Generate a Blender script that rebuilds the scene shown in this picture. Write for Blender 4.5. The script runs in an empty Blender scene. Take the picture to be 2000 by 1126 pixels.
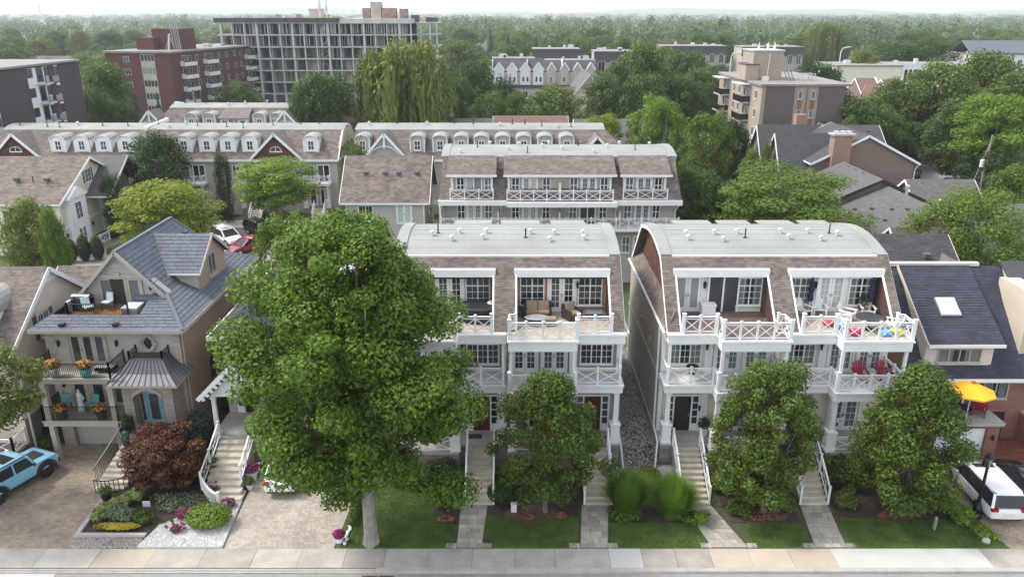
import bpy, math, random
import numpy as np
from mathutils import Vector, Matrix
R = math.radians
rng = random.Random(7)
scene = bpy.context.scene
COL = scene.collection

# ------------------------------------------------------------------ camera
cam_d = bpy.data.cameras.new('camera')
cam_d.sensor_width = 36.0
cam_d.lens = 27.0
cam_d.clip_start = 0.5
cam_d.clip_end = 20000
cam = bpy.data.objects.new('camera', cam_d)
COL.objects.link(cam)
cam.location = (0, 0, 25)
cam.rotation_euler = (R(90 - 19.8), 0, 0)
scene.camera = cam

# ------------------------------------------------------------------ sky, sun, exposure
SUN_EL, SUN_AZ = 53.0, -80.0          # azimuth measured from +Y towards +X
world = bpy.data.worlds.new('World'); scene.world = world
world.use_nodes = True
wn = world.node_tree.nodes; wl = world.node_tree.links
wn.clear()
wo = wn.new('ShaderNodeOutputWorld'); wb = wn.new('ShaderNodeBackground'); sk = wn.new('ShaderNodeTexSky')
sk.sky_type = 'NISHITA'; sk.sun_disc = False
sk.sun_elevation = R(SUN_EL); sk.sun_rotation = R(SUN_AZ)
sk.altitude = 100; sk.air_density = 1.0; sk.dust_density = 1.5; sk.ozone_density = 1.0
wb.inputs['Strength'].default_value = 0.15
hs_ = wn.new('ShaderNodeHueSaturation'); hs_.inputs['Saturation'].default_value = 0.35   # summer haze whitens the sky
wl.new(sk.outputs[0], hs_.inputs['Color']); wl.new(hs_.outputs[0], wb.inputs['Color']); wl.new(wb.outputs[0], wo.inputs['Surface'])
sun_d = bpy.data.lights.new('sun', 'SUN'); sun_d.energy = 1.0; sun_d.angle = R(10.0); sun_d.color = (1.0, 0.94, 0.84)
sun = bpy.data.objects.new('sun', sun_d); COL.objects.link(sun)
_d = Vector((math.sin(R(SUN_AZ)) * math.cos(R(SUN_EL)), math.cos(R(SUN_AZ)) * math.cos(R(SUN_EL)), math.sin(R(SUN_EL))))
sun.rotation_euler = (-_d).to_track_quat('-Z', 'Y').to_euler()
sun.location = _d * 200
scene.view_settings.view_transform = 'Standard'
scene.view_settings.look = 'None'
scene.view_settings.exposure = 1.58
scene.view_settings.gamma = 1.0
scene.cycles.max_bounces = 6
scene.cycles.diffuse_bounces = 3
scene.cycles.transparent_max_bounces = 8
scene.cycles.volume_bounces = 2
scene.render.engine = 'CYCLES'

# ------------------------------------------------------------------ materials
M = {}
def _nt(name):
    m = bpy.data.materials.new(name); m.use_nodes = True
    nt = m.node_tree; b = nt.nodes['Principled BSDF']
    return m, nt, b
def _coord(nt, kind='Object'):
    t = nt.nodes.new('ShaderNodeTexCoord'); return t.outputs[kind]
def _noise(nt, vec, scale, detail=4, rough=0.6):
    n = nt.nodes.new('ShaderNodeTexNoise'); n.inputs['Scale'].default_value = scale
    n.inputs['Detail'].default_value = detail; n.inputs['Roughness'].default_value = rough
    nt.links.new(vec, n.inputs['Vector']); return n.outputs['Fac']
def _ramp(nt, fac, c0, c1, p0=0.3, p1=0.7):
    r = nt.nodes.new('ShaderNodeValToRGB'); r.color_ramp.elements[0].position = p0; r.color_ramp.elements[1].position = p1
    r.color_ramp.elements[0].color = (*c0, 1); r.color_ramp.elements[1].color = (*c1, 1)
    nt.links.new(fac, r.inputs[0]); return r.outputs[0]
def _mix(nt, fac, a, b, mode='MIX'):
    n = nt.nodes.new('ShaderNodeMix'); n.data_type = 'RGBA'; n.blend_type = mode
    for s, x in ((0, fac), (6, a), (7, b)):
        if isinstance(x, (int, float)): n.inputs[s].default_value = x
        elif isinstance(x, tuple): n.inputs[s].default_value = (*x, 1)
        else: nt.links.new(x, n.inputs[s])
    return n.outputs[2]
def _math(nt, op, a, b=0.0):
    n = nt.nodes.new('ShaderNodeMath'); n.operation = op
    for s, x in ((0, a), (1, b)):
        if isinstance(x, (int, float)): n.inputs[s].default_value = x
        else: nt.links.new(x, n.inputs[s])
    return n.outputs[0]
def _bump(nt, b, h, strength=0.4, dist=0.02):
    n = nt.nodes.new('ShaderNodeBump'); n.inputs['Strength'].default_value = strength; n.inputs['Distance'].default_value = dist
    nt.links.new(h, n.inputs['Height']); nt.links.new(n.outputs[0], b.inputs['Normal'])
def sc(c, k): return tuple(min(1, x * k) for x in c)
def pm(name, col, rough=0.6, var=0.12, scale=1.5, bump=0.0, bscale=20, metal=0.0, rnd=0.0, isl=0.0, coat=0.0, spec=0.5, col2=None, coord='Object', fine=0.0):
    """plain procedural material: noise tinted colour, optional per object / per piece variation"""
    m, nt, b = _nt(name)
    v = _coord(nt, coord)
    f = _noise(nt, v, scale)
    c = _ramp(nt, f, sc(col, 1 - var), col2 or sc(col, 1 + var))
    if fine:
        f2 = _noise(nt, v, scale * 14, 3); c = _mix(nt, 1.0, c, _ramp(nt, f2, (1 - fine,) * 3, (1 + 0.0 * fine,) * 3), 'MULTIPLY')
    if rnd:
        oi = nt.nodes.new('ShaderNodeObjectInfo'); c = _mix(nt, 1.0, c, _ramp(nt, oi.outputs['Random'], (1 - rnd,) * 3, (1, 1, 1), 0, 1), 'MULTIPLY')
    if isl:
        g = nt.nodes.new('ShaderNodeNewGeometry'); c = _mix(nt, 1.0, c, _ramp(nt, g.outputs['Random Per Island'], (1 - isl,) * 3, (1, 1, 1), 0, 1), 'MULTIPLY')
    nt.links.new(c, b.inputs['Base Color'])
    b.inputs['Roughness'].default_value = rough; b.inputs['Metallic'].default_value = metal
    b.inputs['Coat Weight'].default_value = coat
    b.inputs['Specular IOR Level'].default_value = spec
    if bump: _bump(nt, b, _noise(nt, v, bscale, 5), bump, 0.03)
    M[name] = m; return m
def brickmat(name, c1, c2, mortar, bw=0.22, bh=0.075, rough=0.85):
    m, nt, b = _nt(name); v = _coord(nt)
    s = nt.nodes.new('ShaderNodeSeparateXYZ'); nt.links.new(v, s.inputs[0])
    cb = nt.nodes.new('ShaderNodeCombineXYZ')
    nt.links.new(_math(nt, 'ADD', s.outputs[0], s.outputs[1]), cb.inputs[0]); nt.links.new(s.outputs[2], cb.inputs[1])
    t = nt.nodes.new('ShaderNodeTexBrick'); nt.links.new(cb.outputs[0], t.inputs['Vector'])
    t.inputs['Color1'].default_value = (*c1, 1); t.inputs['Color2'].default_value = (*c2, 1); t.inputs['Mortar'].default_value = (*mortar, 1)
    t.inputs['Scale'].default_value = 1; t.inputs['Brick Width'].default_value = bw; t.inputs['Row Height'].default_value = bh
    t.inputs['Mortar Size'].default_value = bh * 0.09; t.inputs['Bias'].default_value = 0
    big = _ramp(nt, _noise(nt, v, 0.5), (0.82,) * 3, (1, 1, 1))
    nt.links.new(_mix(nt, 1.0, t.outputs[0], big, 'MULTIPLY'), b.inputs['Base Color'])
    b.inputs['Roughness'].default_value = rough
    _bump(nt, b, t.outputs['Fac'], -0.4, 0.01)
    M[name] = m; return m
def sidemat(name, col, pitch=0.18, rough=0.6):
    """lap siding: saw-tooth relief along z"""
    m, nt, b = _nt(name); v = _coord(nt)
    s = nt.nodes.new('ShaderNodeSeparateXYZ'); nt.links.new(v, s.inputs[0])
    saw = _math(nt, 'FRACT', _math(nt, 'DIVIDE', s.outputs[2], pitch))
    c = _ramp(nt, _noise(nt, v, 0.7), sc(col, 0.92), sc(col, 1.05))
    nt.links.new(c, b.inputs['Base Color']); b.inputs['Roughness'].default_value = rough
    _bump(nt, b, _math(nt, 'SUBTRACT', 1.0, saw), 1.0, 0.035)
    M[name] = m; return m
def glassmat(name, tint=(0.03, 0.035, 0.04), see=0.0):
    m, nt, b = _nt(name)
    oi = nt.nodes.new('ShaderNodeObjectInfo'); nt.links.new(_ramp(nt, oi.outputs['Random'], sc(tint, 0.6), tuple(min(0.7, x * 1.6 + 0.03) for x in tint), 0.2, 1.0), b.inputs['Base Color']); b.inputs['Roughness'].default_value = 0.06
    b.inputs['Specular IOR Level'].default_value = 0.7
    v = _coord(nt); _bump(nt, b, _noise(nt, v, 1.3, 1), 0.05, 0.05)
    if see:
        o = nt.nodes['Material Output']; t = nt.nodes.new('ShaderNodeBsdfTransparent'); mx = nt.nodes.new('ShaderNodeMixShader')
        t.inputs[0].default_value = (0.9, 0.94, 0.95, 1)
        mx.inputs[0].default_value = see
        nt.links.new(b.outputs[0], mx.inputs[1]); nt.links.new(t.outputs[0], mx.inputs[2]); nt.links.new(mx.outputs[0], o.inputs[0])
    M[name] = m; return m
def leafmat(name, c0, c1, trans=0.35, rnd=0.25, rough=0.55, ns=0.9, wi=0.5):
    m, nt, b = _nt(name)
    g = nt.nodes.new('ShaderNodeNewGeometry'); oi = nt.nodes.new('ShaderNodeObjectInfo')
    v = _coord(nt)
    f = _math(nt, 'ADD', _math(nt, 'MULTIPLY', g.outputs['Random Per Island'], wi), _math(nt, 'MULTIPLY', _noise(nt, v, ns, 2), 1 - wi))
    c = _ramp(nt, f, c0, c1, 0.2, 0.75)
    c = _mix(nt, 1.0, c, _ramp(nt, oi.outputs['Random'], (1 - rnd, 1 - rnd * 0.8, 1 - rnd), (1, 1, 1), 0, 1), 'MULTIPLY')
    nt.links.new(c, b.inputs['Base Color']); b.inputs['Roughness'].default_value = rough; b.inputs['Specular IOR Level'].default_value = 0.3
    o = nt.nodes['Material Output']; t = nt.nodes.new('ShaderNodeBsdfTranslucent'); mx = nt.nodes.new('ShaderNodeMixShader')
    nt.links.new(_mix(nt, 1.0, c, (1.1, 1.25, 0.5), 'MULTIPLY'), t.inputs[0])
    mx.inputs[0].default_value = trans
    nt.links.new(b.outputs[0], mx.inputs[1]); nt.links.new(t.outputs[0], mx.inputs[2]); nt.links.new(mx.outputs[0], o.inputs[0])
    M[name] = m; return m

pm('white', (0.78, 0.78, 0.77), 0.55, 0.05, 1.2, fine=0.07)
pm('white_roof', (0.27, 0.275, 0.25), 0.75, 0.09, 0.35, col2=(0.315, 0.32, 0.29), fine=0.12)
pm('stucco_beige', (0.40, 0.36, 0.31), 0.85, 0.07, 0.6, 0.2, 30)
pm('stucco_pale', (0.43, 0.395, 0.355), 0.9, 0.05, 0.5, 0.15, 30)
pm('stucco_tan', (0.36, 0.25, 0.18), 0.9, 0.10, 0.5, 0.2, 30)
sidemat('siding_cream', (0.66, 0.62, 0.50), 0.2)
sidemat('siding_taupe', (0.30, 0.265, 0.23), 0.2)
sidemat('siding_beige', (0.62, 0.53, 0.42), 0.2)
sidemat('siding_yellow', (0.67, 0.63, 0.47), 0.2)
sidemat('siding_greige', (0.42, 0.385, 0.34), 0.2)
sidemat('siding_pink', (0.60, 0.52, 0.46), 0.22)
pm('terracotta_wall', (0.40, 0.22, 0.13), 0.8, 0.1, 0.8)
pm('shingle_brown', (0.225, 0.18, 0.155), 0.9, 0.20, 0.9, 0.5, 25, isl=0.42, fine=0.2)
pm('shingle_brown_far', (0.20, 0.165, 0.145), 0.9, 0.25, 2.2, 0.5, 6, fine=0.45)
pm('shingle_grey_far', (0.135, 0.13, 0.125), 0.9, 0.22, 2.2, 0.5, 6, fine=0.45)
pm('shingle_char', (0.075, 0.072, 0.074), 0.9, 0.2, 1.2, 0.4, 20, isl=0.3, fine=0.2)
pm('shingle_dark_far', (0.072, 0.071, 0.077), 0.9, 0.22, 2.0, 0.5, 6, fine=0.4)
pm('shingle_red_far', (0.22, 0.13, 0.11), 0.9, 0.25, 2.2, 0.5, 6, fine=0.45)
pm('slate', (0.14, 0.152, 0.18), 0.75, 0.12, 1.2, 0.3, 14, isl=0.14, fine=0.15, spec=0.25)
pm('slate_piece', (0.14, 0.152, 0.18), 0.75, 0.12, 1.2, 0.3, 14, rnd=0.14, fine=0.15, spec=0.25)
pm('slate_gap', (0.05, 0.057, 0.075), 0.9, 0.2, 2)
pm('shingle_navy', (0.055, 0.056, 0.085), 0.85, 0.18, 1.2, 0.5, 25, isl=0.35, fine=0.25)
pm('cedar', (0.155, 0.062, 0.032), 0.9, 0.35, 1.6, 0.6, 14, isl=0.4, fine=0.3)
pm('cedar_dark', (0.085, 0.045, 0.032), 0.9, 0.3, 1.6, 0.6, 14, isl=0.35)
pm('roof_seam', (0.10, 0.10, 0.11), 0.45, 0.15, 1.0, metal=0.4)
pm('black_iron', (0.012, 0.012, 0.014), 0.45, 0.2, 3)
pm('dark_door', (0.018, 0.016, 0.018), 0.35, 0.15, 3)
pm('red_door', (0.09, 0.010, 0.014), 0.4, 0.15, 3)
pm('aqua_door', (0.16, 0.33, 0.38), 0.4, 0.08, 3)
pm('screen_dark', (0.05, 0.053, 0.06), 0.35, 0.1, 3)
pm('stone_plinth', (0.30, 0.27, 0.24), 0.9, 0.2, 3, 0.5, 10, isl=0.35)
pm('stone_step', (0.60, 0.53, 0.43), 0.9, 0.18, 2.5, 0.4, 14, rnd=0.2, fine=0.15)
pm('concrete', (0.40, 0.38, 0.35), 0.9, 0.10, 0.8, 0.15, 30, fine=0.1)
pm('slab', (0.44, 0.40, 0.35), 0.9, 0.18, 0.9, 0.2, 40, rnd=0.22, fine=0.12)
pm('slab_new', (0.50, 0.495, 0.455), 0.9, 0.06, 0.7, 0.15, 40, fine=0.06)
pm('slab_tan', (0.50, 0.43, 0.34), 0.9, 0.10, 0.7, 0.2, 40, rnd=0.15, fine=0.10)
pm('kerb', (0.42, 0.39, 0.36), 0.9, 0.12, 1.2, 0.2, 30, fine=0.12)
pm('asphalt', (0.075, 0.073, 0.073), 0.9, 0.18, 0.8, 0.4, 60, fine=0.2)
pm('cream_chase', (0.52, 0.45, 0.36), 0.8, 0.06, 0.8)
pm('asphalt_pale', (0.30, 0.27, 0.245), 0.9, 0.12, 0.8, 0.3, 60, fine=0.15)
pm('paver', (0.33, 0.27, 0.215), 0.9, 0.22, 0.45, 0.3, 30, isl=0.32, col2=(0.46, 0.355, 0.26))
pm('paver_pale', (0.43, 0.375, 0.32), 0.9, 0.14, 0.45, 0.3, 30, isl=0.25)
pm('paver_bed', (0.12, 0.105, 0.09), 0.95, 0.2, 2)
pm('flagstone', (0.47, 0.425, 0.36), 0.9, 0.16, 2.0, 0.4, 14, rnd=0.35, fine=0.12)
pm('brick_path', (0.20, 0.075, 0.042), 0.85, 0.2, 3, isl=0.3)
pm('soil', (0.06, 0.042, 0.030), 0.95, 0.3, 3, 0.8, 20)
pm('mulch', (0.13, 0.075, 0.055), 0.95, 0.3, 5, 0.8, 30)
pm('gravel_grey', (0.40, 0.375, 0.34), 0.95, 0.3, 3, 0.5, 20, isl=0.3)
pm('gravel_bed', (0.17, 0.16, 0.145), 0.95, 0.3, 8)
pm('gravel_white', (0.58, 0.57, 0.55), 0.9, 0.2, 8, 0.8, 60, isl=0.2)
pm('lawn', (0.095, 0.155, 0.026), 0.9, 0.35, 1.1, 0.6, 60, fine=0.35)
pm('rough_ground', (0.075, 0.095, 0.035), 0.95, 0.35, 0.15, 0.5, 4, fine=0.2)
pm('bark', (0.16, 0.135, 0.115), 0.95, 0.3, 2.5, 0.9, 10)
pm('bark_pale', (0.27, 0.245, 0.22), 0.95, 0.3, 2.5, 0.9, 9)
pm('rock', (0.42, 0.40, 0.37), 0.9, 0.22, 2, 0.7, 6)
pm('deck_wood', (0.42, 0.19, 0.055), 0.7, 0.25, 4, isl=0.4)
pm('deck_pale', (0.50, 0.42, 0.34), 0.8, 0.12, 2, isl=0.25)
pm('deck_brown', (0.19, 0.135, 0.11), 0.8, 0.25, 2, isl=0.35)
pm('wicker', (0.035, 0.024, 0.018), 0.7, 0.3, 20, 0.6, 60)
pm('cushion_tan', (0.27, 0.20, 0.14), 0.9, 0.1, 3)
pm('cushion_aqua', (0.12, 0.38, 0.39), 0.9, 0.1, 3)
pm('cushion_pale', (0.45, 0.55, 0.55), 0.9, 0.15, 6)
pm('red_plastic', (0.33, 0.012, 0.05), 0.45, 0.1, 3)
pm('crimson_cloth', (0.25, 0.012, 0.035), 0.8, 0.15, 3)
pm('navy_cloth', (0.012, 0.018, 0.055), 0.85, 0.25, 6)
pm('yellow_cloth', (0.85, 0.42, 0.02), 0.75, 0.08, 2)
pm('pot_terracotta', (0.35, 0.09, 0.035), 0.8, 0.15, 4)
pm('metal_grey', (0.30, 0.30, 0.30), 0.4, 0.1, 2, metal=0.6)
pm('galv', (0.62, 0.63, 0.64), 0.4, 0.1, 2, metal=0.7)
pm('chrome', (0.7, 0.7, 0.7), 0.15, 0.02, 1, metal=1.0)
pm('rubber', (0.012, 0.012, 0.012), 0.8, 0.1, 5)
pm('paint_blue', (0.22, 0.47, 0.62), 0.3, 0.02, 1, coat=0.5)
pm('paint_white', (0.75, 0.75, 0.74), 0.28, 0.02, 1, coat=0.5)
pm('paint_black', (0.010, 0.010, 0.013), 0.25, 0.02, 1, coat=0.6)
pm('paint_red', (0.26, 0.008, 0.018), 0.28, 0.02, 1, coat=0.5)
pm('plastic_black', (0.018, 0.018, 0.02), 0.5, 0.1, 3)
pm('tail_red', (0.35, 0.008, 0.012), 0.2, 0.05, 3)
pm('lamp_clear', (0.6, 0.6, 0.62), 0.12, 0.05, 3)
pm('timber', (0.22, 0.175, 0.13), 0.85, 0.2, 6)
pm('curtain', (0.62, 0.62, 0.58), 0.9, 0.08, 6)
pm('blind', (0.50, 0.52, 0.52), 0.8, 0.04, 4)
pm('unlit_interior', (0.03, 0.028, 0.026), 0.9, 0.3, 1)
glassmat('glass'); glassmat('glass_see', (0.05, 0.055, 0.06), 0.72); glassmat('glass_pale', (0.28, 0.30, 0.30)); glassmat('skylight_sky_tint', (0.60, 0.64, 0.62))  # skylight pane: pale base colour stands in for the reflected sky
glassmat('car_glass', (0.008, 0.009, 0.011)); M['car_glass'].node_tree.nodes['Principled BSDF'].inputs['Specular IOR Level'].default_value = 0.3
brickmat('brick_red', (0.20, 0.068, 0.042), (0.26, 0.10, 0.062), (0.30, 0.24, 0.20))
brickmat('brick_salmon', (0.26, 0.15, 0.11), (0.32, 0.19, 0.145), (0.32, 0.25, 0.21))
brickmat('brick_dark', (0.085, 0.024, 0.020), (0.12, 0.034, 0.027), (0.10, 0.05, 0.045), 0.3, 0.1)
brickmat('brick_brown', (0.20, 0.135, 0.105), (0.24, 0.165, 0.13), (0.22, 0.17, 0.14))
brickmat('brick_tan', (0.33, 0.26, 0.20), (0.38, 0.305, 0.24), (0.34, 0.28, 0.23))
brickmat('brick_plum', (0.112, 0.086, 0.088), (0.13, 0.10, 0.10), (0.12, 0.10, 0.10))
brickmat('brick_charcoal', (0.055, 0.043, 0.045), (0.065, 0.052, 0.053), (0.06, 0.05, 0.05))
brickmat('stone_veneer', (0.33, 0.28, 0.23), (0.42, 0.37, 0.31), (0.22, 0.19, 0.16), 0.42, 0.13)
leafmat('leaf_maple', (0.044, 0.086, 0.011), (0.175, 0.262, 0.028), 0.32)
leafmat('leaf_small', (0.048, 0.082, 0.015), (0.165, 0.222, 0.032), 0.33)
leafmat('leaf_mid', (0.045, 0.080, 0.018), (0.120, 0.177, 0.030), 0.30, 0.35)
leafmat('leaf_bright', (0.095, 0.165, 0.016), (0.225, 0.315, 0.034), 0.36, 0.2)
leafmat('leaf_fresh', (0.070, 0.118, 0.015), (0.165, 0.232, 0.030), 0.34, 0.2)
leafmat('leaf_yellow', (0.143, 0.181, 0.015), (0.315, 0.348, 0.037), 0.38, 0.2)
leafmat('leaf_deep', (0.021, 0.046, 0.013), (0.060, 0.104, 0.020), 0.25, 0.3)
leafmat('leaf_willow', (0.083, 0.116, 0.022), (0.188, 0.225, 0.050), 0.3, 0.15)
leafmat('leaf_spruce', (0.018, 0.038, 0.020), (0.060, 0.090, 0.043), 0.1, 0.3)
leafmat('leaf_bluespruce', (0.055, 0.085, 0.085), (0.130, 0.175, 0.175), 0.1, 0.2)
leafmat('leaf_copper', (0.060, 0.020, 0.012), (0.165, 0.062, 0.028), 0.3, 0.1)
leafmat('leaf_lime', (0.16, 0.21, 0.05), (0.36, 0.42, 0.16), 0.3, 0.1)
leafmat('leaf_gold', (0.30, 0.24, 0.02), (0.55, 0.45, 0.04), 0.3, 0.1)
leafmat('leaf_box', (0.083, 0.138, 0.013), (0.225, 0.312, 0.037), 0.25, 0.1)
leafmat('leaf_sage', (0.10, 0.13, 0.07), (0.22, 0.26, 0.16), 0.25, 0.1)
leafmat('grass_blade', (0.12, 0.21, 0.035), (0.24, 0.36, 0.07), 0.5, 0.1)
leafmat('petal_magenta', (0.22, 0.012, 0.13), (0.50, 0.02, 0.28), 0.3, 0.2)
leafmat('petal_orange', (0.42, 0.12, 0.02), (0.62, 0.34, 0.05), 0.3, 0.2)
leafmat('petal_red', (0.34, 0.04, 0.06), (0.52, 0.16, 0.17), 0.3, 0.2)
leafmat('forest', (0.030, 0.062, 0.022), (0.135, 0.180, 0.048), 0.2, 0.1, ns=0.022, wi=0.22)
leafmat('twig', (0.20, 0.17, 0.13), (0.32, 0.27, 0.21), 0.0, 0.1)

# ------------------------------------------------------------------ mesh builder
Z = Vector((0, 0, 1))
class Fr:
    """wall frame: a along r, b up, d outward along n"""
    def __init__(s, o, r=(1, 0, 0), n=(0, -1, 0)):
        s.o = Vector(o); s.r = Vector(r); s.n = Vector(n)
    def p(s, a, b, d=0.0): return s.o + s.r * a + Z * b + s.n * d
class MB:
    def __init__(s): s.v = []; s.f = []; s.mi = []; s.cur = 0
    def add(s, vs, fs):
        k = len(s.v); s.v.extend(tuple(x) for x in vs)
        for f in fs: s.f.append(tuple(i + k for i in f)); s.mi.append(s.cur)
        return s
    def hexa(s, p):
        return s.add(p, [(0, 3, 2, 1), (4, 5, 6, 7), (0, 1, 5, 4), (1, 2, 6, 5), (2, 3, 7, 6), (3, 0, 4, 7)])
    def box(s, x0, x1, y0, y1, z0, z1):
        return s.hexa([(x0, y0, z0), (x1, y0, z0), (x1, y1, z0), (x0, y1, z0), (x0, y0, z1), (x1, y0, z1), (x1, y1, z1), (x0, y1, z1)])
    def fbox(s, F, a0, a1, b0, b1, d0, d1):
        P = F.p
        return s.hexa([P(a0, b0, d1), P(a1, b0, d1), P(a1, b0, d0), P(a0, b0, d0), P(a0, b1, d1), P(a1, b1, d1), P(a1, b1, d0), P(a0, b1, d0)])
    def poly(s, pts): return s.add(pts, [tuple(range(len(pts)))])
    def prism(s, pts, vec):
        n = len(pts); vec = Vector(vec)
        vs = [Vector(p) for p in pts] + [Vector(p) + vec for p in pts]
        return s.add(vs, [tuple(range(n))[::-1], tuple(range(n, 2 * n))] + [(i, (i + 1) % n, n + (i + 1) % n, n + i) for i in range(n)])
    def bar(s, p, q, w, h=None, up=Z):
        p = Vector(p); q = Vector(q); h = h or w; d = (q - p).normalized(); up = Vector(up)
        a = d.cross(up)
        if a.length < 1e-3: a = d.cross(Vector((1, 0, 0)))
        a.normalize(); b = a.cross(d).normalized(); a *= w / 2; b *= h / 2
        return s.hexa([p - a - b, p + a - b, q + a - b, q - a - b, p - a + b, p + a + b, q + a + b, q - a + b])
    def tube(s, pts, rad, n=8, cap=True):
        pts = [Vector(p) for p in pts]
        rad = rad if isinstance(rad, (list, tuple)) else [rad] * len(pts)
        rings = []
        ref = Vector((0.3, 0.2, 0.9)).normalized()
        for i, p in enumerate(pts):
            d = (pts[min(i + 1, len(pts) - 1)] - pts[max(i - 1, 0)]).normalized()
            a = d.cross(ref)
            if a.length < 0.05: a = d.cross(Vector((1, 0, 0)))
            a.normalize(); b = d.cross(a)
            rings.append([p + (a * math.cos(2 * math.pi * k / n) + b * math.sin(2 * math.pi * k / n)) * rad[i] for k in range(n)])
        vs = [v for r in rings for v in r]; fs = []
        for i in range(len(pts) - 1):
            for k in range(n):
                fs.append((i * n + k, i * n + (k + 1) % n, (i + 1) * n + (k + 1) % n, (i + 1) * n + k))
        if cap: fs.append(tuple(range(n))[::-1]); fs.append(tuple(range((len(pts) - 1) * n, len(pts) * n)))
        return s.add(vs, fs)
    def lathe(s, prof, c=(0, 0, 0), n=12, sx=1, sy=1):
        c = Vector(c)
        vs = [(c.x + r * sx * math.cos(2 * math.pi * k / n), c.y + r * sy * math.sin(2 * math.pi * k / n), c.z + z) for r, z in prof for k in range(n)]
        fs = []
        for i in range(len(prof) - 1):
            for k in range(n): fs.append((i * n + k, i * n + (k + 1) % n, (i + 1) * n + (k + 1) % n, (i + 1) * n + k))
        fs.append(tuple(range(n))[::-1]); fs.append(tuple(range((len(prof) - 1) * n, len(prof) * n)))
        return s.add(vs, fs)
    def ball(s, c, r, n=10, m=6, jit=0.0, seed=0):
        q = random.Random(seed); rx, ry, rz = r if isinstance(r, (tuple, list)) else (r, r, r)
        vs = []; fs = []
        for i in range(m + 1):
            t = math.pi * i / m
            for k in range(n):
                j = 1 + q.uniform(-jit, jit)
                vs.append((c[0] + rx * j * math.sin(t) * math.cos(2 * math.pi * k / n), c[1] + ry * j * math.sin(t) * math.sin(2 * math.pi * k / n), c[2] + rz * j * math.cos(t)))
        for i in range(m):
            for k in range(n): fs.append((i * n + k, (i + 1) * n + k, (i + 1) * n + (k + 1) % n, i * n + (k + 1) % n))
        return s.add(vs, fs)
    def mesh(s, name, mats):
        me = bpy.data.meshes.new(name); me.from_pydata(s.v, [], s.f)
        for m in (mats if isinstance(mats, (list, tuple)) else [mats]): me.materials.append(M[m] if isinstance(m, str) else m)
        if any(s.mi): me.polygons.foreach_set('material_index', s.mi)
        me.update(); return me
    def build(s, name, mat, parent=None, loc=None, smooth=False):
        me = s.mesh(name, mat)
        if smooth: me.polygons.foreach_set('use_smooth', [True] * len(me.polygons))
        return link(name, me, parent, loc)
def link(name, me, parent=None, loc=None, rotz=0.0):
    o = bpy.data.objects.new(name, me); COL.objects.link(o)
    if parent is not None: o.parent = parent
    if loc is not None: o.location = loc
    if rotz: o.rotation_euler = (0, 0, rotz)
    return o
def tag(o, label=None, cat=None, group=None, kind=None):
    if label: o['label'] = label
    if cat: o['category'] = cat
    if group: o['group'] = group
    if kind: o['kind'] = kind
    return o
def thing(name, label, cat, loc=(0, 0, 0), rotz=0.0, group=None):
    o = bpy.data.objects.new(name, None); o.empty_display_size = 0.3; COL.objects.link(o)
    o.location = loc; o.rotation_euler = (0, 0, rotz)
    return tag(o, label, cat, group)
def copy_tree(root, loc, rotz=0.0, label=None, group=None, scale=None):
    def rec(o, par):
        c = o.copy(); COL.objects.link(c); c.parent = par
        for ch in KIDS.get(o.name, None) or list(o.children): rec(ch, c)
        return c
    c = rec(root, None); c.location = loc; c.rotation_euler = (0, 0, rotz)
    if scale: c.scale = scale if isinstance(scale, tuple) else (scale,) * 3
    if label: c['label'] = label
    if group: c['group'] = group
    return c
KIDS = {}
def clip_rect(poly, x0, x1, y0, y1):
    for ax, val, sgn in ((0, x0, 1), (0, x1, -1), (1, y0, 1), (1, y1, -1)):
        out = []
        for i in range(len(poly)):
            a, b = poly[i - 1], poly[i]
            ia = (a[ax] - val) * sgn >= 0; ib = (b[ax] - val) * sgn >= 0
            if ia != ib:
                t = (val - a[ax]) / (b[ax] - a[ax]); out.append((a[0] + t * (b[0] - a[0]), a[1] + t * (b[1] - a[1])))
            if ib: out.append(b)
        poly = out
        if len(poly) < 3: return []
    return poly
def tiles(poly, tw, th, thick, seed=1, gap=0.006, lift=0.004, wild=0.15):
    """pieces laid in courses over a sloping (or flat) 3-D polygon; yields (verts, faces)"""
    P = [Vector(p) for p in poly]
    n = Vector((0, 0, 0))
    for i in range(len(P)): n += (P[i] - P[0]).cross(P[(i + 1) % len(P)] - P[0])
    n.normalize()
    if n.z < 0 or (abs(n.z) < 1e-4 and n.y > 0): n = -n
    h = Z.cross(n) if abs(n.z) < 0.999 else Vector((1, 0, 0))
    h.normalize(); u = n.cross(h).normalized()
    if u.z < 0: u = -u
    q2 = [((p - P[0]).dot(h), (p - P[0]).dot(u)) for p in P]
    xa, xb = min(p[0] for p in q2), max(p[0] for p in q2); ya, yb = min(p[1] for p in q2), max(p[1] for p in q2)
    q = random.Random(seed); k = 0; y = ya
    while y < yb - 1e-4:
        x = xa - (tw * 0.5 if k % 2 else 0) - q.random() * tw * wild
        while x < xb:
            w = tw * (1 + q.uniform(-wild, wild))
            c = clip_rect(q2, x + gap / 2, x + w - gap / 2, y, y + th)
            x += w
            if len(c) < 3: continue
            ar = abs(sum(c[i - 1][0] * c[i][1] - c[i][0] * c[i - 1][1] for i in range(len(c)))) / 2
            if ar < tw * th * 0.06: continue
            jt = q.uniform(0.75, 1.25)
            top = [P[0] + h * a + u * b + n * (lift + thick * jt * (1 - (b - y) / th * 0.85)) for a, b in c]
            bot = [P[0] + h * a + u * b + n * (lift * 0.5) for a, b in c]
            m = len(c)
            yield ([*top, *bot], [tuple(range(m))] + [(i, m + i, m + (i + 1) % m, (i + 1) % m) for i in range(m)])
        y += th; k += 1
def tile_mesh(mb, poly, tw, th, thick, seed=1, **kw):
    for v, f in tiles(poly, tw, th, thick, seed, **kw): mb.add(v, f)
    return mb
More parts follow.
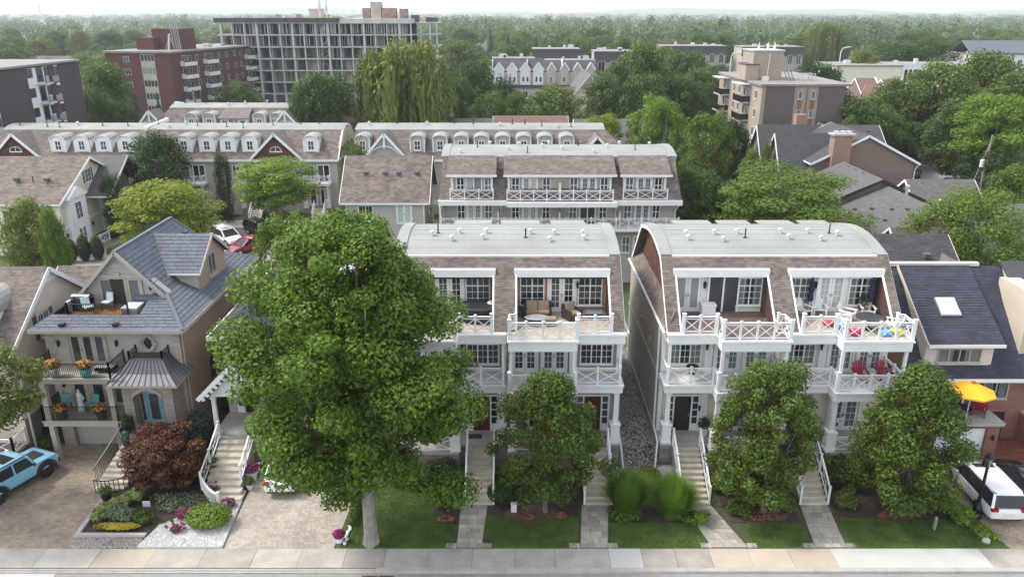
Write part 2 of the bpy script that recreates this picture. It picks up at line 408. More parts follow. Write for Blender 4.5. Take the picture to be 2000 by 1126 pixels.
# ------------------------------------------------------------------ facade elements (parts of a thing)
def window(par, F, a, b, w, h, cols=2, rows=3, transom=0.0, curtain=None, glass='glass', fr=0.07, mat='white', d=0.0, name='window', sill=True, sash=False, mull=None):
    """a, b = lower left corner on the wall; frame stands proud of the wall"""
    m = MB()
    m.fbox(F, a, a + fr, b, b + h, d - 0.01, d + 0.07); m.fbox(F, a + w - fr, a + w, b, b + h, d - 0.01, d + 0.07)
    m.fbox(F, a + fr, a + w - fr, b, b + fr, d - 0.01, d + 0.068); m.fbox(F, a + fr, a + w - fr, b + h - fr, b + h, d - 0.01, d + 0.068)
    if sill: m.fbox(F, a - 0.05, a + w + 0.05, b - 0.06, b, d - 0.01, d + 0.11)
    ww = w - 2 * fr; hh = h - 2 * fr; th = hh * transom
    mu = mull or max(1, cols)
    for i in range(1, mu):
        x = a + fr + ww * i / mu; m.fbox(F, x - 0.035, x + 0.035, b + fr, b + h - fr, d + 0.0, d + 0.06)
    if transom:
        z = b + h - fr - th; m.fbox(F, a + fr, a + w - fr, z - 0.035, z + 0.035, d + 0.0, d + 0.062)
    if sash:
        z = b + h * 0.5; m.fbox(F, a + fr, a + w - fr, z - 0.03, z + 0.03, d, d + 0.058)
    sub = cols // mu if mu else 1
    for i in range(mu):
        x0 = a + fr + ww * i / mu; x1 = a + fr + ww * (i + 1) / mu
        nsub = max(1, sub)
        for j in range(1, nsub):
            x = x0 + (x1 - x0) * j / nsub; m.fbox(F, x - 0.012, x + 0.012, b + fr, b + h - fr, d, d + 0.05)
    for j in range(1, rows):
        z = b + fr + (hh - th) * j / rows; m.fbox(F, a + fr, a + w - fr, z - 0.012, z + 0.012, d, d + 0.048)
    wo_ = m.build(name, mat, par)
    MB().fbox(F, a + fr * 0.8, a + w - fr * 0.8, b + fr * 0.8, b + h - fr * 0.8, d + 0.025, d + 0.034).build('pane', 'glass_see' if curtain else glass, wo_)
    if curtain:
        c = MB(); n = max(4, int(w / 0.09)); q = random.Random(int(a * 31 + b * 17))
        xs = [a + fr + ww * i / n for i in range(n + 1)]
        for i in range(n):
            e0 = 0.006 + 0.010 * (i % 2); e1 = 0.006 + 0.010 * ((i + 1) % 2)
            if curtain == 'part' and 0.36 < (i + 0.5) / n < 0.64: continue
            c.poly([F.p(xs[i], b + fr, d + e0), F.p(xs[i + 1], b + fr, d + e1), F.p(xs[i + 1], b + h - fr, d + e1), F.p(xs[i], b + h - fr, d + e0)])
        c.build('curtain', 'blind' if curtain == 'blind' else 'curtain', wo_)
        if curtain == 'part': MB().fbox(F, a + fr, a + w - fr, b + fr, b + h - fr, d + 0.001, d + 0.004).build('dark_backing', 'unlit_interior', wo_)  # thin dark sheet; the unlit room's shade is put into its colour
    return wo_
def french_door(par, F, a, b, w, h, rows=5, glass='glass', mat='white', leaf='white', d=0.0, curtain=None, leaves=2, cols=2, fill=0.14):
    m = MB(); f = 0.09
    m.fbox(F, a - f, a, b, b + h + f, d - 0.01, d + 0.09); m.fbox(F, a + w, a + w + f, b, b + h + f, d - 0.01, d + 0.09)
    m.fbox(F, a, a + w, b + h, b + h + f, d - 0.01, d + 0.088)
    do = m.build('french_door', mat, par)
    lw = w / leaves
    for i in range(leaves):
        x0 = a + lw * i + 0.01; x1 = x0 + lw - 0.02; s = fill * lw + 0.03
        l = MB()
        l.fbox(F, x0, x0 + s, b + 0.02, b + h, d, d + 0.05); l.fbox(F, x1 - s, x1, b + 0.02, b + h, d, d + 0.05)
        l.fbox(F, x0 + s, x1 - s, b + 0.02, b + 0.28, d, d + 0.049); l.fbox(F, x0 + s, x1 - s, b + h - 0.12, b + h, d, d + 0.049)
        for j in range(1, rows):
            z = b + 0.28 + (h - 0.4) * j / rows; l.fbox(F, x0 + s, x1 - s, z - 0.012, z + 0.012, d, d + 0.042)
        for j in range(1, cols):
            x = x0 + s + (x1 - x0 - 2 * s) * j / cols; l.fbox(F, x - 0.012, x + 0.012, b + 0.28, b + h - 0.12, d, d + 0.043)
        l.build('door_leaf', leaf, do)
        MB().fbox(F, x0 + s - 0.005, x1 - s + 0.005, b + 0.275, b + h - 0.115, d + 0.020, d + 0.028).build('pane', 'glass_see' if curtain else glass, do)
        if curtain: MB().fbox(F, x0 + s, x1 - s, b + 0.28, b + h - 0.12, d + 0.004, d + 0.010).build('curtain', 'blind' if curtain == 'blind' else 'curtain', do)
    hd = MB()
    xm = a + (lw if leaves == 2 else lw * 0.85)
    for sgn in ((-1, 1) if leaves == 2 else (1,)): hd.fbox(F, xm + sgn * 0.06 - 0.015, xm + sgn * 0.06 + 0.015, b + 0.95, b + 1.13, d + 0.05, d + 0.09)
    hd.build('handle', 'metal_grey', do)
    return do
def sliding_door(par, F, a, b, w, h, glass='screen_dark', d=0.0):
    m = MB(); f = 0.1
    m.fbox(F, a - f, a, b, b + h + f, d - 0.01, d + 0.09); m.fbox(F, a + w, a + w + f, b, b + h + f, d - 0.01, d + 0.09)
    m.fbox(F, a, a + w, b + h, b + h + f, d - 0.01, d + 0.088); m.fbox(F, a + w / 2 - 0.05, a + w / 2 + 0.05, b, b + h, d, d + 0.07)
    o = m.build('sliding_door', 'white', par)
    for i in (0, 1): MB().fbox(F, a + i * (w / 2 + 0.05), a + w / 2 - 0.05 + i * (w / 2 + 0.05), b + 0.02, b + h, d + 0.01, d + 0.03).build('pane', glass, o)
    MB().fbox(F, a + w / 2 - 0.13, a + w / 2 - 0.09, b + 0.9, b + 1.1, d + 0.03, d + 0.08).build('handle', 'plastic_black', o)
    return o
def entry_door(par, F, a, b, w, h, leaf='red_door', side=0.34, d=0.0, mat='white'):
    """solid leaf between two side lights; a = left edge of the leaf"""
    m = MB(); f = 0.09
    for x in (a - f, a + w, a - f - side - f, a + w + f + side): m.fbox(F, x, x + f, b, b + h + f, d - 0.01, d + 0.09)
    m.fbox(F, a - side - f, a - f, b, b + 0.45, d - 0.01, d + 0.07); m.fbox(F, a + w + f, a + w + f + side, b, b + 0.45, d - 0.01, d + 0.07)
    m.fbox(F, a - side - 2 * f, a + w + side + 2 * f, b + h + f, b + h + f + 0.12, d - 0.01, d + 0.11)
    for x in (a - side - f, a + w + f):
        for j in range(1, 4):
            z = b + 0.45 + (h - 0.35) * j / 4; m.fbox(F, x, x + side, z - 0.025, z + 0.025, d, d + 0.06)
    o = m.build('entry_door', mat, par)
    l = MB(); l.fbox(F, a, a + w, b, b + h + f, d, d + 0.04)
    for i in (0, 1):
        for j in range(3):
            x = a + 0.12 + i * (w / 2 - 0.03); z = b + 0.15 + j * (h / 3); l.fbox(F, x, x + w / 2 - 0.2, z, z + h / 3 - 0.14, d + 0.04, d + 0.055)
    l.build('door_leaf', leaf, o)
    for x in (a - side - f, a + w + f): MB().fbox(F, x, x + side, b + 0.45, b + h + f, d + 0.015, d + 0.022).build('side_light', 'glass', o)
    MB().fbox(F, a + w - 0.12, a + w - 0.07, b + 0.95, b + 1.15, d + 0.04, d + 0.10).build('handle', 'metal_grey', o)
    return o
_X = {}
def railing(par, F, a0, a1, b, h=1.0, d=0.0, panels=2, post=0.10, ends=(True, True), big=False, mat='white'):
    """white rail with crossed braces; one part with posts and braces as pieces"""
    m = MB()
    m.fbox(F, a0, a1, b + h - 0.05, b + h, d - 0.045, d + 0.045)
    m.fbox(F, a0, a1, b + h - 0.17, b + h - 0.13, d - 0.02, d + 0.02)
    m.fbox(F, a0, a1, b + 0.10, b + 0.15, d - 0.025, d + 0.025)
    o = m.build('railing', mat, par)
    for i in range(panels + 1):
        if (i == 0 and not ends[0]) or (i == panels and not ends[1]): continue
        x = a0 + (a1 - a0) * i / panels; e = i in (0, panels); p = post * (1.7 if (e and big) else 1.0); t = 0.14 if (e and big) else 0.05
        q = MB(); q.fbox(F, x - p / 2, x + p / 2, b, b + h + t, d - p / 2, d + p / 2)
        q.fbox(F, x - p / 2 - 0.02, x + p / 2 + 0.02, b + h + t, b + h + t + 0.035, d - p / 2 - 0.02, d + p / 2 + 0.02)
        q.build('post', mat, o)
    for i in range(panels):
        x0 = a0 + (a1 - a0) * i / panels + post / 2; x1 = a0 + (a1 - a0) * (i + 1) / panels - post / 2
        z0, z1 = b + 0.15, b + h - 0.17
        for k, (p, q_) in enumerate((((x0, z0), (x1, z1)), ((x0, z1), (x1, z0)))):
            B = MB(); dd = d + 0.012 * (2 * k - 1)
            B.bar(F.p(p[0], p[1], dd), F.p(q_[0], q_[1], dd), 0.022, 0.05, up=Z)
            B.build('cross_brace', mat, o)
    return o
def iron_railing(par, F, a0, a1, b, h=1.0, d=0.0, gap=0.11, name='iron_railing', posts=True):
    m = MB(); m.fbox(F, a0, a1, b + h - 0.04, b + h, d - 0.025, d + 0.025); m.fbox(F, a0, a1, b + 0.08, b + 0.11, d - 0.015, d + 0.015)
    if posts:
        for x in (a0, a1): m.fbox(F, x - 0.04, x + 0.04, b, b + h + 0.1, d - 0.04, d + 0.04)
    o = m.build(name, 'black_iron', par)
    k = MB(); n = int((a1 - a0) / gap)
    for i in range(1, n): x = a0 + (a1 - a0) * i / n; k.fbox(F, x - 0.011, x + 0.011, b + 0.1, b + h - 0.03, d - 0.011, d + 0.011)
    tag(k.build('balusters', 'black_iron', o), kind='stuff')
    return o
def lantern(par, F, a, b, d=0.0, s=1.0):
    m = MB(); m.fbox(F, a - 0.04 * s, a + 0.04 * s, b + 0.05 * s, b + 0.4 * s, d, d + 0.03)
    m.bar(F.p(a, b + 0.36 * s, d + 0.02), F.p(a, b + 0.42 * s, d + 0.16 * s), 0.025)
    c = F.p(a, b, d + 0.16 * s)
    m.lathe([(0.01, 0.0), (0.06 * s, 0.05 * s), (0.085 * s, 0.3 * s), (0.11 * s, 0.31 * s), (0.02, 0.44 * s)], c, 8)
    return m.build('wall_lantern', 'black_iron', par)
def column(par, F, a, b0, b1, d, ped=1.15, w=0.28, pw=0.5, name='column'):
    m = MB()
    m.fbox(F, a - pw / 2, a + pw / 2, b0, b0 + ped, d - pw / 2, d + pw / 2)
    m.fbox(F, a - pw / 2 - 0.05, a + pw / 2 + 0.05, b0 + ped, b0 + ped + 0.08, d - pw / 2 - 0.05, d + pw / 2 + 0.05)
    m.fbox(F, a - pw / 2 - 0.04, a + pw / 2 + 0.04, b0 + 0.003, b0 + 0.18, d - pw / 2 - 0.04, d + pw / 2 + 0.04)
    z0 = b0 + ped + 0.08; w1 = w * 0.8; z1 = b1 - 0.16
    P = F.p
    m.hexa([P(a - w / 2, z0, d + w / 2), P(a + w / 2, z0, d + w / 2), P(a + w / 2, z0, d - w / 2), P(a - w / 2, z0, d - w / 2),
            P(a - w1 / 2, z1, d + w1 / 2), P(a + w1 / 2, z1, d + w1 / 2), P(a + w1 / 2, z1, d - w1 / 2), P(a - w1 / 2, z1, d - w1 / 2)])
    m.fbox(F, a - w / 2 - 0.03, a + w / 2 + 0.03, z1, b1, d - w / 2 - 0.03, d + w / 2 + 0.03)
    return m.build(name, 'white', par)
def stairs(par, F, a0, a1, b0, b1, d0, n, run=0.3, mat='stone_step'):
    """from (b1, d0) down to b0, outward along d; each step a piece"""
    s = MB(); s.fbox(F, a0 + 0.05, a1 - 0.05, b0 - 0.05, b0 + 0.02, d0, d0 + n * run - 0.05)
    o = s.build('staircase', 'stone_plinth', par)
    rise = (b1 - b0) / n
    for i in range(n):
        z = b1 - rise * (i + 1); y = d0 + run * i
        m = MB(); m.fbox(F, a0, a1, b0, z + rise - 0.05, y, y + run - 0.012); m.fbox(F, a0 - 0.03, a1 + 0.03, z + rise - 0.048, z + rise - (0.004 if i == 0 else 0.0), y - 0.002, y + run + 0.02)
        m.build('step', mat, o)
    return o
def handrail(par, F, a, pts, mat='white', r=0.05):
    """pts: (d, b) of stations along the stair"""
    m = MB()
    for (d0, b0), (d1, b1) in zip(pts[:-1], pts[1:]):
        m.bar(F.p(a, b0 + 0.95, d0), F.p(a, b1 + 0.95, d1), 0.08, 0.06); m.bar(F.p(a, b0 + 0.14, d0), F.p(a, b1 + 0.14, d1), 0.05, 0.05)
        m.bar(F.p(a, b0 + 0.14, d0), F.p(a, b1 + 0.9, d1), 0.02, 0.045); m.bar(F.p(a, b0 + 0.9, d0), F.p(a, b1 + 0.14, d1), 0.02, 0.045)
    o = m.build('handrail', mat, par)
    for d, b in pts:
        q = MB(); q.fbox(F, a - r, a + r, b - 0.05, b + 1.05, d - r, d + r); q.fbox(F, a - r - 0.015, a + r + 0.015, b + 1.05, b + 1.08, d - r - 0.015, d + r + 0.015); q.build('post', mat, o)
    return o
def downspout(par, pts, w=0.09, mat='white'):
    m = MB()
    for p, q in zip(pts[:-1], pts[1:]): m.bar(p, q, w, w)
    return m.build('downspout', mat, par)
_vent = {}
def roof_vent(par, loc, s=1.0, kind='mushroom'):
    if kind not in _vent:
        m = MB()
        if kind == 'mushroom': m.lathe([(0.10, 0), (0.08, 0.18), (0.08, 0.26), (0.20, 0.28), (0.17, 0.40), (0.03, 0.46)], (0, 0, 0), 10); _vent[kind] = m.mesh('roof_vent', 'blind')
        elif kind == 'pipe': m.lathe([(0.17, 0), (0.10, 0.07), (0.055, 0.08), (0.055, 0.75)], (0, 0, 0), 8); _vent[kind] = m.mesh('vent_pipe', 'plastic_black')
        elif kind == 'box': m.box(-0.16, 0.16, -0.18, 0.18, -0.05, 0.12); m.box(-0.2, 0.2, -0.22, 0.2, 0.12, 0.18); _vent[kind] = m.mesh('roof_vent', 'plastic_black')
        elif kind == 'boxgrey': m.box(-0.16, 0.16, -0.18, 0.18, -0.05, 0.14); m.box(-0.2, 0.2, -0.24, 0.2, 0.14, 0.2); _vent[kind] = m.mesh('roof_vent', 'shingle_grey_far')
        elif kind == 'flue': m.lathe([(0.12, 0), (0.12, 0.8), (0.2, 0.82), (0.2, 1.0), (0.1, 1.05)], (0, 0, 0), 10); _vent[kind] = m.mesh('flue', 'galv')
    o = link('vent_pipe' if kind == 'pipe' else ('flue' if kind == 'flue' else 'roof_vent'), _vent[kind], par, loc); o.scale = (s, s, s); return o
def shell(mb, prof, inner, x0, x1):
    """thick bent sheet: profile (y,z) list and its inner offset, extruded along x"""
    n = len(prof)
    for i in range(n - 1):
        (a, b), (c, d), (e, f), (g, h) = prof[i], prof[i + 1], inner[i + 1], inner[i]
        mb.hexa([(x0, a, b), (x1, a, b), (x1, g, h), (x0, g, h), (x0, c, d), (x1, c, d), (x1, e, f), (x0, e, f)])
    return mb
# ------------------------------------------------------------------ ground, road, pavement, drives and paths (the setting)
def struct(name, mb, mat, parent=None):
    o = mb.build(name, mat, parent)
    if parent is None: tag(o, kind='structure')
    return o
struct('ground', MB().box(-7000, 7000, -60, 9000, -1.0, -0.3), 'rough_ground')
struct('terrain', MB().box(-95, 95, 31.46, 260, -0.6, -0.02), 'rough_ground')
struct('road', MB().box(-120, 120, 14, 29.32, -0.4, -0.13), 'asphalt')
struct('gutter_strip', MB().box(-120, 120, 29.32, 29.78, -0.4, -0.125), 'asphalt_pale')
kb = struct('kerb', MB().box(-120, 120, 29.9, 30.0, -0.4, -0.02), 'kerb')
x = -31.0; q = random.Random(2)
while x < 31:
    w = q.uniform(2.6, 3.4); m = MB(); top = -0.075 if x < -9 else 0.0
    m.prism([(x, 29.785, -0.3), (x, 29.80, top), (x, 30.04, top + 0.01), (x, 30.04, -0.3)], (w - 0.015, 0, 0)); m.build('kerb_stone', 'kerb', kb); x += w
MB().box(-24.4, -21.7, 29.42, 29.784, -0.3, -0.118).build('repaired_gutter', 'slab_new', kb)
sw = struct('sidewalk', MB().box(-120, 120, 30.0, 31.5, -0.5, -0.04), 'paver_bed')
cuts = [-31, -28.2, -25.6, -23.0, -20.3, -17.6, -15.1, -12.6, -10.35, -8.15, -6.2, -4.1, -1.95, 0.15, 2.1, 4.75, 6.35, 8.0, 9.7, 11.6, 13.6, 15.7, 23.1, 25.6, 28.4, 31]
for i, (a, b) in enumerate(zip(cuts[:-1], cuts[1:])):
    mt = 'slab'
    if abs(a - 4.75) < 0.01 or abs(a - 15.7) < 0.01: mt = 'slab_new'
    elif 8 < a < 15 or abs(a + 20.3) < 0.01: mt = 'slab_tan'
    MB().box(a + 0.008, b - 0.008, 30.06, 31.455, -0.1, 0.0 - (0.012 if i % 3 == 1 else 0.004)).build('paving_slab', mt, sw)
for a in (-6.75, -5.95):      # catch basin grates at the kerb
    o = thing('drain_grate', 'rusty cast iron drain grate in the gutter, %s of two' % ('left' if a < -6.5 else 'right'), 'drain', (a, 29.5, -0.125), group='drain grates in the gutter')
    MB().box(-0.36, 0.36, -0.14, 0.14, 0.0, 0.006).build('frame', 'formwork_rust' if 'formwork_rust' in M else 'brick_path', o)
    for k in range(6): MB().box(-0.32 + k * 0.11, -0.26 + k * 0.11, -0.11, 0.11, 0.006, 0.02).build('bar', 'plastic_black', o)
def paved(name, poly, mat, tw, th, seed, z=0.0, bed='paver_bed', piece='pavers'):
    P = [(x, y, z - 0.015) for x, y in poly]
    o = struct(name, MB().prism([(x, y, z - 0.1) for x, y in poly], (0, 0, 0.085)), bed)
    t = MB(); tile_mesh(t, P, tw, th, 0.012, seed, gap=0.012, wild=0.08); tag(t.build(piece, mat, o), kind='stuff')
    return o
paved('driveway', [(-32, 31.46), (-21.9, 31.46), (-21.8, 33.5), (-22.4, 35.6), (-22.9, 38.2), (-23.2, 41.3), (-31, 41.3)], 'paver', 0.27, 0.17, 1)
paved('driveway', [(-14.45, 31.46), (-8.85, 31.46), (-8.7, 34), (-8.6, 42), (-13.6, 42), (-14.6, 37.0)], 'paver_pale', 0.27, 0.17, 2)
paved('driveway', [(24.7, 31.46), (33, 31.46), (33, 39.5), (24.2, 39.5), (24.3, 35.5)], 'paver', 0.27, 0.17, 3)
struct('brick_path', MB().box(28.8, 31.0, 36.6, 40.9, -0.05, 0.03), 'brick_path')
# lawns
def flat(name, poly, mat, z): return struct(name, MB().prism([(x, y, z - 0.12) for x, y in poly], (0, 0, 0.12)), mat)
LAWNS = [[(-8.2, 31.5), (-2.95, 31.5), (-2.75, 33.2), (-4.2, 34.4), (-5.0, 36.6), (-8.1, 36.8)], [(-1.45, 31.5), (3.25, 31.5), (3.5, 34.0), (-1.4, 34.1)], [(4.95, 31.5), (9.75, 31.5), (9.6, 33.4), (5.0, 33.5)],
         [(11.9, 31.5), (14.95, 31.5), (15.1, 33.4), (12.2, 33.5)], [(16.9, 31.5), (24.6, 31.5), (23.9, 33.6), (17.2, 33.9)]]
for P in LAWNS: flat('lawn', P, 'lawn', 0.02)
BEDS = [[(-8.1, 36.8), (-5.0, 36.6), (-4.2, 34.4), (-2.8, 33.3), (-2.75, 37.9), (-8.1, 37.9)], [(-1.4, 34.1), (3.5, 34.0), (3.6, 37.9), (-1.4, 37.9)], [(5.2, 33.5), (9.55, 33.4), (9.3, 37.1), (5.4, 37.1)], [(11.4, 33.5), (15.0, 33.4), (15.2, 37.9), (11.2, 37.9)], [(17.2, 33.9), (24.0, 33.6), (24.0, 38.2), (17.2, 38.2)]]
for P in BEDS: flat('planting_bed', P, 'soil', 0.03)
flat('garden_bed', [(-22.1, 32.3), (-14.5, 32.0), (-14.7, 36.9), (-17.6, 41.8), (-19.4, 41.2), (-22.3, 36.0)], 'soil', 0.06)
flat('mulch_ring', [(1.0 + 1.4 * math.cos(a * 0.52), 34.2 + 0.75 * math.sin(a * 0.52)) for a in range(12)], 'mulch', 0.045)
flat('mulch_ring', [(13.3 + 1.3 * math.cos(a * 0.52), 34.1 + 0.6 * math.sin(a * 0.52)) for a in range(12)], 'mulch', 0.045)
flat('mulch_ring', [(20.2 + 1.0 * math.cos(a * 0.52), 34.0 + 0.5 * math.sin(a * 0.52)) for a in range(12)], 'mulch', 0.045)
def pebbles(name, poly, mat, n, r, seed, z, bed, zf=None):
    o = struct(name, MB().prism([(x, y, (zf(y) if zf else z) - 0.25) for x, y in poly], (0, 0, 0.25)), bed)
    q = random.Random(seed); xs = [p[0] for p in poly]; ys = [p[1] for p in poly]; m = MB(); k = 0
    def inside(px, py):
        c = False
        for i in range(len(poly)):
            (x1, y1), (x2, y2) = poly[i - 1], poly[i]
            if (y1 > py) != (y2 > py) and px < (x2 - x1) * (py - y1) / (y2 - y1) + x1: c = not c
        return c
    while k < n:
        x, y = q.uniform(min(xs), max(xs)), q.uniform(min(ys), max(ys))
        if not inside(x, y): continue
        k += 1; s = r * q.uniform(0.5, 1.3); zz = zf(y) if zf else z; a = q.random() * 3
        c, d = math.cos(a) * s, math.sin(a) * s
        m.add([(x + c, y + d, zz), (x - d * .8, y + c * .8, zz), (x - c, y - d, zz), (x + d * .8, y - c * .8, zz), (x, y, zz + s * 0.8)], [(0, 1, 4), (1, 2, 4), (2, 3, 4), (3, 0, 4)])
    tag(m.build('pebbles', mat, o), kind='stuff'); return o
pebbles('gravel_path', [(5.95, 36.9), (8.5, 36.9), (8.5, 54), (5.95, 54)], 'gravel_grey', 8500, 0.055, 3, 0.0, 'gravel_bed', zf=lambda y: min(1.2, max(0.1, (y - 36.9) * 0.5 + 0.1)))
pebbles('gravel_bed', [(-18.6, 31.47), (-14.35, 31.47), (-14.7, 36.2), (-16.6, 36.4), (-17.0, 34.3), (-18.2, 33.2)], 'gravel_white', 3500, 0.05, 4, 0.10, 'gravel_white')
pebbles('pebble_strip', [(-22.0, 31.47), (-18.6, 31.47), (-18.65, 32.2), (-21.8, 32.2)], 'slab', 600, 0.09, 5, 0.02, 'paver_bed')
m = MB(); m.prism([(-22.1, 32.22, 0), (-18.55, 32.22, 0), (-18.5, 32.42, 0), (-21.9, 32.44, 0), (-22.05, 35.4, 0), (-22.3, 35.4, 0)], (0, 0, 0.2))
tag(m.build('planter_kerb', 'kerb'), 'low concrete planter kerb around the hosta bed by the left drive', 'planter wall')
m = MB(); q = random.Random(8)
pth = []
for k in range(16):
    t = k / 15; m2 = MB(); m2.ball((-8.35 + 0.05 * math.sin(k * 2), 31.8 + 4.2 * t, 0.05), (0.09, 0.16, 0.08), 7, 5, 0.2, k); pth.append(m2)
ed = thing('stone_edging', 'line of small white stones edging the lawn beside the pale drive', 'edging', (0, 0, 0))
for m2 in pth: m2.build('stone', 'white', ed)
# flagstone walks, every stone a piece
def walk(x0, x1, xt0, xt1, y0, y1, seed):
    o = struct('walkway', MB().prism([(x0 - 0.03, y0, -0.1), (x1 + 0.03, y0, -0.1), (xt1 + 0.03, y1, -0.1), (xt0 - 0.03, y1, -0.1)], (0, 0, 0.115)), 'paver_bed')
    q = random.Random(seed); y = y0
    while y < y1 - 0.05:
        h = q.choice((0.32, 0.42, 0.5)); h = min(h, y1 - y); t = (y - y0) / (y1 - y0); a = x0 + (xt0 - x0) * t; b = x1 + (xt1 - x1) * t; x = a
        while x < b - 0.02:
            w = q.choice((0.34, 0.48, 0.62)); w = w if x + w < b - 0.2 else b - x
            s = (xt0 - x0) / (y1 - y0) * h
            MB().prism([(x + 0.01, y + 0.01, 0.0), (x + w - 0.01, y + 0.01, 0.0), (x + w - 0.01 + s, y + h - 0.01, 0.0), (x + 0.01 + s, y + h - 0.01, 0.0)], (0, 0, 0.035 + q.uniform(0, 0.012))).build('flagstone', 'flagstone', o); x += w
        y += h
    for a, b in ((x0 - 0.55, x0 - 0.02), (x1 + 0.02, x1 + 0.5)): MB().box(a, b, y0, y0 + 0.32, -0.05, 0.04).build('flagstone', 'flagstone', o)
walk(-2.75, -1.5, -2.75, -1.3, 31.5, 34.95, 1); walk(3.4, 4.75, 3.75, 5.2, 31.5, 34.95, 2); walk(9.95, 11.7, 9.15, 10.7, 31.5, 34.95, 3); walk(15.05, 16.6, 15.5, 17.0, 31.5, 34.95, 4)
# rear lane and parking court, street on the right
struct('rear_lane', MB().prism([(-48, 71, -0.3), (-20, 71, -0.3), (-17, 93, -0.3), (-46, 93, -0.3)], (0, 0, 0.32)), 'asphalt_pale')
struct('rear_lane', MB().prism([(-44, 84.5, 0.0), (-16, 87.5, 0.0), (-16, 92, 0.0), (-44, 91.0, 0.0)], (0, 0, 0.03)), 'asphalt')
struct('rear_pavement', MB().prism([(-44, 91.0, -0.1), (-14, 92.2, -0.1), (-14, 95, -0.1), (-44, 94.8, -0.1)], (0, 0, 0.16)), 'slab_tan')
struct('side_street', MB().prism([(52, 96, -0.3), (72, 96, -0.3), (75, 150, -0.3), (66, 150, -0.3)], (0, 0, 0.33)), 'asphalt_pale')
struct('verge', MB().prism([(72, 96, -0.3), (95, 96, -0.3), (95, 140, -0.3), (74, 140, -0.3)], (0, 0, 0.35)), 'lawn')
# distant ridge
m = MB(); N = 90; q = random.Random(4); pr = []
for i in range(N + 1):
    x = -6000 + 12000 * i / N; z = 32 + 12 * math.sin(i * 0.23 + 1) + 9 * math.sin(i * 0.61) + q.uniform(-4, 4); pr.append((x, max(6, z)))
for (xa, za), (xb, zb) in zip(pr[:-1], pr[1:]):
    m.add([(xa, 5200, -2), (xb, 5200, -2), (xb, 6000, zb), (xa, 6000, za), (xb, 6800, zb * 1.05), (xa, 6800, za * 1.05), (xb, 6800, -2), (xa, 6800, -2)], [(0, 1, 2, 3), (3, 2, 4, 5), (5, 4, 6, 7)])
struct('hills', m, 'rough_ground')
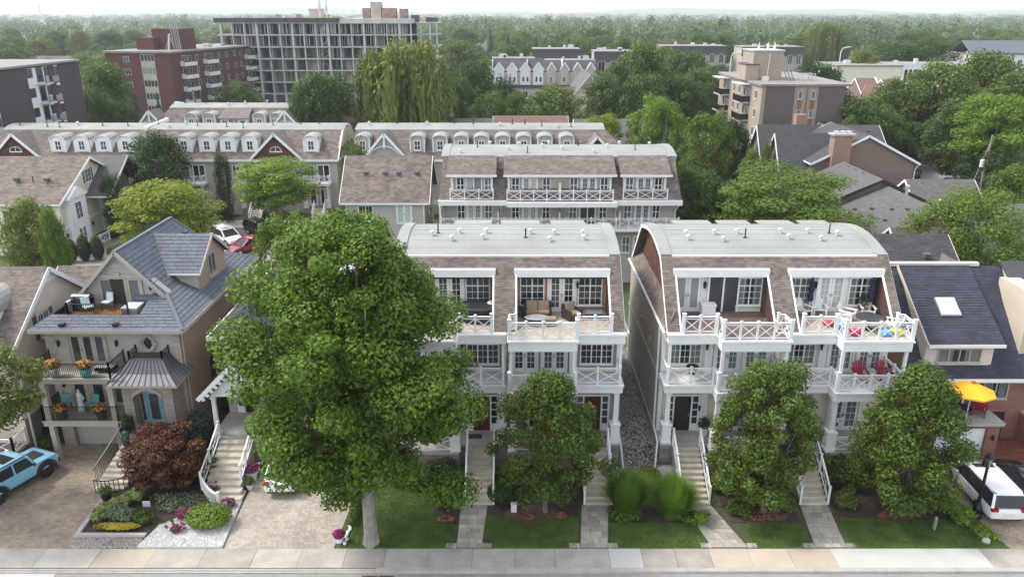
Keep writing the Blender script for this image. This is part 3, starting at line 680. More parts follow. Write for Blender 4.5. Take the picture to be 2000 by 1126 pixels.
# ------------------------------------------------------------------ the two white-trimmed townhouse blocks on the street
def townhouse_block(root, W, mirror, spec):
    F = Fr((W, 0, 0), (-1, 0, 0)) if mirror else Fr((0, 0, 0))
    U = W / 2; RC = 2.65; D = 13.7
    fw = spec['wall']
    MB().box(0, W, 1.55, D - 0.3, 0.0, 8.62).build('side_wall', spec['side'], root)
    MB().box(0.02, W - 0.02, 1.5, 1.549, 1.9, 8.6).build('front_wall', fw, root)
    # stone plinth, course by course
    pl = MB()
    for u in (0, 1):
        a0 = u * U
        pl.fbox(F, a0 + 0.02, a0 + RC, 0.0, 1.84, -1.5, -0.02); pl.fbox(F, a0 + RC, a0 + U - 0.06, 0.0, 1.84, -1.5, 0.86)
    po = pl.build('plinth', 'stone_plinth', root)
    for u in (0, 1):
        a0 = u * U
        MB().fbox(F, a0 + 0.0, a0 + RC, 1.84, 2.0, -1.5, 0.04).build('porch_floor', 'concrete', root)
        MB().fbox(F, a0 + RC + 0.002, a0 + U - 0.03, 1.84, 1.995, -1.5, 0.92).build('porch_floor', 'concrete', root)
        # stones of the plinth front
        q = random.Random(u + 3)
        sm = MB()
        for (xa, xb, dd) in ((a0 + 0.05, a0 + RC - 0.05, -0.02), (a0 + RC + 0.05, a0 + U - 0.1, 0.86)):
            z = 0.0
            while z < 1.75:
                hh = q.uniform(0.2, 0.32); x = xa
                while x < xb - 0.1:
                    ww = min(q.uniform(0.3, 0.75), xb - x); sm.fbox(F, x, x + ww - 0.02, z, min(z + hh, 1.83) - 0.02, dd - 0.02, dd + q.uniform(0.02, 0.05)); x += ww
                z += hh
        tag(sm.build('plinth_stones', 'stone_plinth', root), kind='stuff')
    # white floor bands (balcony 1) and eave bands (terrace)
    for u in (0, 1):
        a0 = u * U
        for (b0, b1, e, nm) in ((5.22, 5.62, 0.0, 'balcony'), (8.18, 8.66, 0.03, 'terrace_band')):
            m = MB(); m.fbox(F, a0 + 0.0, a0 + RC, b0, b1, -1.5, 0.08 + e); m.fbox(F, a0 - (0.06 if u == 0 else 0), a0 + RC + 0.0, b1, b1 + 0.09, -1.5, 0.16 + e)
            m.fbox(F, a0 + RC, a0 + U - 0.1, b0 - 0.05, b1 + 0.001, -1.5, 0.98 + e); m.fbox(F, a0 + RC - 0.06, a0 + U - 0.04, b1 + 0.001, b1 + 0.093, -1.5, 1.07 + e)
            m.build(nm, 'white', root)
        # corner posts on storey 2
        for (x, dd) in ((a0 + 0.12, -1.42), (a0 + RC + 0.12, -1.4), (a0 + RC - 0.1, -1.38)):
            MB().fbox(F, x - 0.1, x + 0.1, 2.0, 8.18, dd - 0.1, dd + 0.05).build('corner_board', 'white', root)
        # porch columns
        column(root, F, a0 + 0.3, 2.0, 5.22, -0.2)
        column(root, F, a0 + RC + 0.2, 2.0, 5.17, 0.66)
        column(root, F, a0 + U - 0.35, 2.0, 5.17, 0.66)
        # slim posts carrying the upper bay
        for x in (a0 + RC + 0.15, a0 + U - 0.25): MB().fbox(F, x - 0.08, x + 0.08, 5.72, 8.13, 0.7, 0.86).build('post', 'white', root)
        MB().fbox(F, a0 + 0.12, a0 + 0.26, 5.72, 8.18, -0.2, -0.06).build('post', 'white', root)
        # railings
        railing(root, F, a0 + 0.18, a0 + RC - 0.02, 5.71, 1.0, 0.0, 2)
        railing(root, F, a0 + RC + 0.05, a0 + U - 0.15, 5.715, 1.0, 0.88, 4, big=True)
        Fs = Fr(F.p(a0 + 0.12, 0, 0), (0, 1, 0), -F.r)
        railing(root, Fs, 0.08, 1.4, 5.71, 1.0, 0.0, 1, ends=(False, True))
        Fb = Fr(F.p(a0 + RC + 0.05, 0, 0.88), (0, 1, 0), -F.r)
        railing(root, Fb, 0.1, 0.82, 5.715, 1.0, 0.0, 1, ends=(False, False))
        Fe = Fr(F.p(a0 + U - 0.15, 0, 0.88), (0, 1, 0), F.r)
        railing(root, Fe, 0.1, 2.3, 5.715, 1.0, 0.0, 2, ends=(False, True))
        railing(root, F, a0 + RC + 0.45, a0 + U - 0.6, 2.0, 0.9, 0.82, 2)
        # upper terrace railings
        railing(root, F, a0 + 0.78, a0 + RC - 0.1, 8.75, 1.0, 0.02, 2, big=True)
        railing(root, F, a0 + RC + 0.05, a0 + U - 0.15, 8.755, 1.0, 0.90, 4, big=True)
        Fb = Fr(F.p(a0 + RC + 0.05, 0, 0.90), (0, 1, 0), -F.r); railing(root, Fb, 0.12, 0.84, 8.755, 1.0, 0.0, 1, ends=(False, False))
        Fe = Fr(F.p(a0 + U - 0.15, 0, 0.90), (0, 1, 0), F.r); railing(root, Fe, 0.12, 1.2, 8.755, 1.0, 0.0, 1, ends=(False, False))
        Fd = Fr(F.p(a0 + U - 0.5, 0, -0.3), F.r, (0, -1, 0)); railing(root, Fd, 0.0, 0.35, 8.755, 1.0, 0.0, 1, ends=(True, False))
        # terrace floors
        tm = MB(); y1 = 3.2
        def flat(xa, xb, da, db): return [F.p(xa, 8.753, da), F.p(xb, 8.753, da), F.p(xb, 8.753, db), F.p(xa, 8.753, db)]
        tile_mesh(tm, flat(a0 + 0.75, a0 + 5.9, -3.2, -0.02), 1.9, 0.14, 0.012, 5 + u); tile_mesh(tm, flat(a0 + RC + 0.1, a0 + U - 0.2, -0.02, 0.84), 1.9, 0.14, 0.012, 7 + u)
        MB().fbox(F, a0 + 0.7, a0 + 5.95, 8.60, 8.749, -3.25, -0.05).build('terrace_floor', 'white', root)
        tag(tm.build('deck_boards', spec['deck'][u], root), kind='stuff')
        # storey 1 : entry door in the recess, french window in the bay (wall d = -1.5)
        entry_door(root, F, a0 + 0.98, 2.0, 0.95, 2.15, spec['door'][u], 0.32, d=-1.5)
        french_door(root, F, a0 + RC + 0.9, 2.0, 1.7, 2.5, 5, d=-1.5, curtain='curtain' if spec['curt'] else None)
        lantern(root, F, a0 + 2.42, 3.3, -1.5, 0.9)
        # storey 2
        cu = 'curtain' if spec['curt'] else None
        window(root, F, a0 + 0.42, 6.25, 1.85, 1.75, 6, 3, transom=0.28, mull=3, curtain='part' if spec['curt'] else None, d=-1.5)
        for x in (a0 + RC + 0.4, a0 + RC + 2.05): french_door(root, F, x, 5.72, 1.35, 2.25, 5, d=-1.5, curtain=cu, leaf=spec['leaf'])
        lantern(root, F, a0 + RC - 0.15, 7.2, -1.38, 0.9)
        # terrace wall in the mansard
        MB().fbox(F, a0 + 0.7, a0 + 5.9, 8.75, 11.2, -3.6, -3.2).build('terrace_wall', spec['upper'], root)
        MB().fbox(F, a0 + 0.62, a0 + 5.98, 11.06, 11.5, -3.6, -2.55).build('header', 'white', root)
        if spec['awning']:
            MB().fbox(F, a0 + 0.95, a0 + 5.6, 10.94, 11.055, -3.1, -2.62).build('awning_case', 'plastic_black', root)
            MB().fbox(F, a0 + 0.95, a0 + 5.6, 10.82, 10.938, -3.1, -2.98).build('awning_valance', 'plastic_black', root)
        for k in spec['terr'][u]:
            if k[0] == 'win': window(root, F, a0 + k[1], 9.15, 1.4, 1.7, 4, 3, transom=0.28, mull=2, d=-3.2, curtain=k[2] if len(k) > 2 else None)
            elif k[0] == 'dbl': french_door(root, F, a0 + k[1], 8.76, 1.5, 2.15, k[2], d=-3.2, glass=k[3], cols=k[4], fill=0.16)
            elif k[0] == 'sld': sliding_door(root, F, a0 + k[1], 8.76, 1.6, 2.15, d=-3.2)
            elif k[0] == 'lan': lantern(root, F, a0 + k[1], 10.2, -3.2, 1.0)
    # mansard and roof
    def ym(z): return 0.16 + (z - 8.7) * 3.25 / 3.35
    def prof(z0, z1): return [(ym(z0), z0), (ym(z1), z1)]
    strips = [(0.5, 0.7), (5.9, U + 0.7), (U + 5.9, W - 0.5)]
    mm = MB(); tl = MB()
    for i, (xa, xb) in enumerate(strips):
        if xb - xa > 0.02:
            X0, X1 = (W - xb, W - xa) if mirror else (xa, xb)
            mm.prism([(X0, ym(8.7), 8.7), (X0, ym(11.5), 11.5), (X0, 3.6, 11.5), (X0, 3.6, 8.7)], (X1 - X0, 0, 0))
        XA, XB = (0.0 if i == 0 else xa), (W if i == 2 else xb)
        X0, X1 = (W - XB, W - XA) if mirror else (XA, XB)
        tile_mesh(tl, [(X0, ym(8.7) - 0.02, 8.7), (X1, ym(8.7) - 0.02, 8.7), (X1, ym(11.5) - 0.02, 11.5), (X0, ym(11.5) - 0.02, 11.5)], 0.30, 0.145, 0.018, 20 + i)
    mm.prism([(0.5, ym(11.5), 11.5), (0.5, ym(12.05), 12.05), (0.5, 3.6, 12.05), (0.5, 3.6, 11.5)], (W - 1.0, 0, 0))
    tile_mesh(tl, [(0, ym(11.5) - 0.02, 11.5), (W, ym(11.5) - 0.02, 11.5), (W, ym(12.05) - 0.02, 12.05), (0, ym(12.05) - 0.02, 12.05)], 0.30, 0.145, 0.018, 29)
    mo = mm.build('mansard', 'shingle_brown_far', root)
    tag(tl.build('roof_shingles', 'shingle_brown', mo), kind='stuff')
    # outer shell at the two ends, gable panels, skirt roofs
    n = 8; crest = [(3.42 + (10.28 - 3.42) * i / n, 12.05 + 0.55 * math.sin(math.pi * i / n)) for i in range(n + 1)]
    outer = [(ym(8.7), 8.7)] + crest + [(13.54, 8.7)]
    cx, cz = 6.85, 9.6
    inner = [(cx + (y - cx) * 0.945, cz + (z - cz) * 0.915) for y, z in outer]
    for e, (x0, x1) in enumerate(((0.0, 0.5), (W - 0.5, W))):
        s = MB(); shell(s, outer, inner, x0, x1); s.build('rake_roof', 'shingle_brown_far', root)
        t = MB(); o2 = [(y, z + 0.02) for y, z in outer]; i2 = [(cx + (y - cx) * 0.955, cz + (z - cz) * 0.93) for y, z in outer]
        xx = -0.03 if e == 0 else W; shell(t, outer, i2, xx, xx + 0.03); t.build('rake_trim', 'white', root)
        gx = 0.5 if e == 0 else W - 0.5
        MB().prism([(gx - 0.01, y, z) for y, z in inner], (0.02, 0, 0)).build('gable_panel', 'cedar', root)
        ct = MB()
        for (y, z) in []: pass
        sgn = 1 if e == 0 else -1; xo = 0.0 - 0.12 if e == 0 else W + 0.12
        poly = [(xo, 0.3, 8.72), (xo, 13.4, 8.72), (xo + sgn * 0.61, 12.9, 9.7), (xo + sgn * 0.61, 0.8, 9.7)]
        sk = MB(); sk.prism(poly, (0, 0, -0.08)); so = sk.build('skirt_roof', 'shingle_brown_far', root)
        st = MB(); tile_mesh(st, poly, 0.3, 0.145, 0.015, 40 + e); tag(st.build('roof_shingles', 'shingle_brown', so), kind='stuff')
        # cedar shingles on the gable
        cs = MB(); gp = [(gx - sgn * 0.03, y, z) for y, z in inner]
        tile_mesh(cs, gp, 0.25, 0.2, 0.02, 50 + e); tag(cs.build('gable_shingles', 'cedar', root), kind='stuff')
        # belts, gutter and downspouts on the side wall
        xb = (-0.05, 0.0) if e == 0 else (W, W + 0.05)
        b = MB(); b.box(xb[0], xb[1], 1.5, D - 0.3, 5.25, 5.5); b.box(xb[0], xb[1], 1.5, D - 0.3, 8.3, 8.61); b.box(xb[0], xb[1], 1.5, D - 0.3, 1.75, 1.9); b.build('belt_course', 'white' if e else 'stucco_pale', root)
        g = MB(); g.box(xo - sgn * 0.12 if e == 0 else xo, xo if e == 0 else xo + 0.12, 0.2, 13.5, 8.62, 8.74); g.build('gutter', 'white', root)
        xs = -0.09 if e == 0 else W + 0.09
        downspout(root, [(xs, 1.9, 8.6), (xs, 1.7, 2.2), (xs, 0.3, 1.9), (xs - 0.2 * sgn, -0.35, 0.1)])
        for yy in (4.5, 8.0): MB().box(min(xs, xs + .02 * sgn) - 0.03, max(xs, xs + .02 * sgn) + 0.03, yy, yy + 0.3, 6.2, 6.55).build('wall_vent', 'stucco_beige', root)
    # cheeks of the terraces
    for u in (0, 1):
        for k, xa in enumerate((u * U + 0.7, u * U + 5.9)):
            x = W - xa if mirror else xa
            s = 1 if (k == 0) != mirror else -1
            tri = [(x, 0.3, 8.76), (x, 3.2, 8.76), (x, 3.2, 11.5), (x, ym(11.4) + 0.05, 11.46)]
            MB().prism(tri, (s * 0.02, 0, 0)).build('cheek', 'cedar_dark', root)
            MB().bar((x + s * 0.03, ym(8.8) - 0.04, 8.76), (x + s * 0.03, ym(11.5) - 0.04, 11.46), 0.10, 0.07).build('cheek_trim', 'white', root)
    # white membrane roof in long sheets
    for i in range(n):
        (y0, z0), (y1, z1) = crest[i], crest[i + 1]
        x0, x1 = 0.62, W - 0.62
        m = MB(); e = 0.012 * (i < n // 2) ; m.hexa([(x0, y0, z0 - 0.2), (x1, y0, z0 - 0.2), (x1, y1, z1 - 0.2), (x0, y1, z1 - 0.2), (x0, y0, z0 + 0.03), (x1, y0, z0 + 0.03), (x1, y1, z1 + 0.018), (x0, y1, z1 + 0.018)])
        m.build('roof_sheet', 'white_roof', root)
    for (x0, x1) in ((-0.02, 0.62), (W - 0.62, W + 0.02)):
        m = MB(); shell(m, [(y, z + 0.09) for y, z in crest], [(y, z - 0.02) for y, z in crest], x0, x1); m.build('roof_kerb', 'white_roof', root)
    MB().box(0.62, W - 0.62, 3.34, 3.42, 11.98, 12.11).build('roof_edge', 'white', root)
    # rear dormers whose flat roofs break the far edge
    for (xa, xb) in spec['rear']:
        m = MB(); m.prism([(xa, 9.2, 12.27), (xa, 10.9, 12.15), (xa, 10.9, 12.1), (xa, 8.0, 12.2)], (xb - xa, 0, 0)); m.build('rear_dormer_roof', 'white_roof', root)
        MB().box(xa + 0.2, xb - 0.2, 10.3, 10.8, 9.0, 12.09).build('rear_dormer_wall', fw, root)
    b = MB(); b.prism([(0.5, 10.0, 8.7), (0.5, 10.26, 12.03), (0.5, 13.52, 8.7)], (W - 1, 0, 0)); b.build('rear_mansard', 'shingle_brown_far', root)
    MB().box(0.5, W - 0.5, 3.6, 10.05, 8.62, 11.95).build('attic_core', 'stucco_beige', root)
    for (x, y, k) in spec['vents']:
        t = (y - 3.42) / 6.86; roof_vent(root, (x, y, 12.07 + 0.55 * math.sin(math.pi * t)), 0.75, k)

VENTS = [(1.9, 5.9, 'mushroom'), (1.9, 5.2, 'mushroom'), (3.6, 6.0, 'mushroom'), (3.9, 5.0, 'mushroom'), (5.0, 6.1, 'mushroom'), (5.3, 5.5, 'pipe'), (7.6, 6.2, 'mushroom'), (7.8, 5.3, 'mushroom'),
         (9.2, 6.2, 'mushroom'), (9.6, 5.1, 'mushroom'), (10.5, 6.2, 'pipe'), (10.8, 5.8, 'mushroom')]
tb_r = thing('townhouse', 'cream townhouse block with white balconies beside the navy roofed brick house', 'townhouse', (8.4, 38, 0))
townhouse_block(tb_r, 12.8, False, dict(wall='siding_cream', side='stucco_beige', deck=('deck_brown', 'deck_pale'), door=('dark_door', 'dark_door'), curt=True, leaf='white', upper='siding_cream', awning=False,
    terr=([('dbl', 0.12 + 0.75, 1, 'glass_pale', 1), ('lan', 2.55), ('sld', 2.85), ('win', 4.45, 'part')], [('win', 0.9, 'blind'), ('lan', 2.45), ('dbl', 2.65, 5, 'glass_pale', 2), ('win', 4.4, 'part')]),
    rear=((2.0, 4.4), (4.9, 6.9), (7.5, 9.7), (10.2, 12.0)), vents=VENTS))
tb_l = thing('townhouse', 'taupe townhouse block with red front doors and wicker sofa on its terrace', 'townhouse', (-6.7, 38, 0))
townhouse_block(tb_l, 12.8, True, dict(wall='siding_taupe', side='stucco_beige', deck=('deck_pale', 'deck_pale'), door=('red_door', 'red_door'), curt=False, leaf='white', upper='terracotta_wall', awning=True,
    terr=([('win', 0.95), ('dbl', 2.5, 5, 'glass', 2), ('lan', 2.38), ('win', 4.25)], [('win', 0.95), ('dbl', 2.5, 5, 'glass', 2), ('win', 4.25)]),
    rear=((3.0, 5.4), (6.0, 8.5), (9.2, 11.4)), vents=[(12.8 - x, y, k) for x, y, k in VENTS]))
# front steps with their handrails, four flights
for root, mir, W in ((tb_r, False, 12.8), (tb_l, True, 12.8)):
    F = Fr((W, 0, 0), (-1, 0, 0)) if mir else Fr((0, 0, 0))
    for u in (0, 1):
        a0 = u * W / 2
        stairs(root, F, a0 + 0.75, a0 + 2.15, 0.0, 1.82, 0.04, 10)
        for a in (a0 + 0.70, a0 + 2.2): handrail(root, F, a, [(0.1, 1.95), (1.45, 1.15), (3.0, 0.12)])
# ------------------------------------------------------------------ generic house pieces
def gable(root, x0, x1, y0, y1, z0, ze, zr, axis, wall, roof, ov=0.4, rk=0.35, trim='white', gut=True, name='wall', th=0.16, tile=None, seed=3):
    """walls with two gables and two roof slopes; axis = direction of the ridge"""
    m = MB(); m.box(x0, x1, y0, y1, z0, ze)
    if axis == 'x':
        ym = (y0 + y1) / 2; m.prism([(x0, y0, ze), (x0, ym, zr), (x0, y1, ze)], (x1 - x0, 0, 0))
    else:
        xm = (x0 + x1) / 2; m.prism([(x0, y0, ze), (xm, y0, zr), (x1, y0, ze)], (0, y1 - y0, 0))
    m.build(name, wall, root)
    half = ((y1 - y0) if axis == 'x' else (x1 - x0)) / 2; s = (zr - ze) / half
    for sg in (-1, 1):
        lo = ze - s * ov
        if axis == 'x':
            ye = (y0 - ov) if sg < 0 else (y1 + ov); P = [(x0 - rk, ye, lo), (x1 + rk, ye, lo), (x1 + rk, ym, zr), (x0 - rk, ym, zr)]
        else:
            xe = (x0 - ov) if sg < 0 else (x1 + ov); P = [(xe, y0 - rk, lo), (xe, y1 + rk, lo), (xm, y1 + rk, zr), (xm, y0 - rk, zr)]
        P = [(p[0], p[1], p[2] + 0.02) for p in P]
        o = MB().prism(P, (0, 0, th)).build('roof_slope', roof, root)
        if tile:
            t = MB(); tile_mesh(t, [(p[0], p[1], p[2] + th) for p in P], tile[0], tile[1], tile[2], seed + sg); tag(t.build('roof_shingles', tile[3], o), kind='stuff')
        if gut:
            a, b = Vector(P[0]), Vector(P[1]); MB().bar(a + Vector((0, 0, 0.05)), b + Vector((0, 0, 0.05)), 0.14, 0.16).build('gutter', trim, root)
        for (i, j) in ((0, 3), (1, 2)):
            a, b = Vector(P[i]), Vector(P[j]); dx = Vector((0, 0, 0.03))
            out = Vector((-0.03 if i == 0 else 0.03, 0, 0)) if axis == 'x' else Vector((0, -0.03 if i == 0 else 0.03, 0))
            MB().bar(a + dx + out, b + dx + out, 0.05, 0.26, up=Z).build('rake_trim', trim, root)
def shutters(par, F, a, b, w, h, mat, d=0.0):
    for x in (a - 0.42, a + w + 0.07): MB().fbox(F, x, x + 0.35, b, b + h, d, d + 0.04).build('shutter', mat, par)

# ------------------------------------------------------------------ stucco house with slate roof (left foreground)
sh = thing('stucco_house', 'pale stucco house with blue-grey slate roof, roof deck and black iron balconies', 'house', (-27.3, 41.3, 0))
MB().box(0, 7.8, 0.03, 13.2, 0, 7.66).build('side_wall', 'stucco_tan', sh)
MB().box(-0.01, 7.81, 0, 0.029, 0, 7.65).build('front_wall', 'stucco_pale', sh)
F = Fr((0, 0, 0))
for k in range(19):      # quoins
    w = 0.55 if k % 2 else 0.38
    MB().fbox(F, 7.82 - w, 7.84, 0.3 + k * 0.385, 0.65 + k * 0.385, -0.0, 0.045).build('quoin', 'stucco_beige', sh)
    MB().fbox(F, -0.04, -0.02 + w, 0.3 + k * 0.385, 0.65 + k * 0.385, -0.0, 0.045).build('quoin', 'stucco_beige', sh)
g = MB(); g.fbox(F, 0.75, 3.5, 0.0, 2.02, 0.0, 0.03)
for i in range(4): g.fbox(F, 0.8, 3.45, 0.06 + i * 0.49, 0.5 + i * 0.49, 0.03, 0.05)
g.build('garage_door', 'stucco_pale', sh)
MB().fbox(F, 0.0, 0.7, 0.0, 2.25, 0.0, 0.35).build('pier', 'stone_veneer', sh)
for x in (0.35, 4.2): MB().fbox(F, x - 0.14, x + 0.14, 0, 2.25, 1.5, 1.78).build('column', 'stucco_beige', sh)
for x in (0.35, 4.2): MB().fbox(F, x - 0.16, x + 0.16, 2.56, 5.0, 1.5, 1.82).build('column', 'stucco_beige', sh)
for (z0, z1) in ((2.25, 2.54), (5.0, 5.26)):
    m = MB(); m.fbox(F, 0.0, 4.5, z0, z1, 0.0, 1.85); m.fbox(F, -0.05, 4.55, z1, z1 + 0.05, 0.0, 1.92); m.build('balcony_slab', 'stucco_beige', sh)
    iron_railing(sh, F, 0.05, 4.4, z1 + 0.05, 0.95, 1.82)
    Fs = Fr((0.05, -1.82, 0), (0, 1, 0), (-1, 0, 0)); iron_railing(sh, Fs, 0.0, 1.8, z1 + 0.05, 0.95, 0.0)
    if z0 > 3:
        Fs = Fr((4.4, -1.82, 0), (0, 1, 0), (1, 0, 0)); iron_railing(sh, Fs, 0.0, 1.8, z1 + 0.05, 0.95, 0.0)
for x in (0.95, 2.05, 3.15):
    french_door(sh, F, x, 2.6, 0.9, 2.15, 1, mat='stucco_beige', leaf='stucco_beige', leaves=1, cols=1)
french_door(sh, F, 1.35, 5.32, 2.1, 1.95, 1, mat='stucco_beige', leaf='stucco_beige', leaves=3, cols=1)
m = MB(); m.fbox(F, 1.15, 3.65, 7.4, 7.6, 0, 0.1); m.build('lintel', 'stucco_beige', sh)
for x in (0.75, 4.15): lantern(sh, F, x, 6.55, 0.0, 1.0)
lantern(sh, F, 0.55, 3.9, 0.0, 1.0)
# oval ornament with four keystones
m = MB(); c = (5.95, 6.75)
N = 20
ring = [F.p(c[0] + 0.42 * math.cos(2 * math.pi * i / N), c[1] + 0.5 * math.sin(2 * math.pi * i / N), 0.06) for i in range(N + 1)]
m.tube(ring, 0.07, 6, False)
for i in range(4): a = math.pi / 2 * i; m.fbox(F, c[0] + 0.47 * math.cos(a) - 0.09, c[0] + 0.47 * math.cos(a) + 0.09, c[1] + 0.55 * math.sin(a) - 0.09, c[1] + 0.55 * math.sin(a) + 0.09, 0, 0.1)
oo = m.build('oval_surround', 'stucco_beige', sh)
m = MB(); m.prism([F.p(c[0] + 0.36 * math.cos(2 * math.pi * i / N), c[1] + 0.44 * math.sin(2 * math.pi * i / N), 0.005) for i in range(N)], (0, -0.015, 0)); m.build('oval_recess', 'stucco_pale', oo)
m = MB(); m.ball(F.p(c[0], c[1], 0.06), (0.2, 0.05, 0.32), 9, 6, 0.3, 4); m.build('plaque', 'black_iron', oo)
# stone porch tower with arched aqua door
pt = MB(); x0, x1 = 4.75, 7.65; yf = -1.6
FP = Fr((0, yf, 0))
pt.box(x0, 5.32, yf, -0.005, 0, 4.98); pt.box(7.05, x1, yf, -0.005, 0, 4.98); pt.box(5.32, 7.05, yf, -0.005, 4.45, 4.98); pt.box(5.32, 7.05, yf, -0.005, 0, 1.85)
arc = [(5.32 + 1.73 * i / 10, 4.0 + 0.44 * math.sin(math.pi * i / 10)) for i in range(11)]
pt.prism([(p[0], yf, p[1]) for p in arc] + [(7.05, yf, 4.46), (5.32, yf, 4.46)], (0, 1.2, 0))
pt.build('porch_tower', 'stone_veneer', sh)
for i in range(10):
    (a, b), (c2, d2) = arc[i], arc[i + 1]
    MB().prism([(a, yf - 0.05, b), (c2, yf - 0.05, d2), (c2, yf - 0.05, d2 + 0.24), (a, yf - 0.05, b + 0.24)], (0, 0.06, 0)).build('arch_stone', 'stucco_beige', sh)
FD = Fr((0, yf + 0.75, 0))
MB().fbox(FD, 5.32, 7.05, 1.85, 4.45, -0.3, -0.02).build('door_wall', 'stucco_beige', sh)
french_door(sh, FD, 5.75, 1.9, 0.85, 2.1, 1, mat='aqua_door', leaf='aqua_door', leaves=1, cols=1)
for x in (5.36, 6.72): window(sh, FD, x, 2.1, 0.27, 1.85, 1, 1, mat='stucco_beige', fr=0.04, sill=False)
m = MB(); m.prism([(5.45 + 1.45 * i / 10, yf + 0.72, 4.06 + 0.32 * math.sin(math.pi * i / 10)) for i in range(11)], (0, 0.02, 0)); m.build('fan_light', 'glass', sh)
pz = 5.02
E0 = [(4.2, -2.15, pz), (8.25, -2.15, pz), (8.25, 0.4, pz), (4.2, 0.4, pz)]; T0 = [(5.2, -0.95, 6.15), (7.1, -0.95, 6.15), (7.1, -0.0, 6.15), (5.2, -0.0, 6.15)]
MID = [tuple(0.5 * (a + b) for a, b in zip(p, q)) for p, q in zip(E0, T0)]; MID = [(p[0], p[1], p[2] - 0.13) for p in MID]
m = MB(); m.box(4.2, 8.25, -2.15, -0.01, pz - 0.14, pz - 0.001); m.build('porch_fascia', 'stucco_beige', sh)
m = MB()
for A_, B_ in ((E0, MID), (MID, T0)):
    for i in (0, 1, 3): m.poly([A_[i], A_[(i + 1) % 4], B_[(i + 1) % 4], B_[i]])
m.poly(T0); po = m.build('porch_roof', 'roof_seam', sh)
for i, cnt in ((0, 11), (1, 6), (3, 6)):
    for k in range(cnt + 1):
        t = k / cnt; s = MB()
        L = lambda Q: Vector(Q[i]).lerp(Vector(Q[(i + 1) % 4]), t)
        s.bar(L(E0) + Vector((0, 0, .02)), L(MID) + Vector((0, 0, .02)), 0.035, 0.05); s.bar(L(MID) + Vector((0, 0, .02)), L(T0) + Vector((0, 0, .02)), 0.035, 0.05)
        s.build('seam', 'roof_seam', po)
Ft = Fr((0, -0.95, 0)); iron_railing(sh, Ft, 5.2, 7.1, 6.16, 0.4, 0, 0.1, 'roof_cresting')
for xx, nn in ((5.2, (-1, 0, 0)), (7.1, (1, 0, 0))): iron_railing(sh, Fr((xx, -0.95, 0), (0, 1, 0), nn), 0.0, 0.9, 6.16, 0.4, 0, 0.1, 'roof_cresting')
# roof
EZ = 7.74
rp = [
    [(5.3, -0.5, EZ), (8.3, -0.5, EZ), (6.1, 2.9, 8.8), (5.3, 2.9, 8.8)],
    [(-0.6, -0.5, EZ), (5.3, -0.5, EZ), (5.3, 0.95, EZ + 0.42), (0.05, 0.95, EZ + 0.42)],
    [(8.3, -0.5, EZ), (8.3, 13.7, EZ), (6.1, 11.9, 8.8), (6.1, 2.9, 8.8)],
    [(6.1, 2.6, 8.8), (6.1, 11.9, 8.8), (3.5, 10.8, 11.5), (3.5, 2.6, 11.5)],
    [(-0.6, 13.7, EZ), (-0.6, -0.5, EZ), (0.9, 2.9, 8.8), (0.9, 11.9, 8.8)],
    [(0.9, 11.9, 8.8), (0.9, 2.6, 8.8), (3.5, 2.6, 11.5), (3.5, 10.8, 11.5)],
    [(8.3, 13.7, EZ), (-0.6, 13.7, EZ), (0.9, 11.9, 8.8), (6.1, 11.9, 8.8)],
    [(6.1, 11.9, 8.8), (0.9, 11.9, 8.8), (3.5, 10.8, 11.5)],
    [(-0.6, -0.5, EZ), (0.05, 0.95, EZ + 0.42), (0.9, 2.9, 8.8)]]
dr = [[(5.0, 4.7, 9.45), (7.6, 4.7, 9.45), (7.6, 7.4, 11.3), (3.4, 7.4, 11.3)], [(7.6, 10.1, 9.45), (5.0, 10.1, 9.45), (3.4, 7.4, 11.3), (7.6, 7.4, 11.3)]]
ro = MB()
for P in rp: ro.prism(P, (0, 0, -0.09))
ro_o = ro.build('roof', 'slate_gap', sh)
dro = MB()
for P in dr: dro.prism(P, (0, 0, -0.09))
cnt = 0; rest = MB()
allp = rp + dr
for i in (9, 3, 1, 0, 2, 4, 5, 6, 7, 8, 10):
    for v, f in tiles(allp[i], 0.62, 0.30, 0.035, 60 + i, gap=0.022, wild=0.1):
        if i in (9, 3, 1, 0, 2) and cnt < 290: MB().add(v, f).build('slate_tile', 'slate_piece', ro_o); cnt += 1
        else: rest.add(v, f)
tag(rest.build('slate_tiles', 'slate', ro_o), kind='stuff')
for P, Q in ((rp[3][3], rp[3][2]), (rp[3][2], (6.1, 11.9, 8.8)), (rp[0][1], rp[0][2])): MB().bar(Vector(P) + Vector((0, 0, .04)), Vector(Q) + Vector((0, 0, .04)), 0.22, 0.06).build('ridge_cap', 'slate', sh)
m = MB(); m.box(-0.62, 8.32, -0.56, -0.5, EZ - 0.2, EZ + 0.02); m.box(8.3, 8.36, -0.5, 13.7, EZ - 0.2, EZ + 0.02); m.box(-0.66, -0.6, -0.5, 13.7, EZ - 0.2, EZ + 0.02); m.build('gutter', 'stucco_beige', sh)
MB().box(-0.55, 8.25, -0.48, 13.6, EZ - 0.12, EZ - 0.1).build('soffit', 'stucco_beige', sh)
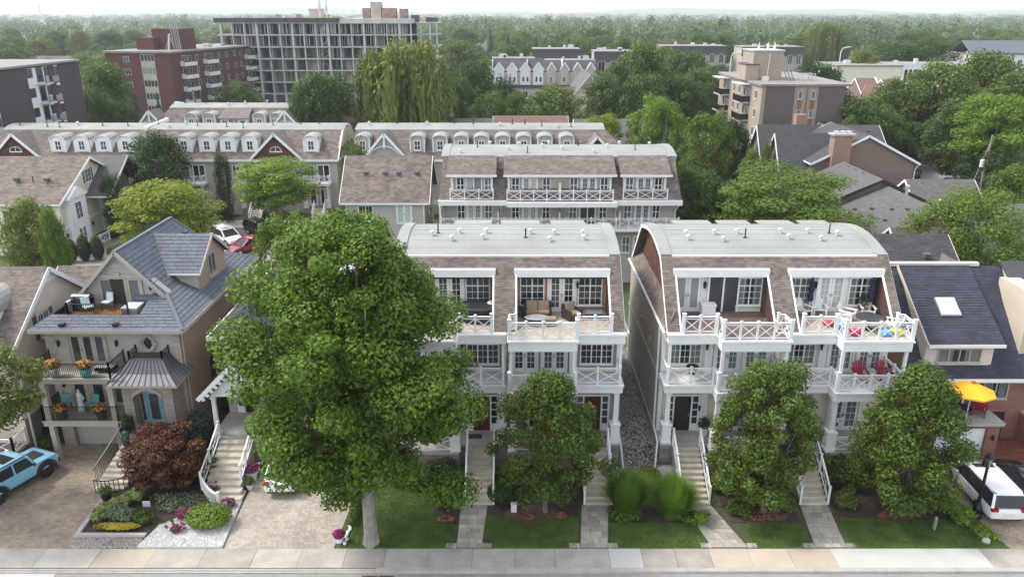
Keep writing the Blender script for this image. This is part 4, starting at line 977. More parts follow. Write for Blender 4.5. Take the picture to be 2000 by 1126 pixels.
# gable wall behind the roof deck
MB().prism([(0.35, 2.9, 7.7), (6.6, 2.9, 7.7), (6.6, 2.9, 8.4), (3.5, 2.9, 11.42), (0.35, 2.9, 8.4)], (0, 0.5, 0)).build('gable_wall', 'stucco_pale', sh)
for a, b in (((0.55, 2.55, 8.35), (3.5, 2.55, 11.47)), ((6.4, 2.55, 8.35), (3.5, 2.55, 11.47))): MB().bar(a, b, 0.1, 0.2).build('rake_trim', 'stucco_beige', sh)
FG = Fr((0, 2.9, 0))
french_door(sh, FG, 2.05, 8.0, 2.6, 1.75, 1, mat='stucco_beige', leaf='stucco_beige', leaves=3, cols=1, curtain='curtain')
MB().fbox(FG, 2.78, 3.62, 8.05, 9.7, 0.03, 0.06).build('dark_doorway_panel', 'unlit_interior', sh)  # dark panel over the glazing, shade of the open doorway painted as colour
m = MB(); m.fbox(FG, 1.85, 4.85, 9.82, 10.0, 0, 0.12); m.fbox(FG, 3.2, 3.5, 9.8, 10.12, 0, 0.16); m.build('lintel', 'stucco_beige', sh)
m = MB(); m.ball(FG.p(3.35, 10.55, 0.03), (0.5, 0.06, 0.16), 10, 6, 0.3, 3); m.build('gable_relief', 'stucco_beige', sh)
for x in (1.35, 5.25): lantern(sh, FG, x, 9.0, 0.0, 0.95)
MB().box(0.95, 5.25, 0.95, 2.9, 7.7, 7.96).build('roof_deck', 'stucco_beige', sh)
db = MB(); tile_mesh(db, [(1.0, 1.0, 7.965), (5.2, 1.0, 7.965), (5.2, 2.88, 7.965), (1.0, 2.88, 7.965)], 2.1, 0.14, 0.012, 5); tag(db.build('deck_boards', 'deck_wood', sh), kind='stuff')
iron_railing(sh, Fr((0, 0.98, 0)), 1.0, 4.6, 7.96, 0.85, 0.0, 0.1)
iron_railing(sh, Fr((1.0, 0.98, 0), (0, 1, 0), (-1, 0, 0)), 0.0, 0.9, 7.96, 0.85, 0.0, 0.1)
m = MB(); m.box(4.4, 6.3, 2.3, 2.88, 7.9, 8.62); m.box(4.35, 6.35, 2.25, 2.88, 8.62, 8.70); m.build('deck_parapet', 'slate', sh)
m = MB(); m.box(0.35, 1.0, 1.9, 2.88, 7.9, 8.55); m.build('deck_parapet', 'stucco_pale', sh)
# dormer
MB().prism([(5.0, 5.05, 7.9), (7.25, 5.05, 7.9), (7.25, 5.05, 9.6), (5.0, 5.05, 9.6)], (0, 4.7, 0)).build('dormer_wall', 'stucco_pale', sh)
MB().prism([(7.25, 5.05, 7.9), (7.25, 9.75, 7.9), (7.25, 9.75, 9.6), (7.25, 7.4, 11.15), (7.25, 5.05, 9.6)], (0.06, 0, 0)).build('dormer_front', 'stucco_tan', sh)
dro.build('dormer_roof', 'slate_gap', sh)
for a, b in (((7.6, 4.7, 9.4), (7.6, 7.4, 11.25)), ((7.6, 10.1, 9.4), (7.6, 7.4, 11.25))): MB().bar(a, b, 0.06, 0.2).build('rake_trim', 'stucco_beige', sh)
window(sh, Fr((7.31, 6.7, 0), (0, 1, 0), (1, 0, 0)), 0.0, 8.5, 1.2, 1.5, 2, 1, mat='stucco_beige')
MB().box(5.0, 7.6, 4.63, 4.73, 9.32, 9.44).build('gutter', 'white', sh)
roof_vent(sh, (4.5, 10.3, 10.45), 1.1, 'box'); roof_vent(sh, (1.2, -0.1, EZ + 0.15), 0.8, 'box'); roof_vent(sh, (4.3, -0.1, EZ + 0.15), 0.8, 'box')
FR = Fr((7.8, 0, 0), (0, 1, 0), (1, 0, 0))
for y in (4.0, 6.6):
    m = MB(); m.prism([FR.p(y + 0.3 * math.cos(math.pi * i / 10), 3.6 + 0.5 * math.sin(math.pi * i / 10), 0.03) for i in range(11)] + [FR.p(y - 0.3, 2.6, 0.03), FR.p(y + 0.3, 2.6, 0.03)], (-0.02, 0, 0)); m.build('arched_window', 'glass', sh)
downspout(sh, [(7.9, 0.15, 7.5), (7.9, 0.15, 0.2)], mat='stucco_beige')
# entrance steps running down to the drive
st = [(5.6 - 0.02 * k, -1.75 - 0.32 * k, 1.72 - 0.17 * k) for k in range(10)]
for k, (x, y, z) in enumerate(st):
    m = MB(); a = 0.10 * k
    m.box(x - 0.75 - a * 0.6, x + 0.85 - a * 0.5, y - 0.42, y, 0, z); m.build('step', 'stone_step', sh)
iron = MB()
for k in range(9):
    x, y, z = st[k]; iron.bar((x - 0.85 - 0.06 * k, y, z + 0.9), (st[k + 1][0] - 0.85 - 0.06 * (k + 1), st[k + 1][1], st[k + 1][2] + 0.9), 0.05, 0.04)
    for j in range(3): t = j / 3; xx = x - 0.85 - 0.06 * (k + t); iron.bar((xx, y - 0.32 * t, max(0.02, z - 0.15 - 0.17 * t)), (xx, y - 0.32 * t, z + 0.9 - 0.17 * t), 0.022, 0.022)
iron.build('stair_railing', 'black_iron', sh)
iron_railing(sh, Fr((4.8, -1.65, 0)), -0.4, 0.4, 1.9, 0.95, 0.2, 0.1); iron_railing(sh, Fr((7.1, -1.65, 0)), -0.4, 0.5, 1.5, 0.95, 0.2, 0.1)
cr = MB()   # curved rail at the foot
for i in range(9):
    a = i / 8; p = Vector((4.35 + 1.7 * a, -5.25 - 0.35 * math.sin(a * 2.6) + 0.6 * a, 0.0))
    if i: cr.bar(pp + Vector((0, 0, .85)), p + Vector((0, 0, .85)), 0.05, 0.04); cr.bar(pp + Vector((0, 0, .12)), p + Vector((0, 0, .12)), 0.03, 0.03)
    cr.bar(p, p + Vector((0, 0, .85)), 0.03, 0.03); pp = p
cr.build('curved_railing', 'black_iron', sh)

# ------------------------------------------------------------------ beige sided neighbour on the far left
bn = thing('siding_house', 'beige sided house with brown shingle gable and barrel dormer at the left edge', 'house', (-43, 39.9, 0))
gable(bn, 0, 14.3, 0, 9.6, 0, 6.75, 10.15, 'x', 'siding_beige', 'shingle_brown_far', 0.35, 0.3, tile=(0.32, 0.15, 0.018, 'shingle_brown'))
FE = Fr((14.3, 0, 0), (0, 1, 0), (1, 0, 0))
window(bn, FE, 3.1, 6.3, 1.2, 1.5, 4, 2, mull=2, curtain='part'); shutters(bn, FE, 3.1, 6.3, 1.2, 1.5, 'shingle_grey_far')
MB().fbox(FE, 2.95, 4.45, 7.85, 8.02, 0, 0.09).build('lintel', 'siding_beige', bn)
MB().fbox(FE, 0, 9.6, 0, 2.4, 0.005, 0.06).build('brick_base', 'brick_brown', bn)
MB().prism([FE.p(3.6, 9.35, 0.03), FE.p(6.0, 9.35, 0.03), FE.p(4.8, 10.12, 0.03)], (0.03, 0, 0)).build('gable_apron', 'white', bn)
bd = MB(); N = 10
bd.prism([(5.0 + 0.9 * math.cos(math.pi * i / N) , 0.4, 8.3 + 0.85 * math.sin(math.pi * i / N)) for i in range(N + 1)] + [(4.1, 0.4, 6.6), (5.9, 0.4, 6.6)], (0, 3.5, 0)); bd.build('barrel_dormer', 'white', bn)
bd = MB()
for i in range(N):
    p = [(11.2 + 1.05 * math.cos(math.pi * j / N), 8.55 + 1.0 * math.sin(math.pi * j / N)) for j in (i, i + 1)]
    bd.hexa([(p[0][0] + 1, 0.1, p[0][1]), (p[1][0] + 1, 0.1, p[1][1]), (p[1][0] + 1, 4.4, p[1][1]), (p[0][0] + 1, 4.4, p[0][1]), (p[0][0] + 1, 0.1, p[0][1] + .1), (p[1][0] + 1, 0.1, p[1][1] + .1), (p[1][0] + 1, 4.4, p[1][1] + .1), (p[0][0] + 1, 4.4, p[0][1] + .1)])
bd.build('barrel_dormer_roof', 'white_roof', bn)
MB().prism([(12.2 + 0.95 * math.cos(math.pi * i / N), 0.45, 8.5 + 0.95 * math.sin(math.pi * i / N)) for i in range(N + 1)] + [(11.25, 0.45, 6.7), (13.15, 0.45, 6.7)], (0, 3.5, 0)).build('barrel_dormer', 'white', bn)
window(bn, Fr((0, 0.45, 0)), 11.6, 7.1, 1.2, 1.3, 2, 2)
railing(bn, Fr((0, -1.3, 0)), 8.5, 14.2, 0.9, 1.0, 0, 4)
railing(bn, Fr((14.2, -1.3, 0), (0, 1, 0), (1, 0, 0)), 0.0, 1.2, 0.9, 1.0, 0, 1)
MB().box(8.4, 14.3, -1.4, -0.01, 0, 0.9).build('porch_base', 'brick_brown', bn)
downspout(bn, [(14.42, 0.3, 6.3), (14.42, 0.3, 0.5), (14.7, -0.4, 0.1)])
# low garage roof glimpsed between the two houses
gb = thing('garage', 'low brown shingle roofed garage behind the stucco house gable', 'garage', (-37.5, 58, 0))
gable(gb, 0, 6.5, 0, 6, 0, 2.8, 4.9, 'x', 'siding_beige', 'shingle_brown_far', tile=(0.32, 0.16, 0.018, 'shingle_brown'))

# ------------------------------------------------------------------ white victorian house mostly behind the big maple
vh = thing('victorian_house', 'white painted house with dark roof and gingerbread porch behind the big maple', 'house', (-17.4, 42, 0))
MB().box(0, 8.6, 0, 12, 0, 7.0).build('wall', 'siding_greige', vh)
EP = [(-0.5, -0.5, 7.0), (9.1, -0.5, 7.0), (9.1, 12.5, 7.0), (-0.5, 12.5, 7.0)]; RP = [(4.0, 4.2, 10.2), (4.6, 4.2, 10.2), (4.6, 7.8, 10.2), (4.0, 7.8, 10.2)]
m = MB(); tl = MB()
for i in range(4):
    P = [EP[i], EP[(i + 1) % 4], RP[(i + 1) % 4], RP[i]]; m.poly(P); tile_mesh(tl, P, 0.32, 0.16, 0.018, 90 + i)
m.poly(EP[::-1]); m.poly(RP); vo = m.build('roof', 'shingle_dark_far', vh); tag(tl.build('roof_shingles', 'shingle_navy', vo), kind='stuff')
m = MB(); m.box(-0.55, 9.15, -0.58, -0.5, 6.82, 7.02); m.box(-0.6, -0.5, -0.5, 12.5, 6.82, 7.02); m.build('gutter', 'white', vh)
# turret with pointed white roof
tu = MB(); tu.lathe([(1.2, 7.0), (1.2, 9.4)], (6.9, 5.5, 0), 8); tu.build('turret', 'white', vh)
tu = MB(); tu.lathe([(1.5, 9.4), (0.05, 11.6)], (6.9, 5.5, 0), 8); tu.build('turret_roof', 'white', vh)
# porch with gingerbread gable
pw = MB(); pw.box(0.0, 3.4, -2.9, -0.01, 0, 1.68); pw.build('porch_base', 'stone_plinth', vh)
MB().box(-0.05, 3.45, -2.98, -0.01, 1.68, 1.78).build('porch_floor', 'concrete', vh)
for x in (0.25, 3.15): column(vh, Fr((0, 0, 0)), x, 1.78, 4.3, 2.65, ped=0.02, w=0.24, pw=0.3)
P1 = [(-0.35, -3.3, 4.35), (-0.35, 0.0, 4.35), (1.7, 0.0, 6.35), (1.7, -3.3, 6.35)]; P2 = [(3.75, -3.3, 4.35), (3.75, 0.0, 4.35), (1.7, 0.0, 6.35), (1.7, -3.3, 6.35)]
m = MB(); m.prism(P1, (0, 0, 0.1)); m.prism(P2, (0, 0, 0.1)); m.build('porch_roof', 'shingle_dark_far', vh)
MB().prism([(0.1, -2.85, 4.35), (3.3, -2.85, 4.35), (1.7, -2.85, 5.95)], (0, 2.8, 0)).build('porch_gable', 'white', vh)
m = MB()
for a, b in (((-0.38, -3.32, 4.35), (1.7, -3.32, 6.4)), ((3.78, -3.32, 4.35), (1.7, -3.32, 6.4))): m.bar(a, b, 0.06, 0.24)
m.build('rake_trim', 'white', vh)
for sgn in (-1, 1):
    for k in range(7):
        t = (k + 0.7) / 7.6; MB().ball((1.7 + sgn * 2.0 * t, -3.3, 6.12 - 1.95 * t), (0.13, 0.02, 0.12), 8, 5).build('gingerbread_scroll', 'white', vh)
MB().box(1.62, 1.78, -3.36, -3.28, 5.5, 6.75).build('finial', 'white', vh)
FV = Fr((0, -2.95, 0))
vs = MB(); vs.box(0.55, 2.35, -3.0, -2.96, 0, 1.7); vso = vs.build('staircase', 'stone_plinth', vh)
for k in range(9):
    y = -2.96 - 0.42 * k; z = 1.68 - 0.185 * k; m = MB(); dx = 0.02 * k + (0.05 * max(0, k - 5) ** 1.5)
    m.box(0.5 + dx * 0.3, 2.3 + dx, y - 0.46, y, 0, z); m.build('step', 'stone_step', vso)
handrail(vh, FV, 0.45, [(0.05, 1.78), (1.8, 1.0), (3.2, 0.45)]); handrail(vh, FV, 2.45, [(0.05, 1.78), (1.8, 1.0), (2.7, 0.6)])
m = MB(); pp = None     # curved white rail at the stair foot
for i in range(12):
    a = i / 11; p = Vector((0.45 + 1.35 * a, -6.15 - 1.25 * math.sin(a * 1.45), 0.35 - 0.3 * a))
    if pp is not None: m.bar(pp + Vector((0, 0, .9)), p + Vector((0, 0, .9)), 0.1, 0.07); m.bar(pp + Vector((0, 0, .15)), p + Vector((0, 0, .15)), 0.06, 0.05)
    m.bar(p, p + Vector((0, 0, .92)), 0.035, 0.035); pp = p
m.bar(pp, pp + Vector((0, 0, 1.05)), 0.14, 0.14); m.build('curved_railing', 'white', vh)
entry_door(vh, Fr((0, 0, 0)), 1.0, 1.8, 0.95, 2.1, 'dark_door', 0.25)
m = MB(); m.fbox(Fr((0, 0, 0)), 4.3, 7.6, 0.0, 2.2, 0, 0.04); m.build('garage_door', 'white', vh)
railing(vh, Fr((0, 0, 0)), 4.0, 8.4, 7.05, 0.9, -0.4, 3)

# ------------------------------------------------------------------ brick house with navy roof (right edge)
bh = thing('brick_house', 'red brick house with navy shingle roof, skylight and white garage door', 'house', (23.4, 41.3, 0))
F = Fr((0, 0, 0))
MB().box(0.05, 12, 0, 9.0, 0, 4.75).build('wall', 'brick_red', bh)
# garage block below the balcony
m = MB(); m.box(0.6, 2.9, -1.75, -0.01, 2.05, 2.3); m.box(4.45, 5.2, -1.75, -0.01, 0, 2.3); m.box(0.6, 1.5, -1.75, -0.01, 0, 2.05); m.box(2.9, 4.45, -1.75, -0.01, 2.05, 2.3); m.build('garage_wall', 'brick_red', bh)
g = MB(); FG2 = Fr((0, -1.6, 0)); g.fbox(FG2, 1.5, 4.45, 0, 2.05, -0.05, 0.0)
for i in range(4): g.fbox(FG2, 1.55, 4.4, 0.04 + i * 0.5, 0.5 + i * 0.5, 0.0, 0.02)
g.build('garage_door', 'white', bh)
MB().box(0.4, 5.3, -1.95, -0.01, 2.3, 2.5).build('balcony_slab', 'concrete', bh)
MB().fbox(Fr((0, -1.75, 0)), 3.2, 3.55, 2.1, 2.26, 0, 0.06).build('garage_lamp', 'black_iron', bh)
window(bh, F, 4.85, 3.1, 1.5, 1.5, 2, 1, mat='stucco_pale', curtain='part')
sliding_door(bh, F, 2.0, 2.52, 1.7, 1.95)
lantern(bh, F, 4.3, 3.9); lantern(bh, Fr((0, -1.75, 0)), 4.85, 1.3, 0, 0.8)
# roof: eave, ridge, left gable wall
ez, rz, yr = 4.72, 10.0, 4.6
P = [(0.0, -0.75, ez), (12.4, -0.75, ez), (12.4, yr, rz), (0.0, yr, rz)]
m = MB(); m.prism(P, (0, 0, -0.12)); m.prism([(0, yr, rz), (12.4, yr, rz), (12.4, 9.6, ez), (0, 9.6, ez)], (0, 0, -0.12)); r_o = m.build('roof', 'shingle_dark_far', bh)
t = MB(); tile_mesh(t, P, 0.5, 0.17, 0.02, 71); tag(t.build('roof_shingles', 'shingle_navy', r_o), kind='stuff')
MB().prism([(0.06, -0.1, 4.7), (0.06, yr, rz - 0.2), (0.06, 9.1, 4.7)], (0.2, 0, 0)).build('gable_wall', 'stucco_tan', bh)
MB().box(0.0, 12.4, -0.83, -0.75, ez - 0.16, ez + 0.04).build('gutter', 'white', bh)
MB().box(0.3, 5.9, yr - 0.1, yr + 0.25, rz + 0.0, rz + 0.2).build('ridge_coping', 'siding_pink', bh)
# big shed dormer with window and skylight
dx0, dx1 = 0.9, 4.9
MB().prism([(dx0, -0.1, 5.0), (dx0, -0.1, 6.8), (dx0, 4.4, 9.75)], (0.14, 0, 0)).build('dormer_cheek', 'siding_pink', bh)
MB().prism([(dx1 - 0.14, -0.1, 5.0), (dx1 - 0.14, -0.1, 6.8), (dx1 - 0.14, 4.4, 9.75)], (0.14, 0, 0)).build('dormer_cheek', 'siding_pink', bh)
MB().box(dx0 + 0.14, dx1 - 0.14, -0.12, 0.1, 5.0, 6.85).build('dormer_wall', 'siding_pink', bh)
DP = [(dx0 - 0.12, -0.5, 6.82), (dx1 + 0.35, -0.5, 6.82), (dx1 + 0.35, 4.6, 10.12), (dx0 - 0.12, 4.6, 10.12)]
m = MB(); m.prism(DP, (0, 0, -0.12)); d_o = m.build('dormer_roof', 'shingle_dark_far', bh)
t = MB(); tile_mesh(t, DP, 0.5, 0.2, 0.022, 72, wild=0.25); tag(t.build('roof_shingles', 'shingle_navy', d_o), kind='stuff')
MB().box(dx0 - 0.12, dx1 + 0.35, -0.58, -0.5, 6.66, 6.84).build('gutter', 'white', bh)
MB().bar((dx0 - 0.14, -0.5, 6.78), (dx0 - 0.14, 4.6, 10.08), 0.05, 0.2).build('rake_trim', 'siding_pink', bh)
window(bh, Fr((0, -0.12, 0)), 1.6, 5.55, 2.6, 0.9, 4, 1, mull=4, mat='stucco_pale', curtain='part')
sl = Vector((0, 5.1, 3.3)).normalized(); nn = Vector((0, -3.3, 5.1)).normalized()
c0 = Vector((2.75, 1.75, 6.82 + (2.25) * 3.3 / 5.1)); hx = Vector((0.55, 0, 0)); hs = sl * 0.62
for nm, ma, off, k in (('skylight', 'galv', 0.16, 1.08), ('skylight_pane', 'skylight_sky_tint', 0.2, 0.98)):
    q = [c0 - hx * k - hs * k, c0 + hx * k - hs * k, c0 + hx * k + hs * k, c0 - hx * k + hs * k]; MB().prism(q, nn * off).build(nm, ma, bh)
# chimney chase and second dormer at the very edge
ch = MB(); ch.box(6.75, 7.9, 0.4, 2.2, 5.0, 9.6); ch.prism([(6.75, 2.2, 7.5), (6.75, 2.2, 9.6), (6.75, 3.6, 9.6), (6.75, 3.6, 9.2)], (1.15, 0, 0)); ch.build('chimney_chase', 'cream_chase', bh)
roof_vent(bh, (7.3, 1.2, 9.6), 1.3, 'flue')
MB().prism([(7.2, -0.5, 7.2), (11.5, -0.5, 7.2), (11.5, 4.6, 10.3), (7.2, 4.6, 10.3)], (0, 0, -0.12)).build('dormer_roof', 'shingle_dark_far', bh)
MB().prism([(7.3, -0.1, 5.0), (7.3, -0.1, 7.1), (7.3, 4.4, 9.9)], (4, 0, 0)).build('dormer_cheek', 'siding_pink', bh)
# entry recess and brick wing wall at the right
m = MB(); m.box(7.4, 7.7, -2.6, -0.01, 0, 2.2); m.build('wing_wall', 'brick_red', bh)
MB().box(7.36, 7.74, -2.64, -0.01, 2.2, 2.3).build('wing_coping', 'concrete', bh)
MB().fbox(F, 5.5, 6.5, 0.1, 2.2, 0, 0.04).build('entry_door', 'dark_door', bh)
for i in range(3): MB().box(5.2 + 0.02, 7.38, -0.4 - 0.5 * (i + 1), -0.4 - 0.5 * i, 0, 0.45 - 0.15 * i).build('step', 'brick_path', bh)
# ------------------------------------------------------------------ rear townhouse block facing the street (behind the two front blocks)
rb = thing('townhouse', 'long greige townhouse block behind the front blocks with continuous white balcony', 'townhouse', (-6.6, 70, 0))
W = 22.2; F = Fr((0, 0, 0))
MB().box(0, W, 1.2, 12.5, 0, 8.6).build('wall', 'siding_greige', rb)
MB().box(-0.25, W + 0.25, -0.25, 1.25, 8.05, 8.5).build('eave_band', 'white', rb)
MB().box(0, W, -0.3, 1.19, 5.55, 5.85).build('balcony_slab', 'white', rb)
MB().box(6.1, 16.3, -0.75, -0.31, 8.0, 8.45).build('canopy_band', 'white', rb)
def ymr(z): return 0.05 + (z - 8.5) * 3.2 / 3.5
P = [(-0.2, ymr(8.5), 8.5), (W + 0.2, ymr(8.5), 8.5), (W - 0.1, ymr(11.95), 11.95), (0.1, ymr(11.95), 11.95)]
m = MB(); m.prism([(0.0, ymr(8.5), 8.5), (0.0, ymr(11.95), 11.95), (0.0, 10.2, 11.95), (0.0, 12.9, 8.5)], (W, 0, 0)); mo = m.build('mansard', 'shingle_brown_far', rb)
t = MB(); tile_mesh(t, P, 0.36, 0.2, 0.02, 101); tag(t.build('roof_shingles', 'shingle_brown', mo), kind='stuff')
n = 8; crest = [(3.2 + 7.0 * i / n, 11.98 + 0.45 * math.sin(math.pi * i / n)) for i in range(n + 1)]
for i in range(n):
    (y0, z0), (y1, z1) = crest[i], crest[i + 1]
    MB().hexa([(0.4, y0, z0 - .15), (W - .4, y0, z0 - .15), (W - .4, y1, z1 - .15), (0.4, y1, z1 - .15), (0.4, y0, z0 + .03), (W - .4, y0, z0 + .03), (W - .4, y1, z1 + .018), (0.4, y1, z1 + .018)]).build('roof_sheet', 'white_roof', rb)
for x0, x1 in ((-0.15, 0.6), (W - 0.6, W + 0.15)):
    m = MB(); shell(m, [(y, z + 0.08) for y, z in crest], [(y, z - 0.2) for y, z in crest], x0, x1); m.build('roof_kerb', 'white_roof', rb)
q = random.Random(5)
for i, x in enumerate((1.6, 3.2, 4.4, 6.2, 7.3, 8.1, 9.6, 10.3, 11.5, 13.2, 14.5, 16.0, 17.4, 18.6, 20.3)):
    y = 4.2 + (i * 7 % 5) * 0.9; roof_vent(rb, (x, y, 12.0 + 0.45 * math.sin(math.pi * (y - 3.2) / 7)), 0.85, 'pipe' if i % 4 == 1 else 'mushroom')
for x0, x1, ex in ((0.9, 4.8, 0.35), (6.2, 15.9, 0.35), (17.0, 21.0, 0.35)):
    m = MB(); m.box(x0, x1, 0.9, 3.2, 8.5, 11.0); m.build('dormer', 'siding_greige', rb)
    DP = [(x0 - ex, 0.1, 10.75), (x1 + ex, 0.1, 10.75), (x1 + ex, 3.25, 12.0), (x0 - ex, 3.25, 12.0)]
    o = MB().prism(DP, (0, 0, 0.12)).build('dormer_roof', 'shingle_brown_far', rb)
    t = MB(); tile_mesh(t, [(p[0], p[1], p[2] + 0.12) for p in DP], 0.36, 0.2, 0.02, int(x0 * 10)); tag(t.build('roof_shingles', 'shingle_brown', o), kind='stuff')
    MB().box(x0 - ex - 0.05, x1 + ex + 0.05, 0.02, 0.12, 10.68, 10.86).build('gutter', 'white', rb)
    MB().box(x0 - 0.02, x1 + 0.02, 0.6, 0.9, 10.5, 10.74).build('dormer_header', 'white', rb)
    for x in (x0 + 0.1, x1 - 0.1): MB().box(x - 0.1, x + 0.1, 0.75, 0.9, 8.5, 10.5).build('corner_board', 'white', rb)
    n_ = 3 if x1 - x0 < 5 else 7
    d = -0.12 if x1 - x0 < 5 else 0.32
    railing(rb, F, x0 - 0.05, x1 + 0.05, 8.5, 1.0, d, n_ if n_ == 3 else 8)
    if n_ == 7: MB().box(x0 - 0.1, x1 + 0.1, -0.42, 0.9, 8.46, 8.52).build('terrace_floor', 'shingle_brown_far', rb)
    MB().box(x0, x1, -0.05, 0.88, 8.505, 8.53).build('terrace_deck', 'deck_pale', rb)
Fd = Fr((0, 0.9, 0)); Fw = Fr((0, 1.2, 0))
def bays(Fx, z, hz, first):
    for (x, k) in ((1.4, 'w'), (2.35, 's' if first else 'd'), (4.0, 'w'), (6.55, 'w'), (7.6, 'd'), (9.45, 'w'), (12.0, 'w'), (13.1, 'd' if first else 's'), (14.85, 'w'), (17.2, 'w'), (18.3, 'd'), (19.9, 'w')):
        if k == 'w': window(rb, Fx, x, z + 0.45, 0.75, hz - 0.45, 2, 2, sash=True, curtain='blind' if (int(x * 3) % 3 == 0) else None)
        elif k == 'd': french_door(rb, Fx, x, z, 1.35, hz, 4, curtain='curtain' if x > 10 else None, glass='glass_pale')
        else: sliding_door(rb, Fx, x, z, 1.35, hz, glass='glass_pale' if first else 'screen_dark')
bays(Fd, 8.53, 1.95, True); bays(Fw, 5.86, 2.05, False)
bays(Fw, 2.6, 2.1, False)
railing(rb, F, 0.0, W, 5.85, 1.0, 0.22, 19)
for x in (5.3, 11.05, 16.7): MB().box(x - 0.06, x + 0.06, -0.2, 1.18, 5.86, 7.4).build('privacy_screen', 'siding_cream', rb)
MB().box(10.95, 11.15, 0.0, 0.88, 8.53, 10.1).build('privacy_screen', 'siding_cream', rb)
for x in (0.1, 5.55, 16.45, W - 0.1): downspout(rb, [(x, -0.2, 8.0), (x, 1.05, 7.3), (x, 1.05, 0.3)])
MB().box(-0.2, -0.02, -0.2, 1.2, 5.86, 7.9).build('end_screen', 'siding_cream', rb)

# ------------------------------------------------------------------ long rows with round-headed dormers
def barrel_dormer(root, x, y0, z, w, h, wall, trim='white', deep=2.6, win=True):
    N = 8; r = w / 2; zc = z + h - r * 0.55
    arc = [(x + r * math.cos(math.pi * i / N), zc + r * 0.55 * math.sin(math.pi * i / N)) for i in range(N + 1)]
    o = MB().prism([(a, y0, b) for a, b in arc] + [(x - r, y0, z), (x + r, y0, z)], (0, deep, 0)).build('dormer', wall, root)
    m = MB()
    for i in range(N):
        (a, b), (c, d) = arc[i], arc[i + 1]; k = 1.13
        s = lambda p, kk: (x + (p[0] - x) * kk, zc + (p[1] - zc) * kk)
        a1, c1 = s((a, b), k), s((c, d), k)
        m.hexa([(a, y0 - 0.15, b), (c, y0 - 0.15, d), (c, y0 + deep, d), (a, y0 + deep, b), (a1[0], y0 - 0.15, a1[1]), (c1[0], y0 - 0.15, c1[1]), (c1[0], y0 + deep, c1[1]), (a1[0], y0 + deep, a1[1])])
    m.build('dormer_roof', 'white_roof', o)
    m = MB()
    for i in range(N):
        (a, b), (c, d) = arc[i], arc[i + 1]; m.bar((a, y0 - 0.16, b), (c, y0 - 0.16, d), 0.06, 0.2, up=Vector((0, 1, 0)))
    m.box(x - r - 0.02, x - r + 0.14, y0 - 0.06, y0 - 0.001, z, zc); m.box(x + r - 0.14, x + r + 0.02, y0 - 0.06, y0 - 0.001, z, zc)
    m.build('dormer_trim', trim, o)
    if win: window(root, Fr((0, y0, 0)), x - 0.42, z + 0.4, 0.84, 1.25, 2, 2, sash=True, fr=0.1)
def front_gable(root, x, y, z, half, h, panel, truss=False):
    MB().prism([(x - half, y, z), (x + half, y, z), (x, y, z + h)], (0, 2.8, 0)).build('gable', panel, root)
    for s in (-1, 1):
        P = [(x, y - 0.35, z + h + 0.12), (x, y + 3.6, z + h + 0.12), (x + s * (half + 0.3), y + 3.6, z - 0.18), (x + s * (half + 0.3), y - 0.35, z - 0.18)]
        MB().prism(P, (0, 0, 0.1)).build('gable_roof', 'shingle_brown_far', root)
        MB().bar((x + s * (half + 0.3), y - 0.38, z - 0.14), (x, y - 0.38, z + h + 0.14), 0.08, 0.3).build('rake_trim', 'white', root)
    if truss:
        m = MB(); m.bar((x, y - 0.36, z + h * 0.45), (x, y - 0.36, z + h), 0.07, 0.22)
        N = 8
        for i in range(N):
            a0, a1 = math.pi * i / N, math.pi * (i + 1) / N
            m.bar((x + half * 0.75 * math.cos(a0), y - 0.36, z + h * 0.55 * math.sin(a0)), (x + half * 0.75 * math.cos(a1), y - 0.36, z + h * 0.55 * math.sin(a1)), 0.07, 0.25, up=Vector((0, 1, 0)))
        m.build('gable_truss', 'white', root)
    else:
        N = 8; pts = [(x + 0.75 * math.cos(math.pi * i / N), y - 0.02, z + 0.95 + 0.62 * math.sin(math.pi * i / N)) for i in range(N + 1)]
        o = MB().prism(pts, (0, -0.02, 0)).build('half_round_window', 'glass', root)
        m = MB()
        for a, b in zip(pts[:-1], pts[1:]): m.bar((a[0], a[1] - 0.03, a[2]), (b[0], b[1] - 0.03, b[2]), 0.06, 0.12, up=Vector((0, 1, 0)))
        m.box(x - 0.8, x + 0.8, y - 0.08, y - 0.03, z + 0.85, z + 0.98); m.box(x - 0.03, x + 0.03, y - 0.07, y - 0.03, z + 0.95, z + 1.55)
        m.build('window_frame', 'white', o)
        c = MB(); tile_mesh(c, [(x - half * .93, y - 0.02, z + 0.04), (x + half * .93, y - 0.02, z + 0.04), (x, y - 0.02, z + h * 0.95)], 0.5, 0.3, 0.02, int(abs(x) * 7)); tag(c.build('gable_shingles', panel, root), kind='stuff')
